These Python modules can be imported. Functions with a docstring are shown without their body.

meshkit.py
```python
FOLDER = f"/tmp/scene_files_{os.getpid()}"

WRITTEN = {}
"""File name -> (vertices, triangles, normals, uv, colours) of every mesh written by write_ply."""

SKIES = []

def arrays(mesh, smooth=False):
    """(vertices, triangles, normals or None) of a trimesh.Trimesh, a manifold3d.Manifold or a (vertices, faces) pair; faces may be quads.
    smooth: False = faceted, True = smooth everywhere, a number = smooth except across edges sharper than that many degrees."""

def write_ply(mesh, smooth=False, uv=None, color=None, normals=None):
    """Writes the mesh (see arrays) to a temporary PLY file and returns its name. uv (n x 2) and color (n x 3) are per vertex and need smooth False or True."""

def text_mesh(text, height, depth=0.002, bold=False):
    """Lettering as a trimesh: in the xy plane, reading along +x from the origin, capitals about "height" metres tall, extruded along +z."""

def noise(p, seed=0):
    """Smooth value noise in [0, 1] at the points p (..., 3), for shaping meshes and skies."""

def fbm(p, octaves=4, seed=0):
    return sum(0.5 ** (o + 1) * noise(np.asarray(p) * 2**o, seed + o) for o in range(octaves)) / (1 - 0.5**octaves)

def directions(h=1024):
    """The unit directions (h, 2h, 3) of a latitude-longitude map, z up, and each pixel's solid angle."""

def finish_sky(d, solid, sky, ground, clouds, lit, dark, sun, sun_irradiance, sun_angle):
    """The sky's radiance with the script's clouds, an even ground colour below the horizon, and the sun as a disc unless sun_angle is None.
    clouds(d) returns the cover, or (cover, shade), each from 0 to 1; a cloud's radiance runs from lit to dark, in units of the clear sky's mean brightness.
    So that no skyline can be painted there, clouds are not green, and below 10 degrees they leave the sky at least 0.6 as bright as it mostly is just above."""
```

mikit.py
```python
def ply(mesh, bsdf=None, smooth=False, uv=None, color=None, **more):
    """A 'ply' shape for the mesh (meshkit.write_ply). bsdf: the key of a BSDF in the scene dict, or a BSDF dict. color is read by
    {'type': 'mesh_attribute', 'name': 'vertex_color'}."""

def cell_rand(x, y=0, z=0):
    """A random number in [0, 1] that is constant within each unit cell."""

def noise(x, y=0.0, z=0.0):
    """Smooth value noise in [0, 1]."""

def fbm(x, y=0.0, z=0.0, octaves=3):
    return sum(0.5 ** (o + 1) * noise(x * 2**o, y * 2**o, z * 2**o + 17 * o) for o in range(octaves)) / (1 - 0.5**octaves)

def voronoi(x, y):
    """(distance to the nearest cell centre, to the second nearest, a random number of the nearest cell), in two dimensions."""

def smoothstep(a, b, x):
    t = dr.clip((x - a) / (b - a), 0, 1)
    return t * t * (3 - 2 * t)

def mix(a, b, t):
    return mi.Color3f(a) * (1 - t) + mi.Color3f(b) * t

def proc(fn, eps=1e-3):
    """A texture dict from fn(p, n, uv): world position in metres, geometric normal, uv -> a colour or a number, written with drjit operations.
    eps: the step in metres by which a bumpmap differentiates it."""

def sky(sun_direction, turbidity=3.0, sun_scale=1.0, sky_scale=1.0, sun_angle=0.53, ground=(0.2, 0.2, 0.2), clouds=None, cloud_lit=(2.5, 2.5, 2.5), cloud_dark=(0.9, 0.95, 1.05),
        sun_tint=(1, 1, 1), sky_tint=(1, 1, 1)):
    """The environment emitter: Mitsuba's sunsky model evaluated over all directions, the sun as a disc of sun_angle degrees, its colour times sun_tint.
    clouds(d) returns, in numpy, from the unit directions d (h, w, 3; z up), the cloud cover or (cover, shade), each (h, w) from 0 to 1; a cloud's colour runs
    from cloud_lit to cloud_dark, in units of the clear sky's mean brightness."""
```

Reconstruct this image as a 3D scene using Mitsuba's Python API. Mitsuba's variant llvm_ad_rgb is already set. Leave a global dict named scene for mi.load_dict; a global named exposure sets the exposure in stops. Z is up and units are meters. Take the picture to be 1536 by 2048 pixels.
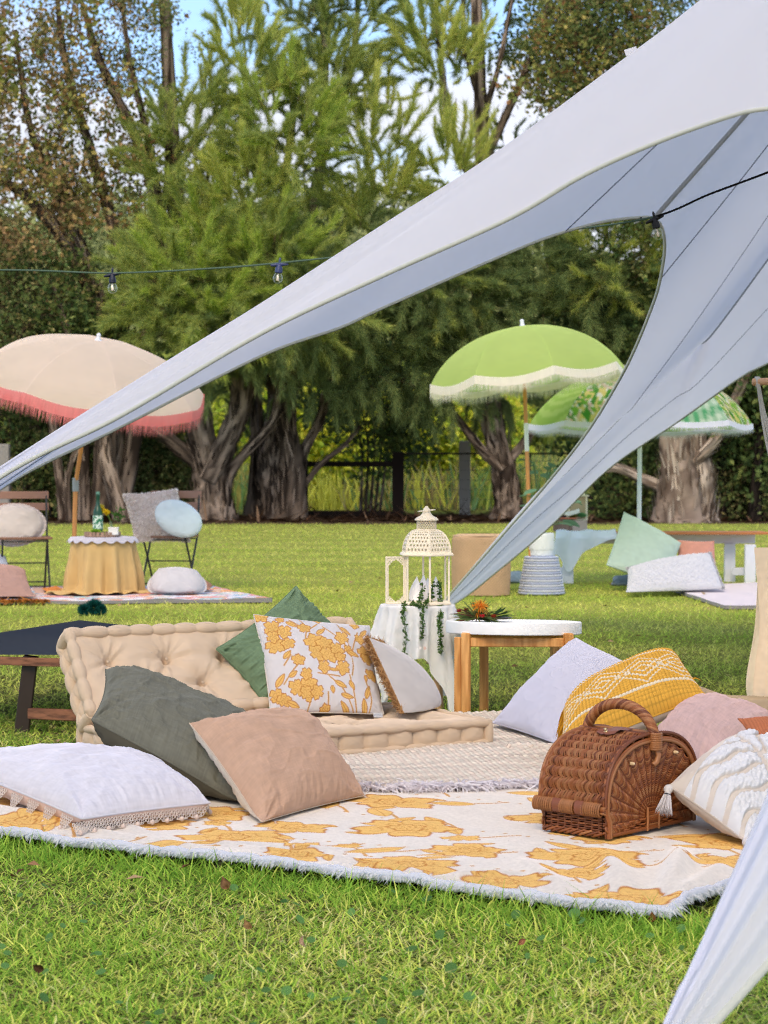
import math, numpy as np, mitsuba as mi, mikit, meshkit
import drjit as dr
T4 = mi.ScalarTransform4f
# ---------------------------------------------------------------- camera, sky, exposure
F, TH = 4200.0, math.atan(84 / 4200.0)
CT, ST = math.cos(TH), math.sin(TH)
scene, labels = {}, {}
scene['camera'] = {'type': 'thinlens', 'fov': math.degrees(2 * math.atan(768 / F)), 'fov_axis': 'x', 'aperture_radius': 0.0042, 'focus_distance': 6.3,
                   'near_clip': 0.1, 'far_clip': 1500.0, 'to_world': T4().look_at(origin=[0, 0, 1], target=[0, CT, 1 - ST], up=[0, 0, 1])}
exposure = 2.25


def clouds(d):
    p = d * np.array([5, 5, 13.0])
    n = meshkit.fbm(p + 3.1, 5, 4)
    c = np.clip((n - 0.47) / 0.13, 0, 1)
    return c * 0.9, np.clip((n - 0.6) * 2, 0, 0.6)


scene['sky_light'] = mikit.sky([-0.14, -0.72, 0.66], turbidity=3, sun_scale=0.33, sun_angle=30, sky_scale=1.6, clouds=clouds, cloud_lit=(1.5, 1.5, 1.62), cloud_dark=(0.9, 0.95, 1.1), sky_tint=(1.02, 0.99, 1.02), sun_tint=(1.0, 0.96, 0.92))

# ---------------------------------------------------------------- helpers
rng = np.random.default_rng(11)
A = np.array


def nrm(v):
    v = np.asarray(v, float)
    return v / (np.linalg.norm(v, axis=-1, keepdims=True) + 1e-12)


def P(px, py, d):
    """the point seen at a pixel of the 1536 x 2048 photograph, d metres ahead"""
    u, v = (px - 768) / F, (1024 - py) / F
    t = d / (CT + v * ST)
    return A([u * t, d, 1 + t * (v * CT - ST)])


def G(px, py, z=0.0):
    u, v = (px - 768) / F, (1024 - py) / F
    t = (z - 1) / (v * CT - ST)
    return A([u * t, t * (CT + v * ST), z])


def S(r, g, b, k=1.0):
    c = A([r, g, b], float) / 255
    return np.where(c < 0.04045, c / 12.92, ((c + 0.055) / 1.055) ** 2.4) * k


def nz(p, f, seed=0, o=3):
    return meshkit.fbm(np.asarray(p) * f, o, seed) - 0.5


def frame(z, x=(1, 0, 0)):
    z = nrm(z)
    x = np.asarray(x, float) - z * np.dot(x, z)
    if np.linalg.norm(x) < 1e-3:
        x = A([0, 1, 0]) - z * z[1]
    x = nrm(x)
    return np.stack([x, np.cross(z, x), z])


def spline(pts, n):
    """Catmull-Rom through pts, n points"""
    p = np.asarray(pts, float)
    if len(p) < 3:
        t = np.linspace(0, 1, n)[:, None]
        return p[0] * (1 - t) + p[-1] * t
    q = np.vstack([2 * p[0] - p[1], p, 2 * p[-1] - p[-2]])
    s = np.linspace(0, len(p) - 1 - 1e-9, n)
    i = s.astype(int)
    t = (s - i)[:, None]
    a, b, c, d = q[i], q[i + 1], q[i + 2], q[i + 3]
    return 0.5 * (2 * b + (c - a) * t + (2 * a - 5 * b + 4 * c - d) * t * t + (3 * b - a - 3 * c + d) * t ** 3)


def resample(pts, n):
    p = np.asarray(pts, float)
    s = np.r_[0, np.cumsum(np.linalg.norm(np.diff(p, axis=0), axis=1))]
    return np.stack([np.interp(np.linspace(0, s[-1], n), s, p[:, k]) for k in range(p.shape[1])], 1)


class M:
    def __init__(self):
        self.v, self.f, self.c, self.n = [], [], [], 0

    def add(self, v, f, c):
        v, f = np.asarray(v, float).reshape(-1, 3), np.asarray(f, int)
        if f.shape[1] == 4:
            f = np.vstack([f[:, [0, 1, 2]], f[:, [0, 2, 3]]])
        self.v.append(v)
        self.f.append(f + self.n)
        self.c.append(np.broadcast_to(np.asarray(c, float), v.shape))
        self.n += len(v)
        return self

    def flat(self, v, f, c):
        v, f = np.asarray(v, float), np.asarray(f, int)
        k = f.shape[1]
        c = np.broadcast_to(np.asarray(c, float), v.shape)[f.ravel()]
        return self.add(v[f.ravel()], np.arange(len(f) * k).reshape(-1, k), c)

    def tube(self, pts, r, c, sides=8, cap=True, closed=False, flatten=None):
        p = np.asarray(pts, float)
        n = len(p)
        r = np.broadcast_to(np.asarray(r, float), (n,))
        t = np.roll(p, -1, 0) - np.roll(p, 1, 0) if closed else np.gradient(p, axis=0)
        t = nrm(t)
        a = np.zeros_like(p)
        x = np.cross(t[0], [0, 0, 1.0]) if abs(t[0, 2]) < 0.9 else np.cross(t[0], [1.0, 0, 0])
        for i in range(n):
            x = x - t[i] * np.dot(x, t[i])
            x = x / (np.linalg.norm(x) + 1e-12)
            a[i] = x
        b = np.cross(t, a)
        g = np.arange(sides) * 2 * np.pi / sides
        v = p[:, None] + r[:, None, None] * (np.cos(g)[None, :, None] * a[:, None] + np.sin(g)[None, :, None] * b[:, None] * (1 if flatten is None else flatten))
        cc = np.asarray(c, float)
        if cc.ndim == 2:
            cc = np.repeat(cc, sides, 0)
        i, j = np.meshgrid(np.arange(n if closed else n - 1), np.arange(sides), indexing='ij')
        i2 = (i + 1) % n
        q = np.stack([i * sides + j, i * sides + (j + 1) % sides, i2 * sides + (j + 1) % sides, i2 * sides + j], -1).reshape(-1, 4)
        base = self.n
        self.add(v.reshape(-1, 3), q, cc)
        if cap and not closed:
            for k in (0, n - 1):
                ring = v[k]
                ce = c[k] if cc.ndim == 2 and np.ndim(c) == 2 else c
                o = np.arange(sides)
                f = np.stack([np.full(sides - 2, 0), o[1:-1], o[2:]], 1)
                self.add(ring, f if k else f[:, ::-1], ce)
        return self

    def box(self, c0, size, c, R=None, bev=0.003):
        """bevelled box; R rows = axes"""
        R = np.eye(3) if R is None else np.asarray(R)
        h = np.asarray(size, float) / 2
        b = min(bev, h.min() * 0.45)
        s = A([[x, y, z] for x in (-1, 1) for y in (-1, 1) for z in (-1, 1)], float)
        V = np.vstack([s * (h - b * (1 - np.eye(3)[k])) for k in range(3)])  # 8 per axis face
        idx = {tuple(x): i for i, x in enumerate(s.astype(int))}
        faces, tris = [], []
        for k in range(3):
            o = [m for m in range(3) if m != k]
            for sg in (-1, 1):
                q = []
                for a, bb in ((-1, -1), (1, -1), (1, 1), (-1, 1)):
                    t = [0, 0, 0]
                    t[k], t[o[0]], t[o[1]] = sg, a, bb
                    q.append(8 * k + idx[tuple(t)])
                faces.append(q)
            for a in (-1, 1):      # edges along axis k between faces o0 and o1
                for bb in (-1, 1):
                    t0, t1 = [0, 0, 0], [0, 0, 0]
                    t0[k], t1[k] = -1, 1
                    for t in (t0, t1):
                        t[o[0]], t[o[1]] = a, bb
                    faces.append([8 * o[0] + idx[tuple(t0)], 8 * o[0] + idx[tuple(t1)], 8 * o[1] + idx[tuple(t1)], 8 * o[1] + idx[tuple(t0)]])
        for t in idx.values():
            tris.append([t, 8 + t, 16 + t])

        def orient(fs):
            out = []
            for q in fs:
                p = V[q]
                nn = np.cross(p[1] - p[0], p[2] - p[0])
                out.append(q if np.dot(nn, p.mean(0)) > 0 else q[::-1])
            return out
        W = V @ R + np.asarray(c0, float)
        self.flat(W, orient(faces), c)
        self.flat(W, orient(tris), c)
        return self

    def beam(self, p0, p1, w, h, c, up=(0, 0, 1), bev=0.003):
        p0, p1 = np.asarray(p0, float), np.asarray(p1, float)
        z = nrm(p1 - p0)
        R = frame(z, np.cross(up, z) if abs(np.dot(up, z)) < 0.98 else (1, 0, 0))
        return self.box((p0 + p1) / 2, (w, h, np.linalg.norm(p1 - p0)), c, R, bev)

    def lathe(self, prof, c, seg=32, center=(0, 0, 0), axis=(0, 0, 1), sx=None, rot=0.0):
        pr = np.asarray(prof, float)
        R = frame(axis)
        g = np.arange(seg) * 2 * np.pi / seg + rot
        v = (pr[:, 0][:, None, None] * (np.cos(g)[None, :, None] * R[0] + np.sin(g)[None, :, None] * R[1]) + pr[:, 1][:, None, None] * R[2]) + np.asarray(center, float)
        n = len(pr)
        i, j = np.meshgrid(np.arange(n - 1), np.arange(seg), indexing='ij')
        q = np.stack([i * seg + j, i * seg + (j + 1) % seg, (i + 1) * seg + (j + 1) % seg, (i + 1) * seg + j], -1).reshape(-1, 4)
        cc = np.asarray(c, float)
        self.add(v.reshape(-1, 3), q, np.repeat(cc, seg, 0) if cc.ndim == 2 else cc)
        return self

    def grid(self, X, c, cu=False, cv=False, mask=None):
        nu, nv = X.shape[:2]
        i, j = np.meshgrid(np.arange(nu if cu else nu - 1), np.arange(nv if cv else nv - 1), indexing='ij')
        i2, j2 = (i + 1) % nu, (j + 1) % nv
        q = np.stack([i * nv + j, i2 * nv + j, i2 * nv + j2, i * nv + j2], -1).reshape(-1, 4)
        if mask is not None:
            q = q[np.asarray(mask).ravel()]
        c = np.asarray(c, float)
        return self.add(X.reshape(-1, 3), q, c.reshape(-1, 3) if c.ndim == 3 else c)

    def ribbons(self, B, D, L, Wd, Wv, c, bend=None, segs=2):
        """many flat strips: bases B, directions D, lengths L, half-width vectors Wv*Wd, end bend vectors"""
        n = len(B)
        if n == 0:
            return self
        bend = np.zeros((n, 3)) if bend is None else bend
        L, Wd = np.broadcast_to(L, (n,)), np.broadcast_to(Wd, (n,))
        rows = []
        for k in range(segs + 1):
            t = k / segs
            ctr = B + D * (L * t)[:, None] + bend * (t * t)
            if k < segs:
                w = Wv * (Wd * (1 - 0.45 * t * t))[:, None]
                rows += [ctr - w, ctr + w]
            else:
                rows.append(ctr)
        V = np.stack(rows, 1)                   # n, 2*segs+1, 3
        m = 2 * segs + 1
        fs = []
        for k in range(segs - 1):
            a = 2 * k
            fs += [[a, a + 1, a + 3], [a, a + 3, a + 2]]
        fs.append([2 * segs - 2, 2 * segs - 1, 2 * segs])
        f = (np.arange(n)[:, None, None] * m + A(fs)[None]).reshape(-1, 3)
        c = np.asarray(c, float)
        self.add(V.reshape(-1, 3), f, np.repeat(c, m, 0) if c.ndim == 2 else c)
        return self

    def get(self):
        return np.vstack(self.v), np.vstack(self.f), np.vstack(self.c)


CLOTH_K = 0.66      # cloth is a little less white than paper


def obj(key, m, bsdf='cloth', smooth=True, label=None, cat=None, group=None, kind=None):
    v, f, c = m.get()
    c = c * CLOTH_K if bsdf == 'cloth' else c
    scene[key] = mikit.ply((v, f), bsdf, smooth=smooth, color=np.clip(c, 0, 1))
    d = {k: x for k, x in (('label', label), ('category', cat), ('group', group), ('kind', kind)) if x}
    if d:
        labels[key] = d
    return key


used = {}


def name(n):
    k = used.get(n, 0)
    used[n] = k + 1
    return n if k == 0 else f'{n}_{k:03d}'


def part(t, n):
    return name(f'{t}__{n}')


def thing(n, label, cat, group=None, kind=None):
    k = name(n)
    labels[k] = {'label': label, 'category': cat}
    if group:
        labels[k]['group'] = group
    if kind:
        labels[k]['kind'] = kind
    return k


def vcol(col, p, amp=0.15, f=8.0, seed=0):
    """real unevenness of a dyed or grown surface"""
    return np.asarray(col) * (1 + amp * 2 * nz(p, f, seed))[..., None]


# ---------------------------------------------------------------- materials
VC = {'type': 'mesh_attribute', 'name': 'vertex_color'}
scene['cloth'] = {'type': 'twosided', 'bsdf': {'type': 'principled', 'base_color': VC, 'roughness': 0.85, 'specular': 0.15, 'sheen': 0.25}}
scene['matte'] = {'type': 'twosided', 'bsdf': {'type': 'diffuse', 'reflectance': VC}}
scene['semi'] = {'type': 'twosided', 'bsdf': {'type': 'principled', 'base_color': VC, 'roughness': 0.42, 'specular': 0.45}}
scene['leaf'] = {'type': 'principledthin', 'base_color': VC, 'roughness': 0.55, 'diff_trans': 0.75, 'eta': 1.35}
scene['sheer'] = {'type': 'principledthin', 'base_color': VC, 'roughness': 0.8, 'diff_trans': 1.05, 'eta': 1.3}
scene['lace'] = {'type': 'principledthin', 'base_color': VC, 'roughness': 0.8, 'diff_trans': 0.5, 'eta': 1.3}
scene['tent_fabric'] = {'type': 'principledthin', 'base_color': VC, 'roughness': 0.7, 'diff_trans': 1.0, 'eta': 1.3}
scene['metal'] = {'type': 'twosided', 'bsdf': {'type': 'principled', 'base_color': VC, 'roughness': 0.35, 'metallic': 0.8}}
scene['glass'] = {'type': 'thindielectric', 'int_ior': 1.5}


def ground_col(p, n, uv):
    a = mikit.fbm(p.x * 0.9, p.y * 0.5, 0.0, 3)
    b = mikit.noise(p.x * 9, p.y * 9, 0.0)
    e = mikit.fbm(p.x * 60, p.y * 60, 0.0, 2)
    mow = 0.5 + 0.5 * dr.sin(p.y * 3.3 + 0.12 * p.x + 2.5 * mikit.noise(p.x * 0.15, p.y * 0.15, 0.0))
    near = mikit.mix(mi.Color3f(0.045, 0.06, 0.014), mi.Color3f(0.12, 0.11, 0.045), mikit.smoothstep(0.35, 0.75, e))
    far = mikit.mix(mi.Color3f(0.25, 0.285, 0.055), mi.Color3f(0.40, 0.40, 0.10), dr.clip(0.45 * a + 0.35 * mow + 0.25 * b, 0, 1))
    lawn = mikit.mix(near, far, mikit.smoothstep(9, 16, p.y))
    dirt = mikit.mix(mi.Color3f(0.05, 0.035, 0.022), mi.Color3f(0.16, 0.11, 0.075), e)
    edge = p.y + 1.6 * mikit.fbm(p.x * 0.5, 3.0, 0.0, 3)
    field = mikit.mix(mi.Color3f(0.16, 0.19, 0.03), mi.Color3f(0.22, 0.2, 0.06), a)
    c = mikit.mix(lawn, dirt, mikit.smoothstep(38.9, 39.8, edge))
    return mikit.mix(c, field, mikit.smoothstep(46, 49, edge))


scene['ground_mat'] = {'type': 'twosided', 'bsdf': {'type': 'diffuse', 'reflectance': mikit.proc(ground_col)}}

# ---------------------------------------------------------------- ground and hill
m = M()
gx, gy = np.meshgrid(np.linspace(-400, 400, 81), np.r_[np.linspace(-60, 70, 66), np.linspace(75, 600, 30)], indexing='ij')
m.grid(np.stack([gx, gy, gx * 0], -1), (0.1, 0.15, 0.03))
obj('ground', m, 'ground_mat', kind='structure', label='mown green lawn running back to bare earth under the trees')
m = M()
hx, hy = np.meshgrid(np.linspace(-160, 160, 90), np.linspace(74, 190, 40), indexing='ij')
hz = 14.5 * np.clip((hy - 74) / 75, 0, 1) ** 1.2 * (1 + 0.35 * np.sin(hx * 0.05 + 2.2) + 0.5 * nz(np.stack([hx, hy, hx * 0], -1), 0.04, 5)) - 0.3
m.grid(np.stack([hx, hy, hz], -1), vcol(S(95, 105, 70), np.stack([hx, hy, hz], -1), 0.4, 0.3))
obj('hill', m, 'matte', kind='structure', label='bushy hillside rising far behind the trees')


def hill_z(x, y):
    return 14.5 * np.clip((y - 74) / 75, 0, 1) ** 1.2 * (1 + 0.35 * np.sin(x * 0.05 + 2.2) + 0.5 * nz(np.stack([x, y, x * 0], -1), 0.04, 5)) - 0.3

# ---------------------------------------------------------------- foliage prototypes
def needle_spray(seed, cols, n=420, L=1.0, droop=0.0):
    """one casuarina branchlet: a twig with many fine drooping needles"""
    r = np.random.default_rng(seed)
    m = M()
    tw = spline([(0, 0, 0), (L * 0.5, 0.02, 0.10), (L, 0.0, 0.10 - droop)], 6)
    m.tube(tw, np.linspace(0.011, 0.004, 6), S(84, 70, 52), 3, cap=False)
    t = r.uniform(0.1, 1.0, n)
    B = np.stack([np.interp(t, np.linspace(0, 1, 6), tw[:, k]) for k in range(3)], 1)
    D = nrm(r.normal(size=(n, 3)) * A([0.3, 0.4, 0.34]) + A([0.85, 0, 0.2 - droop]))
    W = nrm(np.cross(D, r.normal(size=(n, 3))))
    c = A(cols)[r.integers(0, len(cols), n)] * r.uniform(0.65, 1.25, (n, 1))
    ln = r.uniform(0.14, 0.34, n)
    bend = A([0.05, 0, -0.10 - 0.2 * droop]) * ln[:, None] * r.uniform(0.2, 1.5, (n, 1))
    m.ribbons(B, D, ln, r.uniform(0.004, 0.0075, n), W, c, bend, segs=2)
    return m


def leaf_spray(seed, cols, n=90, L=0.8, ll=(0.07, 0.13), w=0.3):
    """a twig cluster of broad leaves"""
    r = np.random.default_rng(seed)
    m = M()
    for k in range(4):
        e = nrm(r.normal(size=3) * 0.6 + A([1, 0, 0.2])) * L * 0.7
        m.tube(spline([(0, 0, 0), e * 0.5 + r.normal(size=3) * 0.05, e], 4), np.linspace(0.008, 0.003, 4), S(80, 66, 55), 3, cap=False)
    B = np.stack([r.uniform(0, L, n), r.normal(0, 0.2, n), r.normal(0.02, 0.2, n)], 1) 
    D = nrm(r.normal(size=(n, 3)) + A([0.5, 0, -0.25]))
    W = nrm(np.cross(D, r.normal(size=(n, 3)) + A([0, 0, 1.2])))
    ln = r.uniform(*ll, n)
    c = A(cols)[r.integers(0, len(cols), n)] * r.uniform(0.6, 1.3, (n, 1))
    V = np.stack([B, B + D * (ln * 0.45)[:, None] + W * (ln * w)[:, None], B + D * ln[:, None], B + D * (ln * 0.45)[:, None] - W * (ln * w)[:, None]], 1)
    Nn = np.cross(D, W)
    V[:, 2] -= Nn * (ln * 0.12)[:, None]
    f = (np.arange(n)[:, None, None] * 4 + A([[0, 1, 2], [0, 2, 3]])[None]).reshape(-1, 3)
    m.add(V.reshape(-1, 3), f, np.repeat(c, 4, 0))
    return m


def group_of(key, m, bsdf):
    v, f, c = m.get()
    c = c * 2.15
    scene[key] = {'type': 'shapegroup', 'leaves': mikit.ply((v, f), bsdf, smooth=False, color=np.clip(c, 0, 1))}


G1 = [S(132, 140, 78), S(120, 132, 74), S(148, 150, 80), S(110, 124, 72)]
G2 = [S(150, 156, 84), S(160, 160, 88), S(132, 146, 76), S(146, 146, 80)]
G3 = [S(92, 106, 66), S(104, 116, 70), S(82, 98, 62), S(108, 116, 72)]
G4 = [S(130, 146, 70), S(141, 153, 72), S(150, 158, 76), S(118, 134, 68)]
for k, (nm, cols, dr_) in enumerate([('spray_mid', G1, 0.1), ('spray_tip', G2, -0.25), ('spray_dark', G3, 0.35), ('spray_fresh', G4, -0.1)]):
    for q in range(2):
        group_of(f'{nm}_{q}', needle_spray(100 + 10 * k + q, cols, droop=dr_), 'leaf')
E1 = [S(118, 120, 66), S(98, 106, 60), S(140, 128, 74), S(128, 96, 66), S(90, 100, 58)]
E2 = [S(86, 96, 60), S(104, 108, 66), S(74, 88, 52), S(120, 112, 74)]
E3 = [S(60, 78, 44), S(74, 88, 50), S(96, 104, 58), S(52, 66, 40)]
E4 = [S(128, 104, 76), S(112, 102, 70), S(136, 114, 76), S(104, 102, 66)]
E5 = [S(170, 172, 62), S(150, 160, 56), S(186, 176, 70), S(120, 140, 52)]
for nm, cols, ll in (('leaf_olive', E1, (0.09, 0.16)), ('leaf_grey', E2, (0.07, 0.12)), ('leaf_dark', E3, (0.08, 0.15)), ('leaf_rust', E4, (0.08, 0.14)), ('leaf_lime', E5, (0.1, 0.22))):
    for q in range(2):
        group_of(f'{nm}_{q}', leaf_spray(200 + q + len(nm) * 7, cols, ll=ll), 'leaf')


def T_of(pos, x, s, roll, up=(0, 0, 1)):
    z = frame(x, up)          # rows: hint, cross, x
    R = np.stack([z[2], z[1] * math.cos(roll) + z[0] * math.sin(roll), z[0] * math.cos(roll) - z[1] * math.sin(roll)], 1)
    m = np.eye(4)
    m[:3, :3] = R * s
    m[:3, 3] = pos
    return T4(m)


def crown(tree, centre, rad, types, n, seed, s=(0.8, 1.3), up=0.25, shell=0.45, kind_part='crown'):
    """n sprays through one clump of a crown, pointing outwards"""
    r = np.random.default_rng(seed)
    d = nrm(r.normal(size=(n, 3)))
    q = d * (shell + (1 - shell) * r.uniform(0, 1, (n, 1)) ** 0.6)
    pos = np.asarray(centre) + q * np.asarray(rad)
    out = nrm(d + A([0, 0, up]) + r.normal(size=(n, 3)) * 0.35)
    for i in range(n):
        if pos[i, 2] < 0.15:
            continue
        k = part(tree, kind_part)
        cnt = crown.count = getattr(crown, 'count', 0) + 1
        scene[f'{tree}__{kind_part}__{cnt:04d}'] = {'type': 'instance', 'shapegroup': {'type': 'ref', 'id': f'{types[r.integers(len(types))]}_{r.integers(2)}'},
                                                   'to_world': T_of(pos[i], out[i], r.uniform(*s), r.uniform(-0.6, 0.6))}


BK = [S(124, 108, 94), S(58, 49, 43), S(168, 150, 134)]


def limb(m, pts, r0, r1, seed=0, n=None, sides=16, cols=BK, rough=0.14):
    pts = np.asarray(pts, float)
    ln = np.linalg.norm(np.diff(pts, axis=0), axis=1).sum()
    n = n or max(6, int(ln / 0.12))
    p = spline(pts, n)
    rr = np.linspace(r0, r1, n) * (1 + rough * 2 * nz(p, 2.2, seed)) * (1 + 0.45 * np.exp(-np.maximum(p[:, 2], 0) / 0.28) * (p[0, 2] < 0.3))
    limb.last = (p, rr)
    m.tube(p, rr, (0.1, 0.1, 0.1), sides, cap=False)
    v = m.v[-1]
    ang = np.tile(np.arange(sides) * 2 * np.pi / sides, n)
    q = np.stack([np.cos(ang) * 4.2 + seed, np.sin(ang) * 4.2, np.repeat(np.linspace(0, ln, n), sides) * 1.6], 1)
    w = nz(q, 1.0, seed + 5, 3)
    ctr = np.repeat(p, sides, 0)
    m.v[-1] = ctr + (v - ctr) * (1 + rough * 4.5 * w)[:, None]
    w2 = np.clip(0.45 + 7.0 * nz(q * A([1.5, 1.5, 0.8]), 1.0, seed + 9, 4), 0, 1)[:, None]
    m.c[-1] = (A(cols[1]) * (1 - w2) + A(cols[2 if seed % 2 else 0]) * w2)
    return m


def pix(pts, d):
    return [P(x, y, d + (e[0] if e else 0)) for x, y, *e in pts]


def tree(kind, label, cat, limbs, clumps, group=None, cols=BK):
    """limbs: (pixel path, depth, r0, r1); clumps: (px, py, rx, ry, depth, types, count)"""
    t = thing(kind, label, cat, group)
    m, bk = M(), M()
    for i, (path, d, r0, r1) in enumerate(limbs):
        limb(m, pix(path, d), r0, r1, seed=i + len(label), cols=cols)
        p, rr = limb.last
        k = int(len(p) * 9 * min(1.0, r0 / 0.3))
        r = np.random.default_rng(77 + i + len(label))
        j = r.integers(0, max(1, int(len(p) * 0.8)), k)
        tg = nrm(np.gradient(p, axis=0))[j]
        sd = nrm(np.cross(tg, r.normal(size=(k, 3))))
        wv = np.cross(tg, sd)
        cc = A(cols)[r.integers(0, 3, k)] * r.uniform(0.45, 1.15, (k, 1))
        bk.ribbons(p[j] + sd * (rr[j] * 1.0 + 0.004)[:, None], nrm(tg + sd * 0.06 + wv * r.normal(0, 0.1, (k, 1))), r.uniform(0.1, 0.5, k), r.uniform(0.008, 0.03, k) * (0.5 + rr[j]), wv, cc, sd * r.uniform(-0.02, 0.05, (k, 1)), segs=3)
    obj(t + '__trunk', m, 'matte')
    obj(t + '__bark', bk, 'matte', smooth=False, kind='stuff')
    for i, (px, py, rx, ry, d, ty, n) in enumerate(clumps):
        n = int(n * (0.46 if py < 330 else 0.55 if py < 500 else 0.72) * (0.66 if 'gum' in kind else 1))
        rx, ry = rx * 0.92, ry * 0.92
        s = d / F
        fine = ty[0].startswith('spray')
        crown(t, P(px, py, d), (rx * s, 0.8 * (rx + ry) * 0.5 * s, ry * s), ty, int(n * (1.75 if fine else 1.1)), 1000 + 37 * i + len(label) * 3, s=(0.45, 0.95) if fine else (0.7, 1.2), up=0.6 if py < 480 else 0.25)
    return t


MID, TIP, DRK, FRS = ['spray_mid'], ['spray_mid', 'spray_tip', 'spray_tip'], ['spray_dark'], ['spray_fresh', 'spray_mid']
# left: many-stemmed gum with sparse brownish leaves
tree('gum_tree', 'many-stemmed gum tree with thin brown stems and sparse brownish leaves at the upper left', 'tree',
     [([(205, 1030), (212, 700), (150, 520), (60, 400), (-60, 330)], 41, 0.22, 0.05), ([(215, 720), (190, 560), (120, 400), (60, 250), (30, 60)], 41, 0.13, 0.04),
      ([(230, 1030), (235, 720), (250, 560), (190, 330), (130, 120), (110, -60)], 41.5, 0.17, 0.04), ([(250, 1000), (315, 480), (280, 300), (200, 120), (150, -40)], 41.5, 0.17, 0.04),
      ([(320, 480), (300, 300), (260, 120), (235, -60)], 41.2, 0.09, 0.03), ([(170, 1040), (160, 760), (120, 620), (30, 560), (-60, 520)], 41, 0.12, 0.03),
      ([(320, 470), (345, 250), (330, 60), (340, -60)], 41.8, 0.07, 0.03), ([(130, 1040), (100, 800), (90, 650), (40, 480)], 41, 0.1, 0.03)],
     [(60, 60, 120, 110, 41, ['leaf_olive', 'leaf_rust'], 100), (190, 90, 120, 110, 41, ['leaf_olive', 'leaf_rust', 'leaf_grey'], 80), (60, 250, 110, 120, 40.5, ['leaf_olive', 'leaf_rust'], 66),
      (180, 260, 110, 90, 41, ['leaf_olive', 'leaf_grey', 'leaf_rust'], 60), (300, 110, 80, 120, 41.5, ['leaf_olive', 'leaf_grey'], 50), (60, 400, 120, 90, 40.5, ['leaf_olive', 'leaf_rust'], 90),
      (190, 420, 100, 60, 41, ['leaf_grey', 'leaf_olive'], 50), (40, 520, 100, 60, 40.5, ['leaf_rust', 'leaf_grey'], 40), (280, 300, 60, 80, 41.5, ['leaf_olive'], 28),(-90, 200, 90, 250, 41, ['leaf_olive', 'leaf_rust'], 120)])
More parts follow.
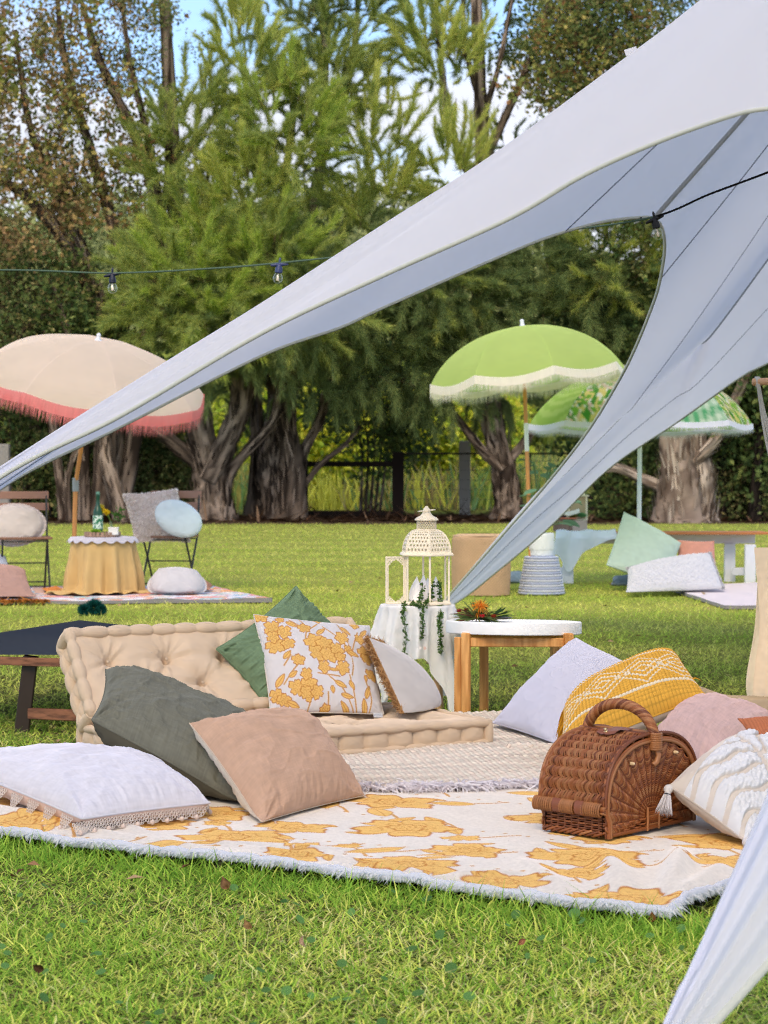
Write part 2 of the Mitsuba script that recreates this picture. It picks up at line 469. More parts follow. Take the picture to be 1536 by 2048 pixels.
# second casuarina group, centre left
tree('she_oak_tree', 'thick-based she-oak with forked trunk behind the fluffy square cushion, feathery bright green crown', 'tree',
     [([(425, 1042), (420, 960), (400, 860), (372, 700), (356, 480), (345, 300), (330, 0)], 41.5, 0.36, 0.11), ([(440, 1042), (436, 940), (470, 850), (505, 740), (520, 600), (560, 430), (590, 200)], 41.5, 0.26, 0.06),
      ([(415, 960), (470, 840), (476, 760), (450, 620), (440, 400), (450, 150)], 41.3, 0.22, 0.05), ([(405, 930), (340, 880), (290, 820), (250, 700)], 41.4, 0.16, 0.05),
      ([(442, 1000), (470, 930), (540, 850), (560, 780), (600, 650)], 41.45, 0.13, 0.04), ([(370, 700), (400, 520), (420, 300)], 41.3, 0.1, 0.03), ([(365, 640), (310, 480), (300, 330)], 41.2, 0.09, 0.03)],
     [(385, 250, 90, 110, 40.6, MID, 80), (350, 330, 70, 90, 40.5, MID, 46), (480, 120, 75, 100, 40.4, TIP, 70), (560, 270, 110, 110, 40.2, MID + ['spray_fresh'], 100), (480, 400, 70, 90, 40.2, TIP, 60), (530, 400, 70, 70, 40.6, TIP, 40),
      (400, 480, 90, 60, 40, FRS, 70), (340, 560, 90, 80, 39.8, FRS, 75), (420, 600, 110, 90, 39.6, FRS, 85), (310, 640, 60, 60, 39.6, MID, 50), (540, 540, 90, 90, 40, FRS, 90), (600, 620, 110, 80, 40.2, DRK + MID, 80), (460, 690, 110, 60, 40, DRK, 70)])
tree('she_oak_tree', 'she-oak with several twisted trunks left of the dark timber gate, dense hanging crown', 'tree',
     [([(545, 1040), (540, 950), (552, 860), (560, 760), (590, 560), (640, 330), (650, 0)], 42.5, 0.3, 0.08), ([(580, 1040), (585, 930), (572, 840), (585, 760), (640, 600), (700, 420)], 42.3, 0.28, 0.07),
      ([(582, 1030), (600, 920), (640, 840), (660, 760), (720, 640), (800, 560)], 42.4, 0.13, 0.05), ([(586, 1000), (640, 930), (690, 890), (720, 850)], 42.4, 0.07, 0.03), ([(640, 330), (700, 150), (720, -40)], 42.4, 0.09, 0.04), ([(560, 800), (500, 700), (480, 560)], 42.4, 0.1, 0.03),
      ([(500, 1030), (510, 900), (505, 800), (500, 700)], 43, 0.1, 0.06)],
     [(650, 170, 100, 90, 41.5, MID, 85), (620, 310, 70, 70, 41.4, MID + DRK, 36), (740, 290, 90, 110, 41, TIP, 80), (700, 60, 90, 70, 42, DRK + MID, 60), (690, 490, 100, 60, 41.2, MID + DRK, 60), (770, 420, 80, 70, 41, TIP, 55), (590, 60, 80, 60, 42, DRK, 40),
      (660, 640, 140, 80, 41.2, DRK, 90), (760, 720, 120, 70, 41.5, DRK, 75), (600, 740, 90, 50, 41.5, DRK, 40)])
tree('she_oak_tree', 'dark she-oak trunk behind the plain lime umbrella pole, drooping dark green crown', 'tree',
     [([(1020, 1035), (1010, 950), (985, 850), (978, 760), (960, 560), (965, 350), (958, 130), (950, -60)], 42, 0.27, 0.1), ([(1005, 940), (955, 890), (900, 820), (850, 780), (800, 760)], 41.8, 0.1, 0.04), ([(965, 400), (900, 250), (880, 100), (870, -40)], 42, 0.1, 0.03),
      ([(965, 330), (1040, 170), (1090, 40), (1100, -60)], 42, 0.09, 0.03), ([(1010, 930), (1060, 870), (1100, 800)], 42, 0.12, 0.05), ([(960, 560), (890, 480), (850, 400)], 42, 0.08, 0.03), ([(962, 250), (1000, 120), (1030, -30)], 42, 0.07, 0.03), ([(960, 200), (930, 90), (925, -30)], 42, 0.07, 0.03)],
     [(880, 130, 60, 90, 41, TIP, 60), (850, 60, 50, 60, 41.2, MID, 24), (960, 60, 80, 70, 42.5, DRK, 30), (900, 330, 70, 90, 41, TIP, 42), (860, 560, 110, 80, 41, DRK + MID, 75), (930, 640, 130, 100, 41.2, DRK, 120), (1080, 600, 120, 100, 41.4, DRK, 110), (850, 720, 110, 80, 41.6, DRK, 80),
      (960, 770, 120, 50, 42, DRK, 50), (1230, 520, 100, 90, 41, DRK + TIP, 80), (1200, 640, 110, 100, 41.4, DRK, 95), (1060, 480, 90, 50, 41.4, DRK, 45), (1020, 330, 60, 80, 42.5, DRK, 20)])
tree('paperbark_tree', 'pale flaky paperbark trunk behind the white bench with broad grey-brown bark', 'tree',
     [([(1362, 1062), (1358, 960), (1350, 880), (1352, 760), (1380, 560), (1400, 300)], 40, 0.44, 0.12), ([(1395, 1060), (1400, 960), (1388, 880), (1400, 780), (1440, 600), (1480, 380)], 40.2, 0.30, 0.10), ([(1380, 930), (1430, 880), (1470, 800), (1520, 700)], 40, 0.13, 0.06),
      ([(1340, 980), (1290, 960), (1230, 935), (1170, 950)], 40.2, 0.13, 0.06)],
     [(1180, 90, 110, 110, 41.5, ['leaf_olive', 'leaf_grey'], 130), (1120, 200, 80, 70, 41.5, ['leaf_olive', 'leaf_grey'], 70), (1300, 60, 130, 110, 42, ['leaf_grey', 'leaf_dark'], 130), (1330, 420, 130, 150, 41, ['leaf_grey', 'leaf_dark'], 150), (1480, 400, 120, 150, 41, ['leaf_grey', 'leaf_dark'], 130), (1240, 230, 90, 80, 42, ['leaf_olive', 'leaf_dark'], 60), (1420, 700, 160, 130, 41, ['leaf_dark'], 170), (1540, 820, 120, 120, 41, ['leaf_dark'], 110), (1110, 60, 70, 90, 43, ['leaf_dark'], 50)],
     cols=[S(168, 150, 134), S(112, 96, 84), S(196, 182, 166)])
for lab, x, d, r_, lean in (('slim dark tree trunk between the white umbrella pole and the lantern on the table', 1190, 43, 0.17, 10), ('slim dark tree trunk leaning just left of the white umbrella pole', 1238, 42.5, 0.14, -22), ('slim dark tree trunk standing right of the paperbark', 1440, 41, 0.13, 8), ('thin dark tree trunk at the far right edge', 1508, 40.5, 0.11, 18)):
    tree('young_tree', lab, 'tree', [([(x, 1045), (x + lean * 0.4, 920), (x + lean, 800), (x + lean * 2, 600)], d, r_, 0.05)],
         [(x, 700, 90, 90, d + 0.5, ['leaf_dark'], 60)], cols=[S(52, 46, 42), S(36, 32, 30), S(64, 58, 52)])
tree('young_tree', 'grey leaning tree trunk behind the tilted umbrella pole', 'tree', [([(250, 1045), (215, 930), (205, 860), (150, 700), (100, 560)], 40, 0.16, 0.05), ([(140, 1045), (135, 960), (160, 880), (190, 760)], 40.2, 0.06, 0.03)], [(60, 620, 120, 80, 40.5, ['leaf_grey', 'leaf_dark'], 110), (170, 720, 110, 60, 41, ['leaf_dark'], 60)])
tree('young_tree', 'thin bare-stemmed tree standing between the two big she-oaks', 'tree', [([(515, 1035), (520, 900), (515, 760), (530, 600)], 44, 0.13, 0.05)], [(500, 760, 90, 60, 44.5, DRK, 40)])

# shrubs of the understorey, each its own plant
shr = [(30, 760, 110, 110, 42.5, 'leaf_dark'), (120, 900, 110, 110, 43, 'leaf_dark'), (250, 860, 90, 100, 43.5, 'leaf_dark'), (30, 960, 90, 80, 42.8, 'leaf_grey'), (310, 980, 70, 70, 43.5, 'leaf_grey'), (740, 800, 80, 80, 45.5, 'leaf_dark'), (680, 860, 80, 60, 54, 'leaf_lime'),
       (1250, 900, 80, 110, 44, 'leaf_dark'), (1470, 900, 90, 110, 42.5, 'leaf_dark'), (1550, 960, 80, 90, 42, 'leaf_dark'), (1470, 1010, 80, 50, 41.5, 'leaf_grey'), (1290, 1000, 60, 50, 42, 'leaf_dark'), (590, 870, 60, 70, 54, 'leaf_lime'), (330, 880, 60, 60, 54, 'leaf_lime'), (850, 870, 90, 60, 55, 'leaf_lime'), (940, 860, 70, 50, 55, 'leaf_lime')]
SHL = ['dark shrub behind the top of the cream umbrella at the left edge', 'dark shrub behind the tilted umbrella pole', 'dark shrub left of the thick-based she-oak', 'grey-green shrub behind the back of the far-left folding chair', 'grey-green shrub behind the green bottle and yellow flowers',
       'dark shrub hanging above the top rail of the timber gateway', 'sunlit yellow-green shrub just above the left half of the timber gateway', 'dark shrub behind the white umbrella pole', 'dark shrub right of the paperbark trunk', 'dark shrub at the far right edge behind the timber bar and rope',
       'grey-green low shrub behind the right end of the long low table', 'dark low shrub left of the foot of the paperbark', 'sunlit yellow-green shrub between the two big she-oaks', 'sunlit yellow-green shrub seen under the fringe of the cream umbrella', 'sunlit yellow-green shrub right of the dark gateway post', 'sunlit yellow-green shrub around the grey post in the tall grass']
for i, (px, py, rx, ry, d, ty) in enumerate(shr):
    t = thing('shrub', SHL[i], 'shrub', 'shrubs under and beyond the trees')
    m = M()
    b = P(px, py, d)
    b[2] = 0
    for k in range(5):
        e = P(px + rx * (k - 2) * 0.35, py - ry * 0.3, d + 0.3 * (k % 2))
        limb(m, [b + A([0.1 * (k - 2), 0, 0]), (b + e) / 2 + A([0.1, 0, 0.2]), e], 0.035, 0.012, seed=i * 5 + k, sides=5)
    obj(t + '__stem', m, 'matte')
    s = d / F
    crown(t, P(px, py, d), (rx * s, 0.8 * rx * s, ry * s), [ty], 75, 4000 + i, kind_part='foliage', shell=0.2)

# tall sunlit grass and reeds beyond the fence, and the far bush on the hill
m = M()
n = 26000
yy = rng.uniform(52, 70, n)
xx = rng.uniform(-0.30, 0.30, n) * yy
hgt = (1.1 + 0.9 * (meshkit.noise(np.stack([xx * 0.5, yy * 0.5, xx * 0], -1), 5))) * rng.uniform(0.6, 1.2, n)
D = nrm(np.stack([rng.normal(0, 0.22, n), rng.normal(0, 0.22, n), np.ones(n)], -1))
w_ = nrm(np.stack([rng.normal(size=n), rng.normal(size=n) * 0.4, rng.normal(size=n) * 0.1], -1))
pal = A([S(150, 158, 74), S(116, 142, 80), S(172, 162, 98), S(96, 128, 86), S(142, 130, 90), S(182, 184, 84)])
tone = np.clip((meshkit.noise(np.stack([xx * 0.7, yy * 0.4, xx * 0], -1), 9) * 7).astype(int) + rng.integers(-1, 2, n), 0, 5)
m.ribbons(np.stack([xx, yy, xx * 0], -1), D, hgt, rng.uniform(0.012, 0.034, n), w_, 1.75 * pal[tone] * rng.uniform(0.7, 1.15, (n, 1)), np.stack([rng.normal(0, 0.25, n), rng.normal(0, 0.2, n), -rng.uniform(0, 0.4, n)], -1) * hgt[:, None], segs=2)
obj('tall_grass', m, 'leaf', smooth=False, label='tall yellow-green grass and reeds beyond the fence', kind='stuff')
fb = thing('far_bush', 'distant bush covering the hillside and filling the gaps between the trees', 'bush', kind='stuff')
m = M()
nb = 9000
yy = np.r_[rng.uniform(80, 150, 5500), rng.uniform(68, 82, 3500)]
xx = rng.uniform(-0.28, 0.28, nb) * yy
top = hill_z(xx, yy)
zz = np.where(np.arange(nb) < 5500, top + rng.uniform(0, 2.2, nb), rng.uniform(0.3, 3.0, nb) + 1.8 * meshkit.noise(np.stack([xx * 0.25, yy * 0.1, xx * 0], -1), 3))
k6 = 12
ctr = np.repeat(np.stack([xx, yy, zz], -1), k6, 0) + rng.normal(0, 0.55, (nb * k6, 3))
D = nrm(rng.normal(size=(nb * k6, 3)))
W = nrm(np.cross(D, rng.normal(size=(nb * k6, 3))))
tone = meshkit.noise(np.stack([xx * 0.3, yy * 0.3, xx * 0], -1), 31)
pal = S(84, 96, 58) * (1 - tone[:, None]) + S(140, 142, 92) * tone[:, None]
pal = np.where((np.arange(nb) >= 5500)[:, None], S(70, 84, 44) * (1 - tone[:, None]) + S(126, 136, 60) * tone[:, None], pal)
m.ribbons(ctr, D, rng.uniform(0.25, 0.6, nb * k6), rng.uniform(0.06, 0.16, nb * k6), W, 1.7 * np.repeat(pal, k6, 0) * rng.uniform(0.7, 1.25, (nb * k6, 1)), segs=2)
obj(fb, m, 'matte', smooth=False)
labels[fb] = {'label': 'distant bush covering the hillside and filling the gaps between the trees', 'kind': 'stuff'}

# fallen bark and leaf litter on the bare earth
m = M()
n = 2600
yy = rng.uniform(39.2, 46, n)
xx = rng.uniform(-0.24, 0.24, n) * yy
D = nrm(np.stack([rng.normal(size=n), rng.normal(size=n) * 0.6, np.abs(rng.normal(size=n)) * 0.18], -1))
m.ribbons(np.stack([xx, yy, np.full(n, 0.02)], -1), D, rng.uniform(0.1, 0.7, n), rng.uniform(0.008, 0.03, n), nrm(np.cross(D, [0, 0.4, 1.0])), A([S(120, 92, 72), S(84, 62, 48), S(152, 124, 100), S(60, 46, 38)])[rng.integers(0, 4, n)], segs=2)
obj('leaf_litter', m, 'matte', smooth=False, label='fallen bark and leaf litter under the trees', kind='stuff')

# ---------------------------------------------------------------- rug outlines on the lawn (world xy), used to keep grass off them
def rect(front_right, along, L, D):
    a = nrm(A([along[0], along[1]], float))
    b = A([-a[1], a[0]]) if -a[0] > 0 else A([a[1], -a[0]])
    return A(front_right)[:2], -a, b * (1 if b[1] > 0 else -1)


FR = G(1335, 1832, 0.03)[:2]                     # near right corner of the floral rug
ra = nrm(G(0, 1672, 0.03)[:2] - FR)              # along its front edge, to the left
rb = A([ra[1], -ra[0]])
rb = rb if rb[1] > 0 else -rb                    # along its right edge, away
RUG_L, RUG_D = 2.55, 1.55
JR = A([1.02, 6.42])                             # near right corner of the woven rug
ja = nrm(A([-1.0, -0.14]))
jb = A([ja[1], -ja[0]])
jb = jb if jb[1] > 0 else -jb
JUTE_L, JUTE_D = 1.62, 1.75
FAR_L = A([G(-260, 1213)[:2], G(545, 1207)[:2], G(420, 1178)[:2], G(-200, 1182)[:2]])
FAR_R = A([G(1448, 1220)[:2], G(1700, 1222)[:2], G(1640, 1166)[:2], G(1330, 1180)[:2]])


def inside(x, y, o, a, b, L, D, mar=0.0):
    u, v = (x - o[0]) * a[0] + (y - o[1]) * a[1], (x - o[0]) * b[0] + (y - o[1]) * b[1]
    return (u > -mar) & (u < L + mar) & (v > -mar) & (v < D + mar)


def in_poly(x, y, q):
    r = np.ones(len(x), bool)
    for i in range(len(q)):
        a, b = q[i], q[(i + 1) % len(q)]
        r &= (b[0] - a[0]) * (y - a[1]) - (b[1] - a[1]) * (x - a[0]) > 0
    return r


# ---------------------------------------------------------------- lawn blades
m = M()
bands = [(3.3, 4.6, 15000), (4.6, 6.2, 10500), (6.2, 8.6, 6500), (8.6, 12, 3600), (12, 18, 1500), (18, 27, 420), (27, 39, 170)]
for y0, y1, den in bands:
    yc = (y0 + y1) / 2
    wd = 0.185 * y1 + 0.45
    n = int((y1 - y0) * 2 * wd * den)
    x, y = rng.uniform(-wd, wd, n), rng.uniform(y0, y1, n)
    keep = np.abs(x) < 0.185 * y + 0.45
    keep &= ~inside(x, y, FR, ra, rb, RUG_L, RUG_D, -0.03) & ~inside(x, y, JR, ja, jb, JUTE_L, JUTE_D, -0.03)
    keep &= ~in_poly(x, y, FAR_L) & ~in_poly(x, y, FAR_R)
    x, y = x[keep], y[keep]
    n = len(x)
    p3 = np.stack([x, y, x * 0], -1)
    patch = meshkit.fbm(p3 * A([1.6, 1.3, 1]), 3, 12)
    fine = meshkit.fbm(p3 * 9, 2, 14)
    big = max(1.0, yc / 6.5)
    L = (0.022 + 0.026 * fine) * rng.uniform(0.6, 1.45, n) * (1.0 if yc < 12 else 1.25)
    lush = np.exp(-((y - 4.72 - 0.6 * (0.634 - x) * 0.0) / 0.5) ** 2) if yc < 6 else 0
    edge_d = (x - FR[0]) * rb[0] + (y - FR[1]) * rb[1]
    lush = np.exp(-(np.minimum(edge_d + 0.06, 0) / 0.16) ** 2) * (edge_d < 0.05) if yc < 6.3 else 0 * x
    L = L * (1 + 0.75 * lush)
    lean = 0.95 - 0.35 * lush
    D = nrm(np.stack([rng.normal(0, 1, n) * lean, rng.normal(0, 1, n) * lean, rng.uniform(0.35, 1.0, n)], -1))
    az = rng.uniform(0, 6.283, n)
    W = np.stack([np.cos(az), np.sin(az), az * 0], -1)
    q = rng.uniform(0, 1, n) + 0.55 * (patch - 0.5) - 0.35 * lush
    c = np.where((q < 0.30)[:, None], S(110, 146, 54), np.where((q < 0.62)[:, None], S(148, 173, 70), np.where((q < 0.90)[:, None], S(186, 191, 96), S(206, 194, 130))))
    if yc > 8.6:
        mow = 0.5 + 0.5 * np.sin(y * 3.3 + 0.12 * x + 2.5 * meshkit.noise(p3 * 0.15, 2))
        c = c * 0.45 + 0.55 * (S(150, 170, 70) * (1 - mow[:, None]) + S(190, 188, 96) * mow[:, None])
    c = c * 1.62 * rng.uniform(0.75, 1.25, (n, 1))
    m.ribbons(p3 + A([0, 0, 0.0]), D, L, rng.uniform(0.0011, 0.0021, n) * big, W, c, np.stack([rng.normal(0, 0.35, n), rng.normal(0, 0.35, n), -rng.uniform(0.0, 0.5, n)], -1) * L[:, None], segs=2 if yc < 8 else 1)
obj('grass', m, 'leaf', smooth=False, label='short mown grass of the lawn, greener along the rug edge', kind='stuff')
# clover and plantain leaves in the near grass
m = M()
for k in range(90):
    px, py = rng.uniform(-40, 1420), rng.uniform(1760, 2080)
    o = G(px, py, 0.024)
    if inside(o[:1], o[1:2], FR, ra, rb, RUG_L, RUG_D, 0.05)[0]:
        continue
    r = rng.uniform(0.007, 0.015)
    g = np.linspace(0, 6.283, 11)[:-1]
    R = frame(nrm(A([rng.normal(0, 0.35), rng.normal(-0.25, 0.35), 1])))
    rim = o + r * (np.cos(g)[:, None] * R[0] * rng.uniform(0.7, 1.0) + np.sin(g)[:, None] * R[1]) + R[2] * 0.1 * r
    m.add(np.vstack([[o], rim]), [[0, i + 1, (i + 1) % 10 + 1] for i in range(10)], S(104, 146, 84) * rng.uniform(0.7, 1.15))
obj('clover', m, 'leaf', smooth=False, label='round clover leaves scattered through the near grass', kind='stuff')
m = M()
for k in range(260):                            # small dry leaves scattered over the lawn
    y = 5.0 + 32 * rng.random() ** 1.6
    x = rng.uniform(-0.2, 0.2) * y
    if inside(A([x]), A([y]), FR, ra, rb, RUG_L, RUG_D, 0.1)[0] or inside(A([x]), A([y]), JR, ja, jb, JUTE_L, JUTE_D, 0.1)[0]:
        continue
    d = nrm(A([rng.normal(), rng.normal(), rng.normal(0.2, 0.3)]))
    w = nrm(np.cross(d, A([rng.normal(0, 0.4), rng.normal(0, 0.4), 1])))
    ln = rng.uniform(0.02, 0.05)
    o = A([x, y, 0.026])
    m.add(A([o, o + d * ln * 0.45 + w * ln * 0.28 + A([0, 0, 0.005]), o + d * ln, o + d * ln * 0.45 - w * ln * 0.28 + A([0, 0, 0.006])]), [[0, 1, 2, 3]], A([S(140, 108, 80), S(110, 80, 58), S(170, 142, 108), S(92, 70, 52)])[rng.integers(0, 4)])
obj('dry_leaf_litter', m, 'matte', smooth=False, label='small dry leaves scattered over the mown lawn', kind='stuff')
# single fallen leaves one can point to
for i, (px, py, sz, lab, c) in enumerate([(452, 1768, 0.034, 'curled brown fallen leaf standing in the grass in front of the floral rug', S(150, 112, 84)), (434, 1728, 0.026, 'dark fallen leaf caught at the front edge of the floral rug', S(58, 48, 44)), (498, 1850, 0.024, 'light brown fallen leaf in the grass below the curled brown leaf', S(164, 128, 90)),
                                          (1300, 1835, 0.026, 'reddish brown fallen leaf at the near corner of the floral rug', S(140, 92, 62)), (610, 1885, 0.02, 'small pinkish dry leaf right of centre-left in the near grass', S(170, 142, 122)), (80, 1935, 0.024, 'dark curled dry leaf in the near grass at the far left', S(86, 62, 46)),
                                          (1042, 1885, 0.018, 'small dry red-brown leaf in the near grass under the middle of the rug', S(146, 98, 74))]):
    t = thing('fallen_leaf', lab, 'leaf')
    m = M()
    o = G(px, py, 0.03)
    d = nrm(A([rng.normal(), rng.normal() * 0.5, 0.9]))
    w = nrm(np.cross(d, A([rng.normal() * 0.4, 1, 0.2])))
    u, v = np.meshgrid(np.linspace(0, 1, 9), np.linspace(-1, 1, 7), indexing='ij')
    nn = np.cross(d, w)
    X = o + d * ((u - 0.3) * sz)[..., None] + w * (v * sz * 0.36 * np.sin(np.pi * np.clip(u, 0.02, 0.98)) ** 0.7)[..., None] + nn * (sz * (0.25 * v * v + 0.2 * np.sin(3 * u)))[..., None]
    m.grid(X, vcol(c, X, 0.4, 120))
    m.tube([o - d * sz * 0.6, o - d * sz * 0.3], 0.0009, c * 0.7, 4)
    obj(t, m, 'matte')

# ---------------------------------------------------------------- floral print (used on rug and cushion)
YEL, YLN, WHT = S(250, 204, 120), S(200, 124, 44), S(244, 236, 224)


class Print:
    """a printed cloth: flowers, leaves and stems as shapes in metres"""

    def __init__(self, x, y, base):
        self.x, self.y = x, y
        self.fill, self.line, self.base = np.zeros(x.shape), np.zeros(x.shape), base

    def flower(self, cx, cy, R, n=6, rot=0.0, lw=None, sq=(1, 1), jag=0.0):
        lw = lw or R * 0.07
        i = (np.abs(self.x - cx) < R * 1.6) & (np.abs(self.y - cy) < R * 1.6)
        dx, dy = (self.x[i] - cx) / sq[0], (self.y[i] - cy) / sq[1]
        r, th = np.hypot(dx, dy), np.arctan2(dy, dx) + rot
        pet = np.abs(np.cos(n * th / 2))
        Rr = R * (0.58 + 0.42 * pet ** 0.5) * (1 + jag * 0.16 * np.sin(th * 11 + rot * 5) + 0.1 * np.sin(th * 2 + rot * 3))
        s = np.clip((Rr - r) / (lw * 0.5) + 0.5, 0, 1)
        ln = np.clip(1.4 - np.abs(r - Rr) / (lw * 0.7), 0, 1)
        vein = np.clip(1 - np.abs(np.sin(n * th / 2 + np.pi / 2)) * r / (lw * 0.8), 0, 1) * (r < Rr) * (r > 0.12 * R)
        ring = np.clip(1.2 - np.abs(r - Rr * 0.52) / (lw * 0.5), 0, 1) * 0.7 * (np.sin(n * th + 1) > -0.3)
        rad = np.clip(np.sin(th * 31 + 4 * np.sin(r * 40 / R)) - 0.55, 0, 1) * (r < Rr * 0.8) * 0.6
        self.fill[i] = np.maximum(self.fill[i] * (1 - s), s)
        self.line[i] = np.maximum(self.line[i] * (1 - s), np.clip(np.maximum.reduce([ln, vein, ring, rad * 1.3]), 0, 1))

    def leaf(self, cx, cy, L, W, rot, lw=0.003):
        i = (np.abs(self.x - cx) < L) & (np.abs(self.y - cy) < L)
        c, s_ = math.cos(rot), math.sin(rot)
        u, v = (self.x[i] - cx) * c + (self.y[i] - cy) * s_, -(self.x[i] - cx) * s_ + (self.y[i] - cy) * c
        t = np.clip((u + L / 2) / L, 0, 1)
        w = W / 2 * np.sin(np.pi * t) ** 0.75 * (1.25 - 0.5 * t)
        d = w - np.abs(v)
        s = np.clip(d / lw + 0.5, 0, 1) * ((u > -L / 2) & (u < L / 2))
        ln = np.maximum(np.clip(1.2 - np.abs(d) / lw, 0, 1), np.clip(1 - np.abs(v) / lw, 0, 1) * (d > 0)) * ((u > -L / 2) & (u < L / 2))
        self.fill[i] = np.maximum(self.fill[i] * (1 - s), s)
        self.line[i] = np.maximum(self.line[i] * (1 - s), ln * 0.9)

    def stem(self, pts, w):
        p = spline(pts, 40)
        best = np.full(self.x.shape, 9.0)
        lo, hi = p.min(0) - 3 * w, p.max(0) + 3 * w
        i = (self.x > lo[0]) & (self.x < hi[0]) & (self.y > lo[1]) & (self.y < hi[1])
        if not i.any():
            return
        X, Y = self.x[i], self.y[i]
        b = np.full(X.shape, 9.0)
        for a in p:
            b = np.minimum(b, np.hypot(X - a[0], Y - a[1]))
        s = np.clip((w - b) / (0.4 * w) + 0.5, 0, 1)
        self.fill[i] = np.maximum(self.fill[i], s * 0.8)
        self.line[i] = np.maximum(self.line[i], s * 0.65)

    def color(self):
        f, l = self.fill[..., None], self.line[..., None]
        return (self.base * (1 - f) + YEL * f) * (1 - l * 0.85) + YLN * l * 0.85


def rows_at(n, seed):
    return np.random.default_rng(seed).uniform(-1, 1, n)


# floral throw: u to the left along the front, v away from the camera
nu, nv = 620, 372
uu, vv = np.meshgrid(np.linspace(0, RUG_L, nu), np.linspace(0, RUG_D, nv), indexing='ij')
pr = Print(uu, vv, WHT)
r_ = np.random.default_rng(5)
for a in range(5):                      # long stems that run across the cloth with leaves and big open blooms
    y0 = 0.12 + a * 0.31
    pts = [(x, y0 + 0.10 * math.sin(2.3 * x + a * 1.7)) for x in np.linspace(-0.1, RUG_L + 0.1, 9)]
    pr.stem(pts, 0.006)
    for x in np.arange(0.1 + 0.1 * (a % 2), RUG_L, 0.2):
        yc = y0 + 0.10 * math.sin(2.3 * x + a * 1.7)
        sg = 1 if r_.random() < 0.5 else -1
        off = 0.09 * sg
        pr.stem([(x, yc), (x + 0.05, yc + off * 0.6), (x + 0.1, yc + off)], 0.005)
        if r_.random() < 0.5:
            pr.leaf(x + 0.13, yc + off * 1.1, r_.uniform(0.12, 0.19), r_.uniform(0.04, 0.07), 0.5 * sg + r_.normal(0, 0.4))
        else:
            pr.flower(x + 0.12, yc + off * 1.1, r_.uniform(0.038, 0.055), 5, r_.uniform(0, 6), jag=0.5)
for x, y, R in [(0.13, 0.07, 0.10), (0.75, 0.17, 0.10), (1.35, 0.27, 0.11), (1.95, 0.12, 0.11), (0.42, 0.47, 0.11), (1.03, 0.62, 0.12), (1.62, 0.55, 0.10), (2.25, 0.42, 0.11), (0.2, 0.85, 0.11), (0.75, 0.95, 0.10), (1.3, 0.98, 0.11), (0.15, 1.3, 0.1), (1.8, 0.9, 0.1), (0.45, 0.1, 0.075), (1.05, 0.12, 0.08), (1.65, 0.33, 0.08), (2.3, 0.12, 0.1), (0.72, 0.4, 0.08), (1.3, 0.48, 0.08), (0.1, 0.6, 0.08), (0.5, 0.75, 0.08), (1.95, 0.68, 0.09), (0.35, 0.28, 0.06)]:
    for k in range(3):
        a = k * 2.1 + x * 5
        pr.leaf(x + R * 1.2 * math.cos(a), y + R * 1.1 * math.sin(a), R * 0.9, R * 0.34, a + 0.9)
    pr.flower(x, y, R * 1.12, 5, x * 7, jag=0.5, lw=R * 0.08, sq=(1.15, 0.95))
    pr.flower(x, y, R * 0.42, 5, x * 7 + 0.6, jag=0.3, lw=R * 0.06)
o3 = np.stack([uu, vv, uu * 0], -1)
hgt = 0.034 + 0.010 * meshkit.noise(o3 * 3.1, 4)
crease = lambda cx, cy, ang, ln, w, h: h * np.exp(-(((uu - cx) * -math.sin(ang) + (vv - cy) * math.cos(ang)) / w) ** 2) * np.exp(-(((uu - cx) * math.cos(ang) + (vv - cy) * math.sin(ang)) / ln) ** 4)
for cx, cy, ang, ln, w, h in [(0.16, 0.42, 1.2, 0.24, 0.03, 0.040), (0.30, 0.36, 1.0, 0.22, 0.035, 0.028), (0.05, 0.3, 1.4, 0.25, 0.025, 0.02), (0.42, 0.22, 0.8, 0.2, 0.03, 0.015), (1.5, 0.1, 0.2, 0.3, 0.03, 0.012), (2.0, 0.2, 0.3, 0.3, 0.04, 0.02), (0.9, 0.12, 0.1, 0.35, 0.02, 0.01),
                              (1.2, 0.2, -0.3, 0.2, 0.02, 0.009), (1.75, 0.28, 0.5, 0.2, 0.03, 0.012), (0.55, 0.1, 2.2, 0.12, 0.02, 0.012), (2.3, 0.1, 0.9, 0.2, 0.03, 0.018)]:
    hgt = hgt + crease(cx, cy, ang, ln, w, h)
hgt = hgt + 0.006 * meshkit.fbm(o3 * A([6, 14, 1]), 2, 8)
ed = np.minimum(vv, uu)
hgt = hgt + 0.008 * np.exp(-(ed / 0.06) ** 2) * (meshkit.noise(o3 * 9, 2) - 0.2)
wob = 0.02 * (meshkit.fbm(np.stack([uu * 3, uu * 0, uu * 0], -1), 3, 6) - 0.5) * np.exp(-vv / 0.3)
wob2 = 0.05 * (meshkit.fbm(np.stack([vv * 3, vv * 0, vv * 0], -1), 3, 7) - 0.5) * np.exp(-uu / 0.2)


def rug_pt(u, v, h):
    q = FR + np.asarray(u)[..., None] * ra + np.asarray(v)[..., None] * rb
    return np.concatenate([q, np.asarray(h)[..., None]], -1)


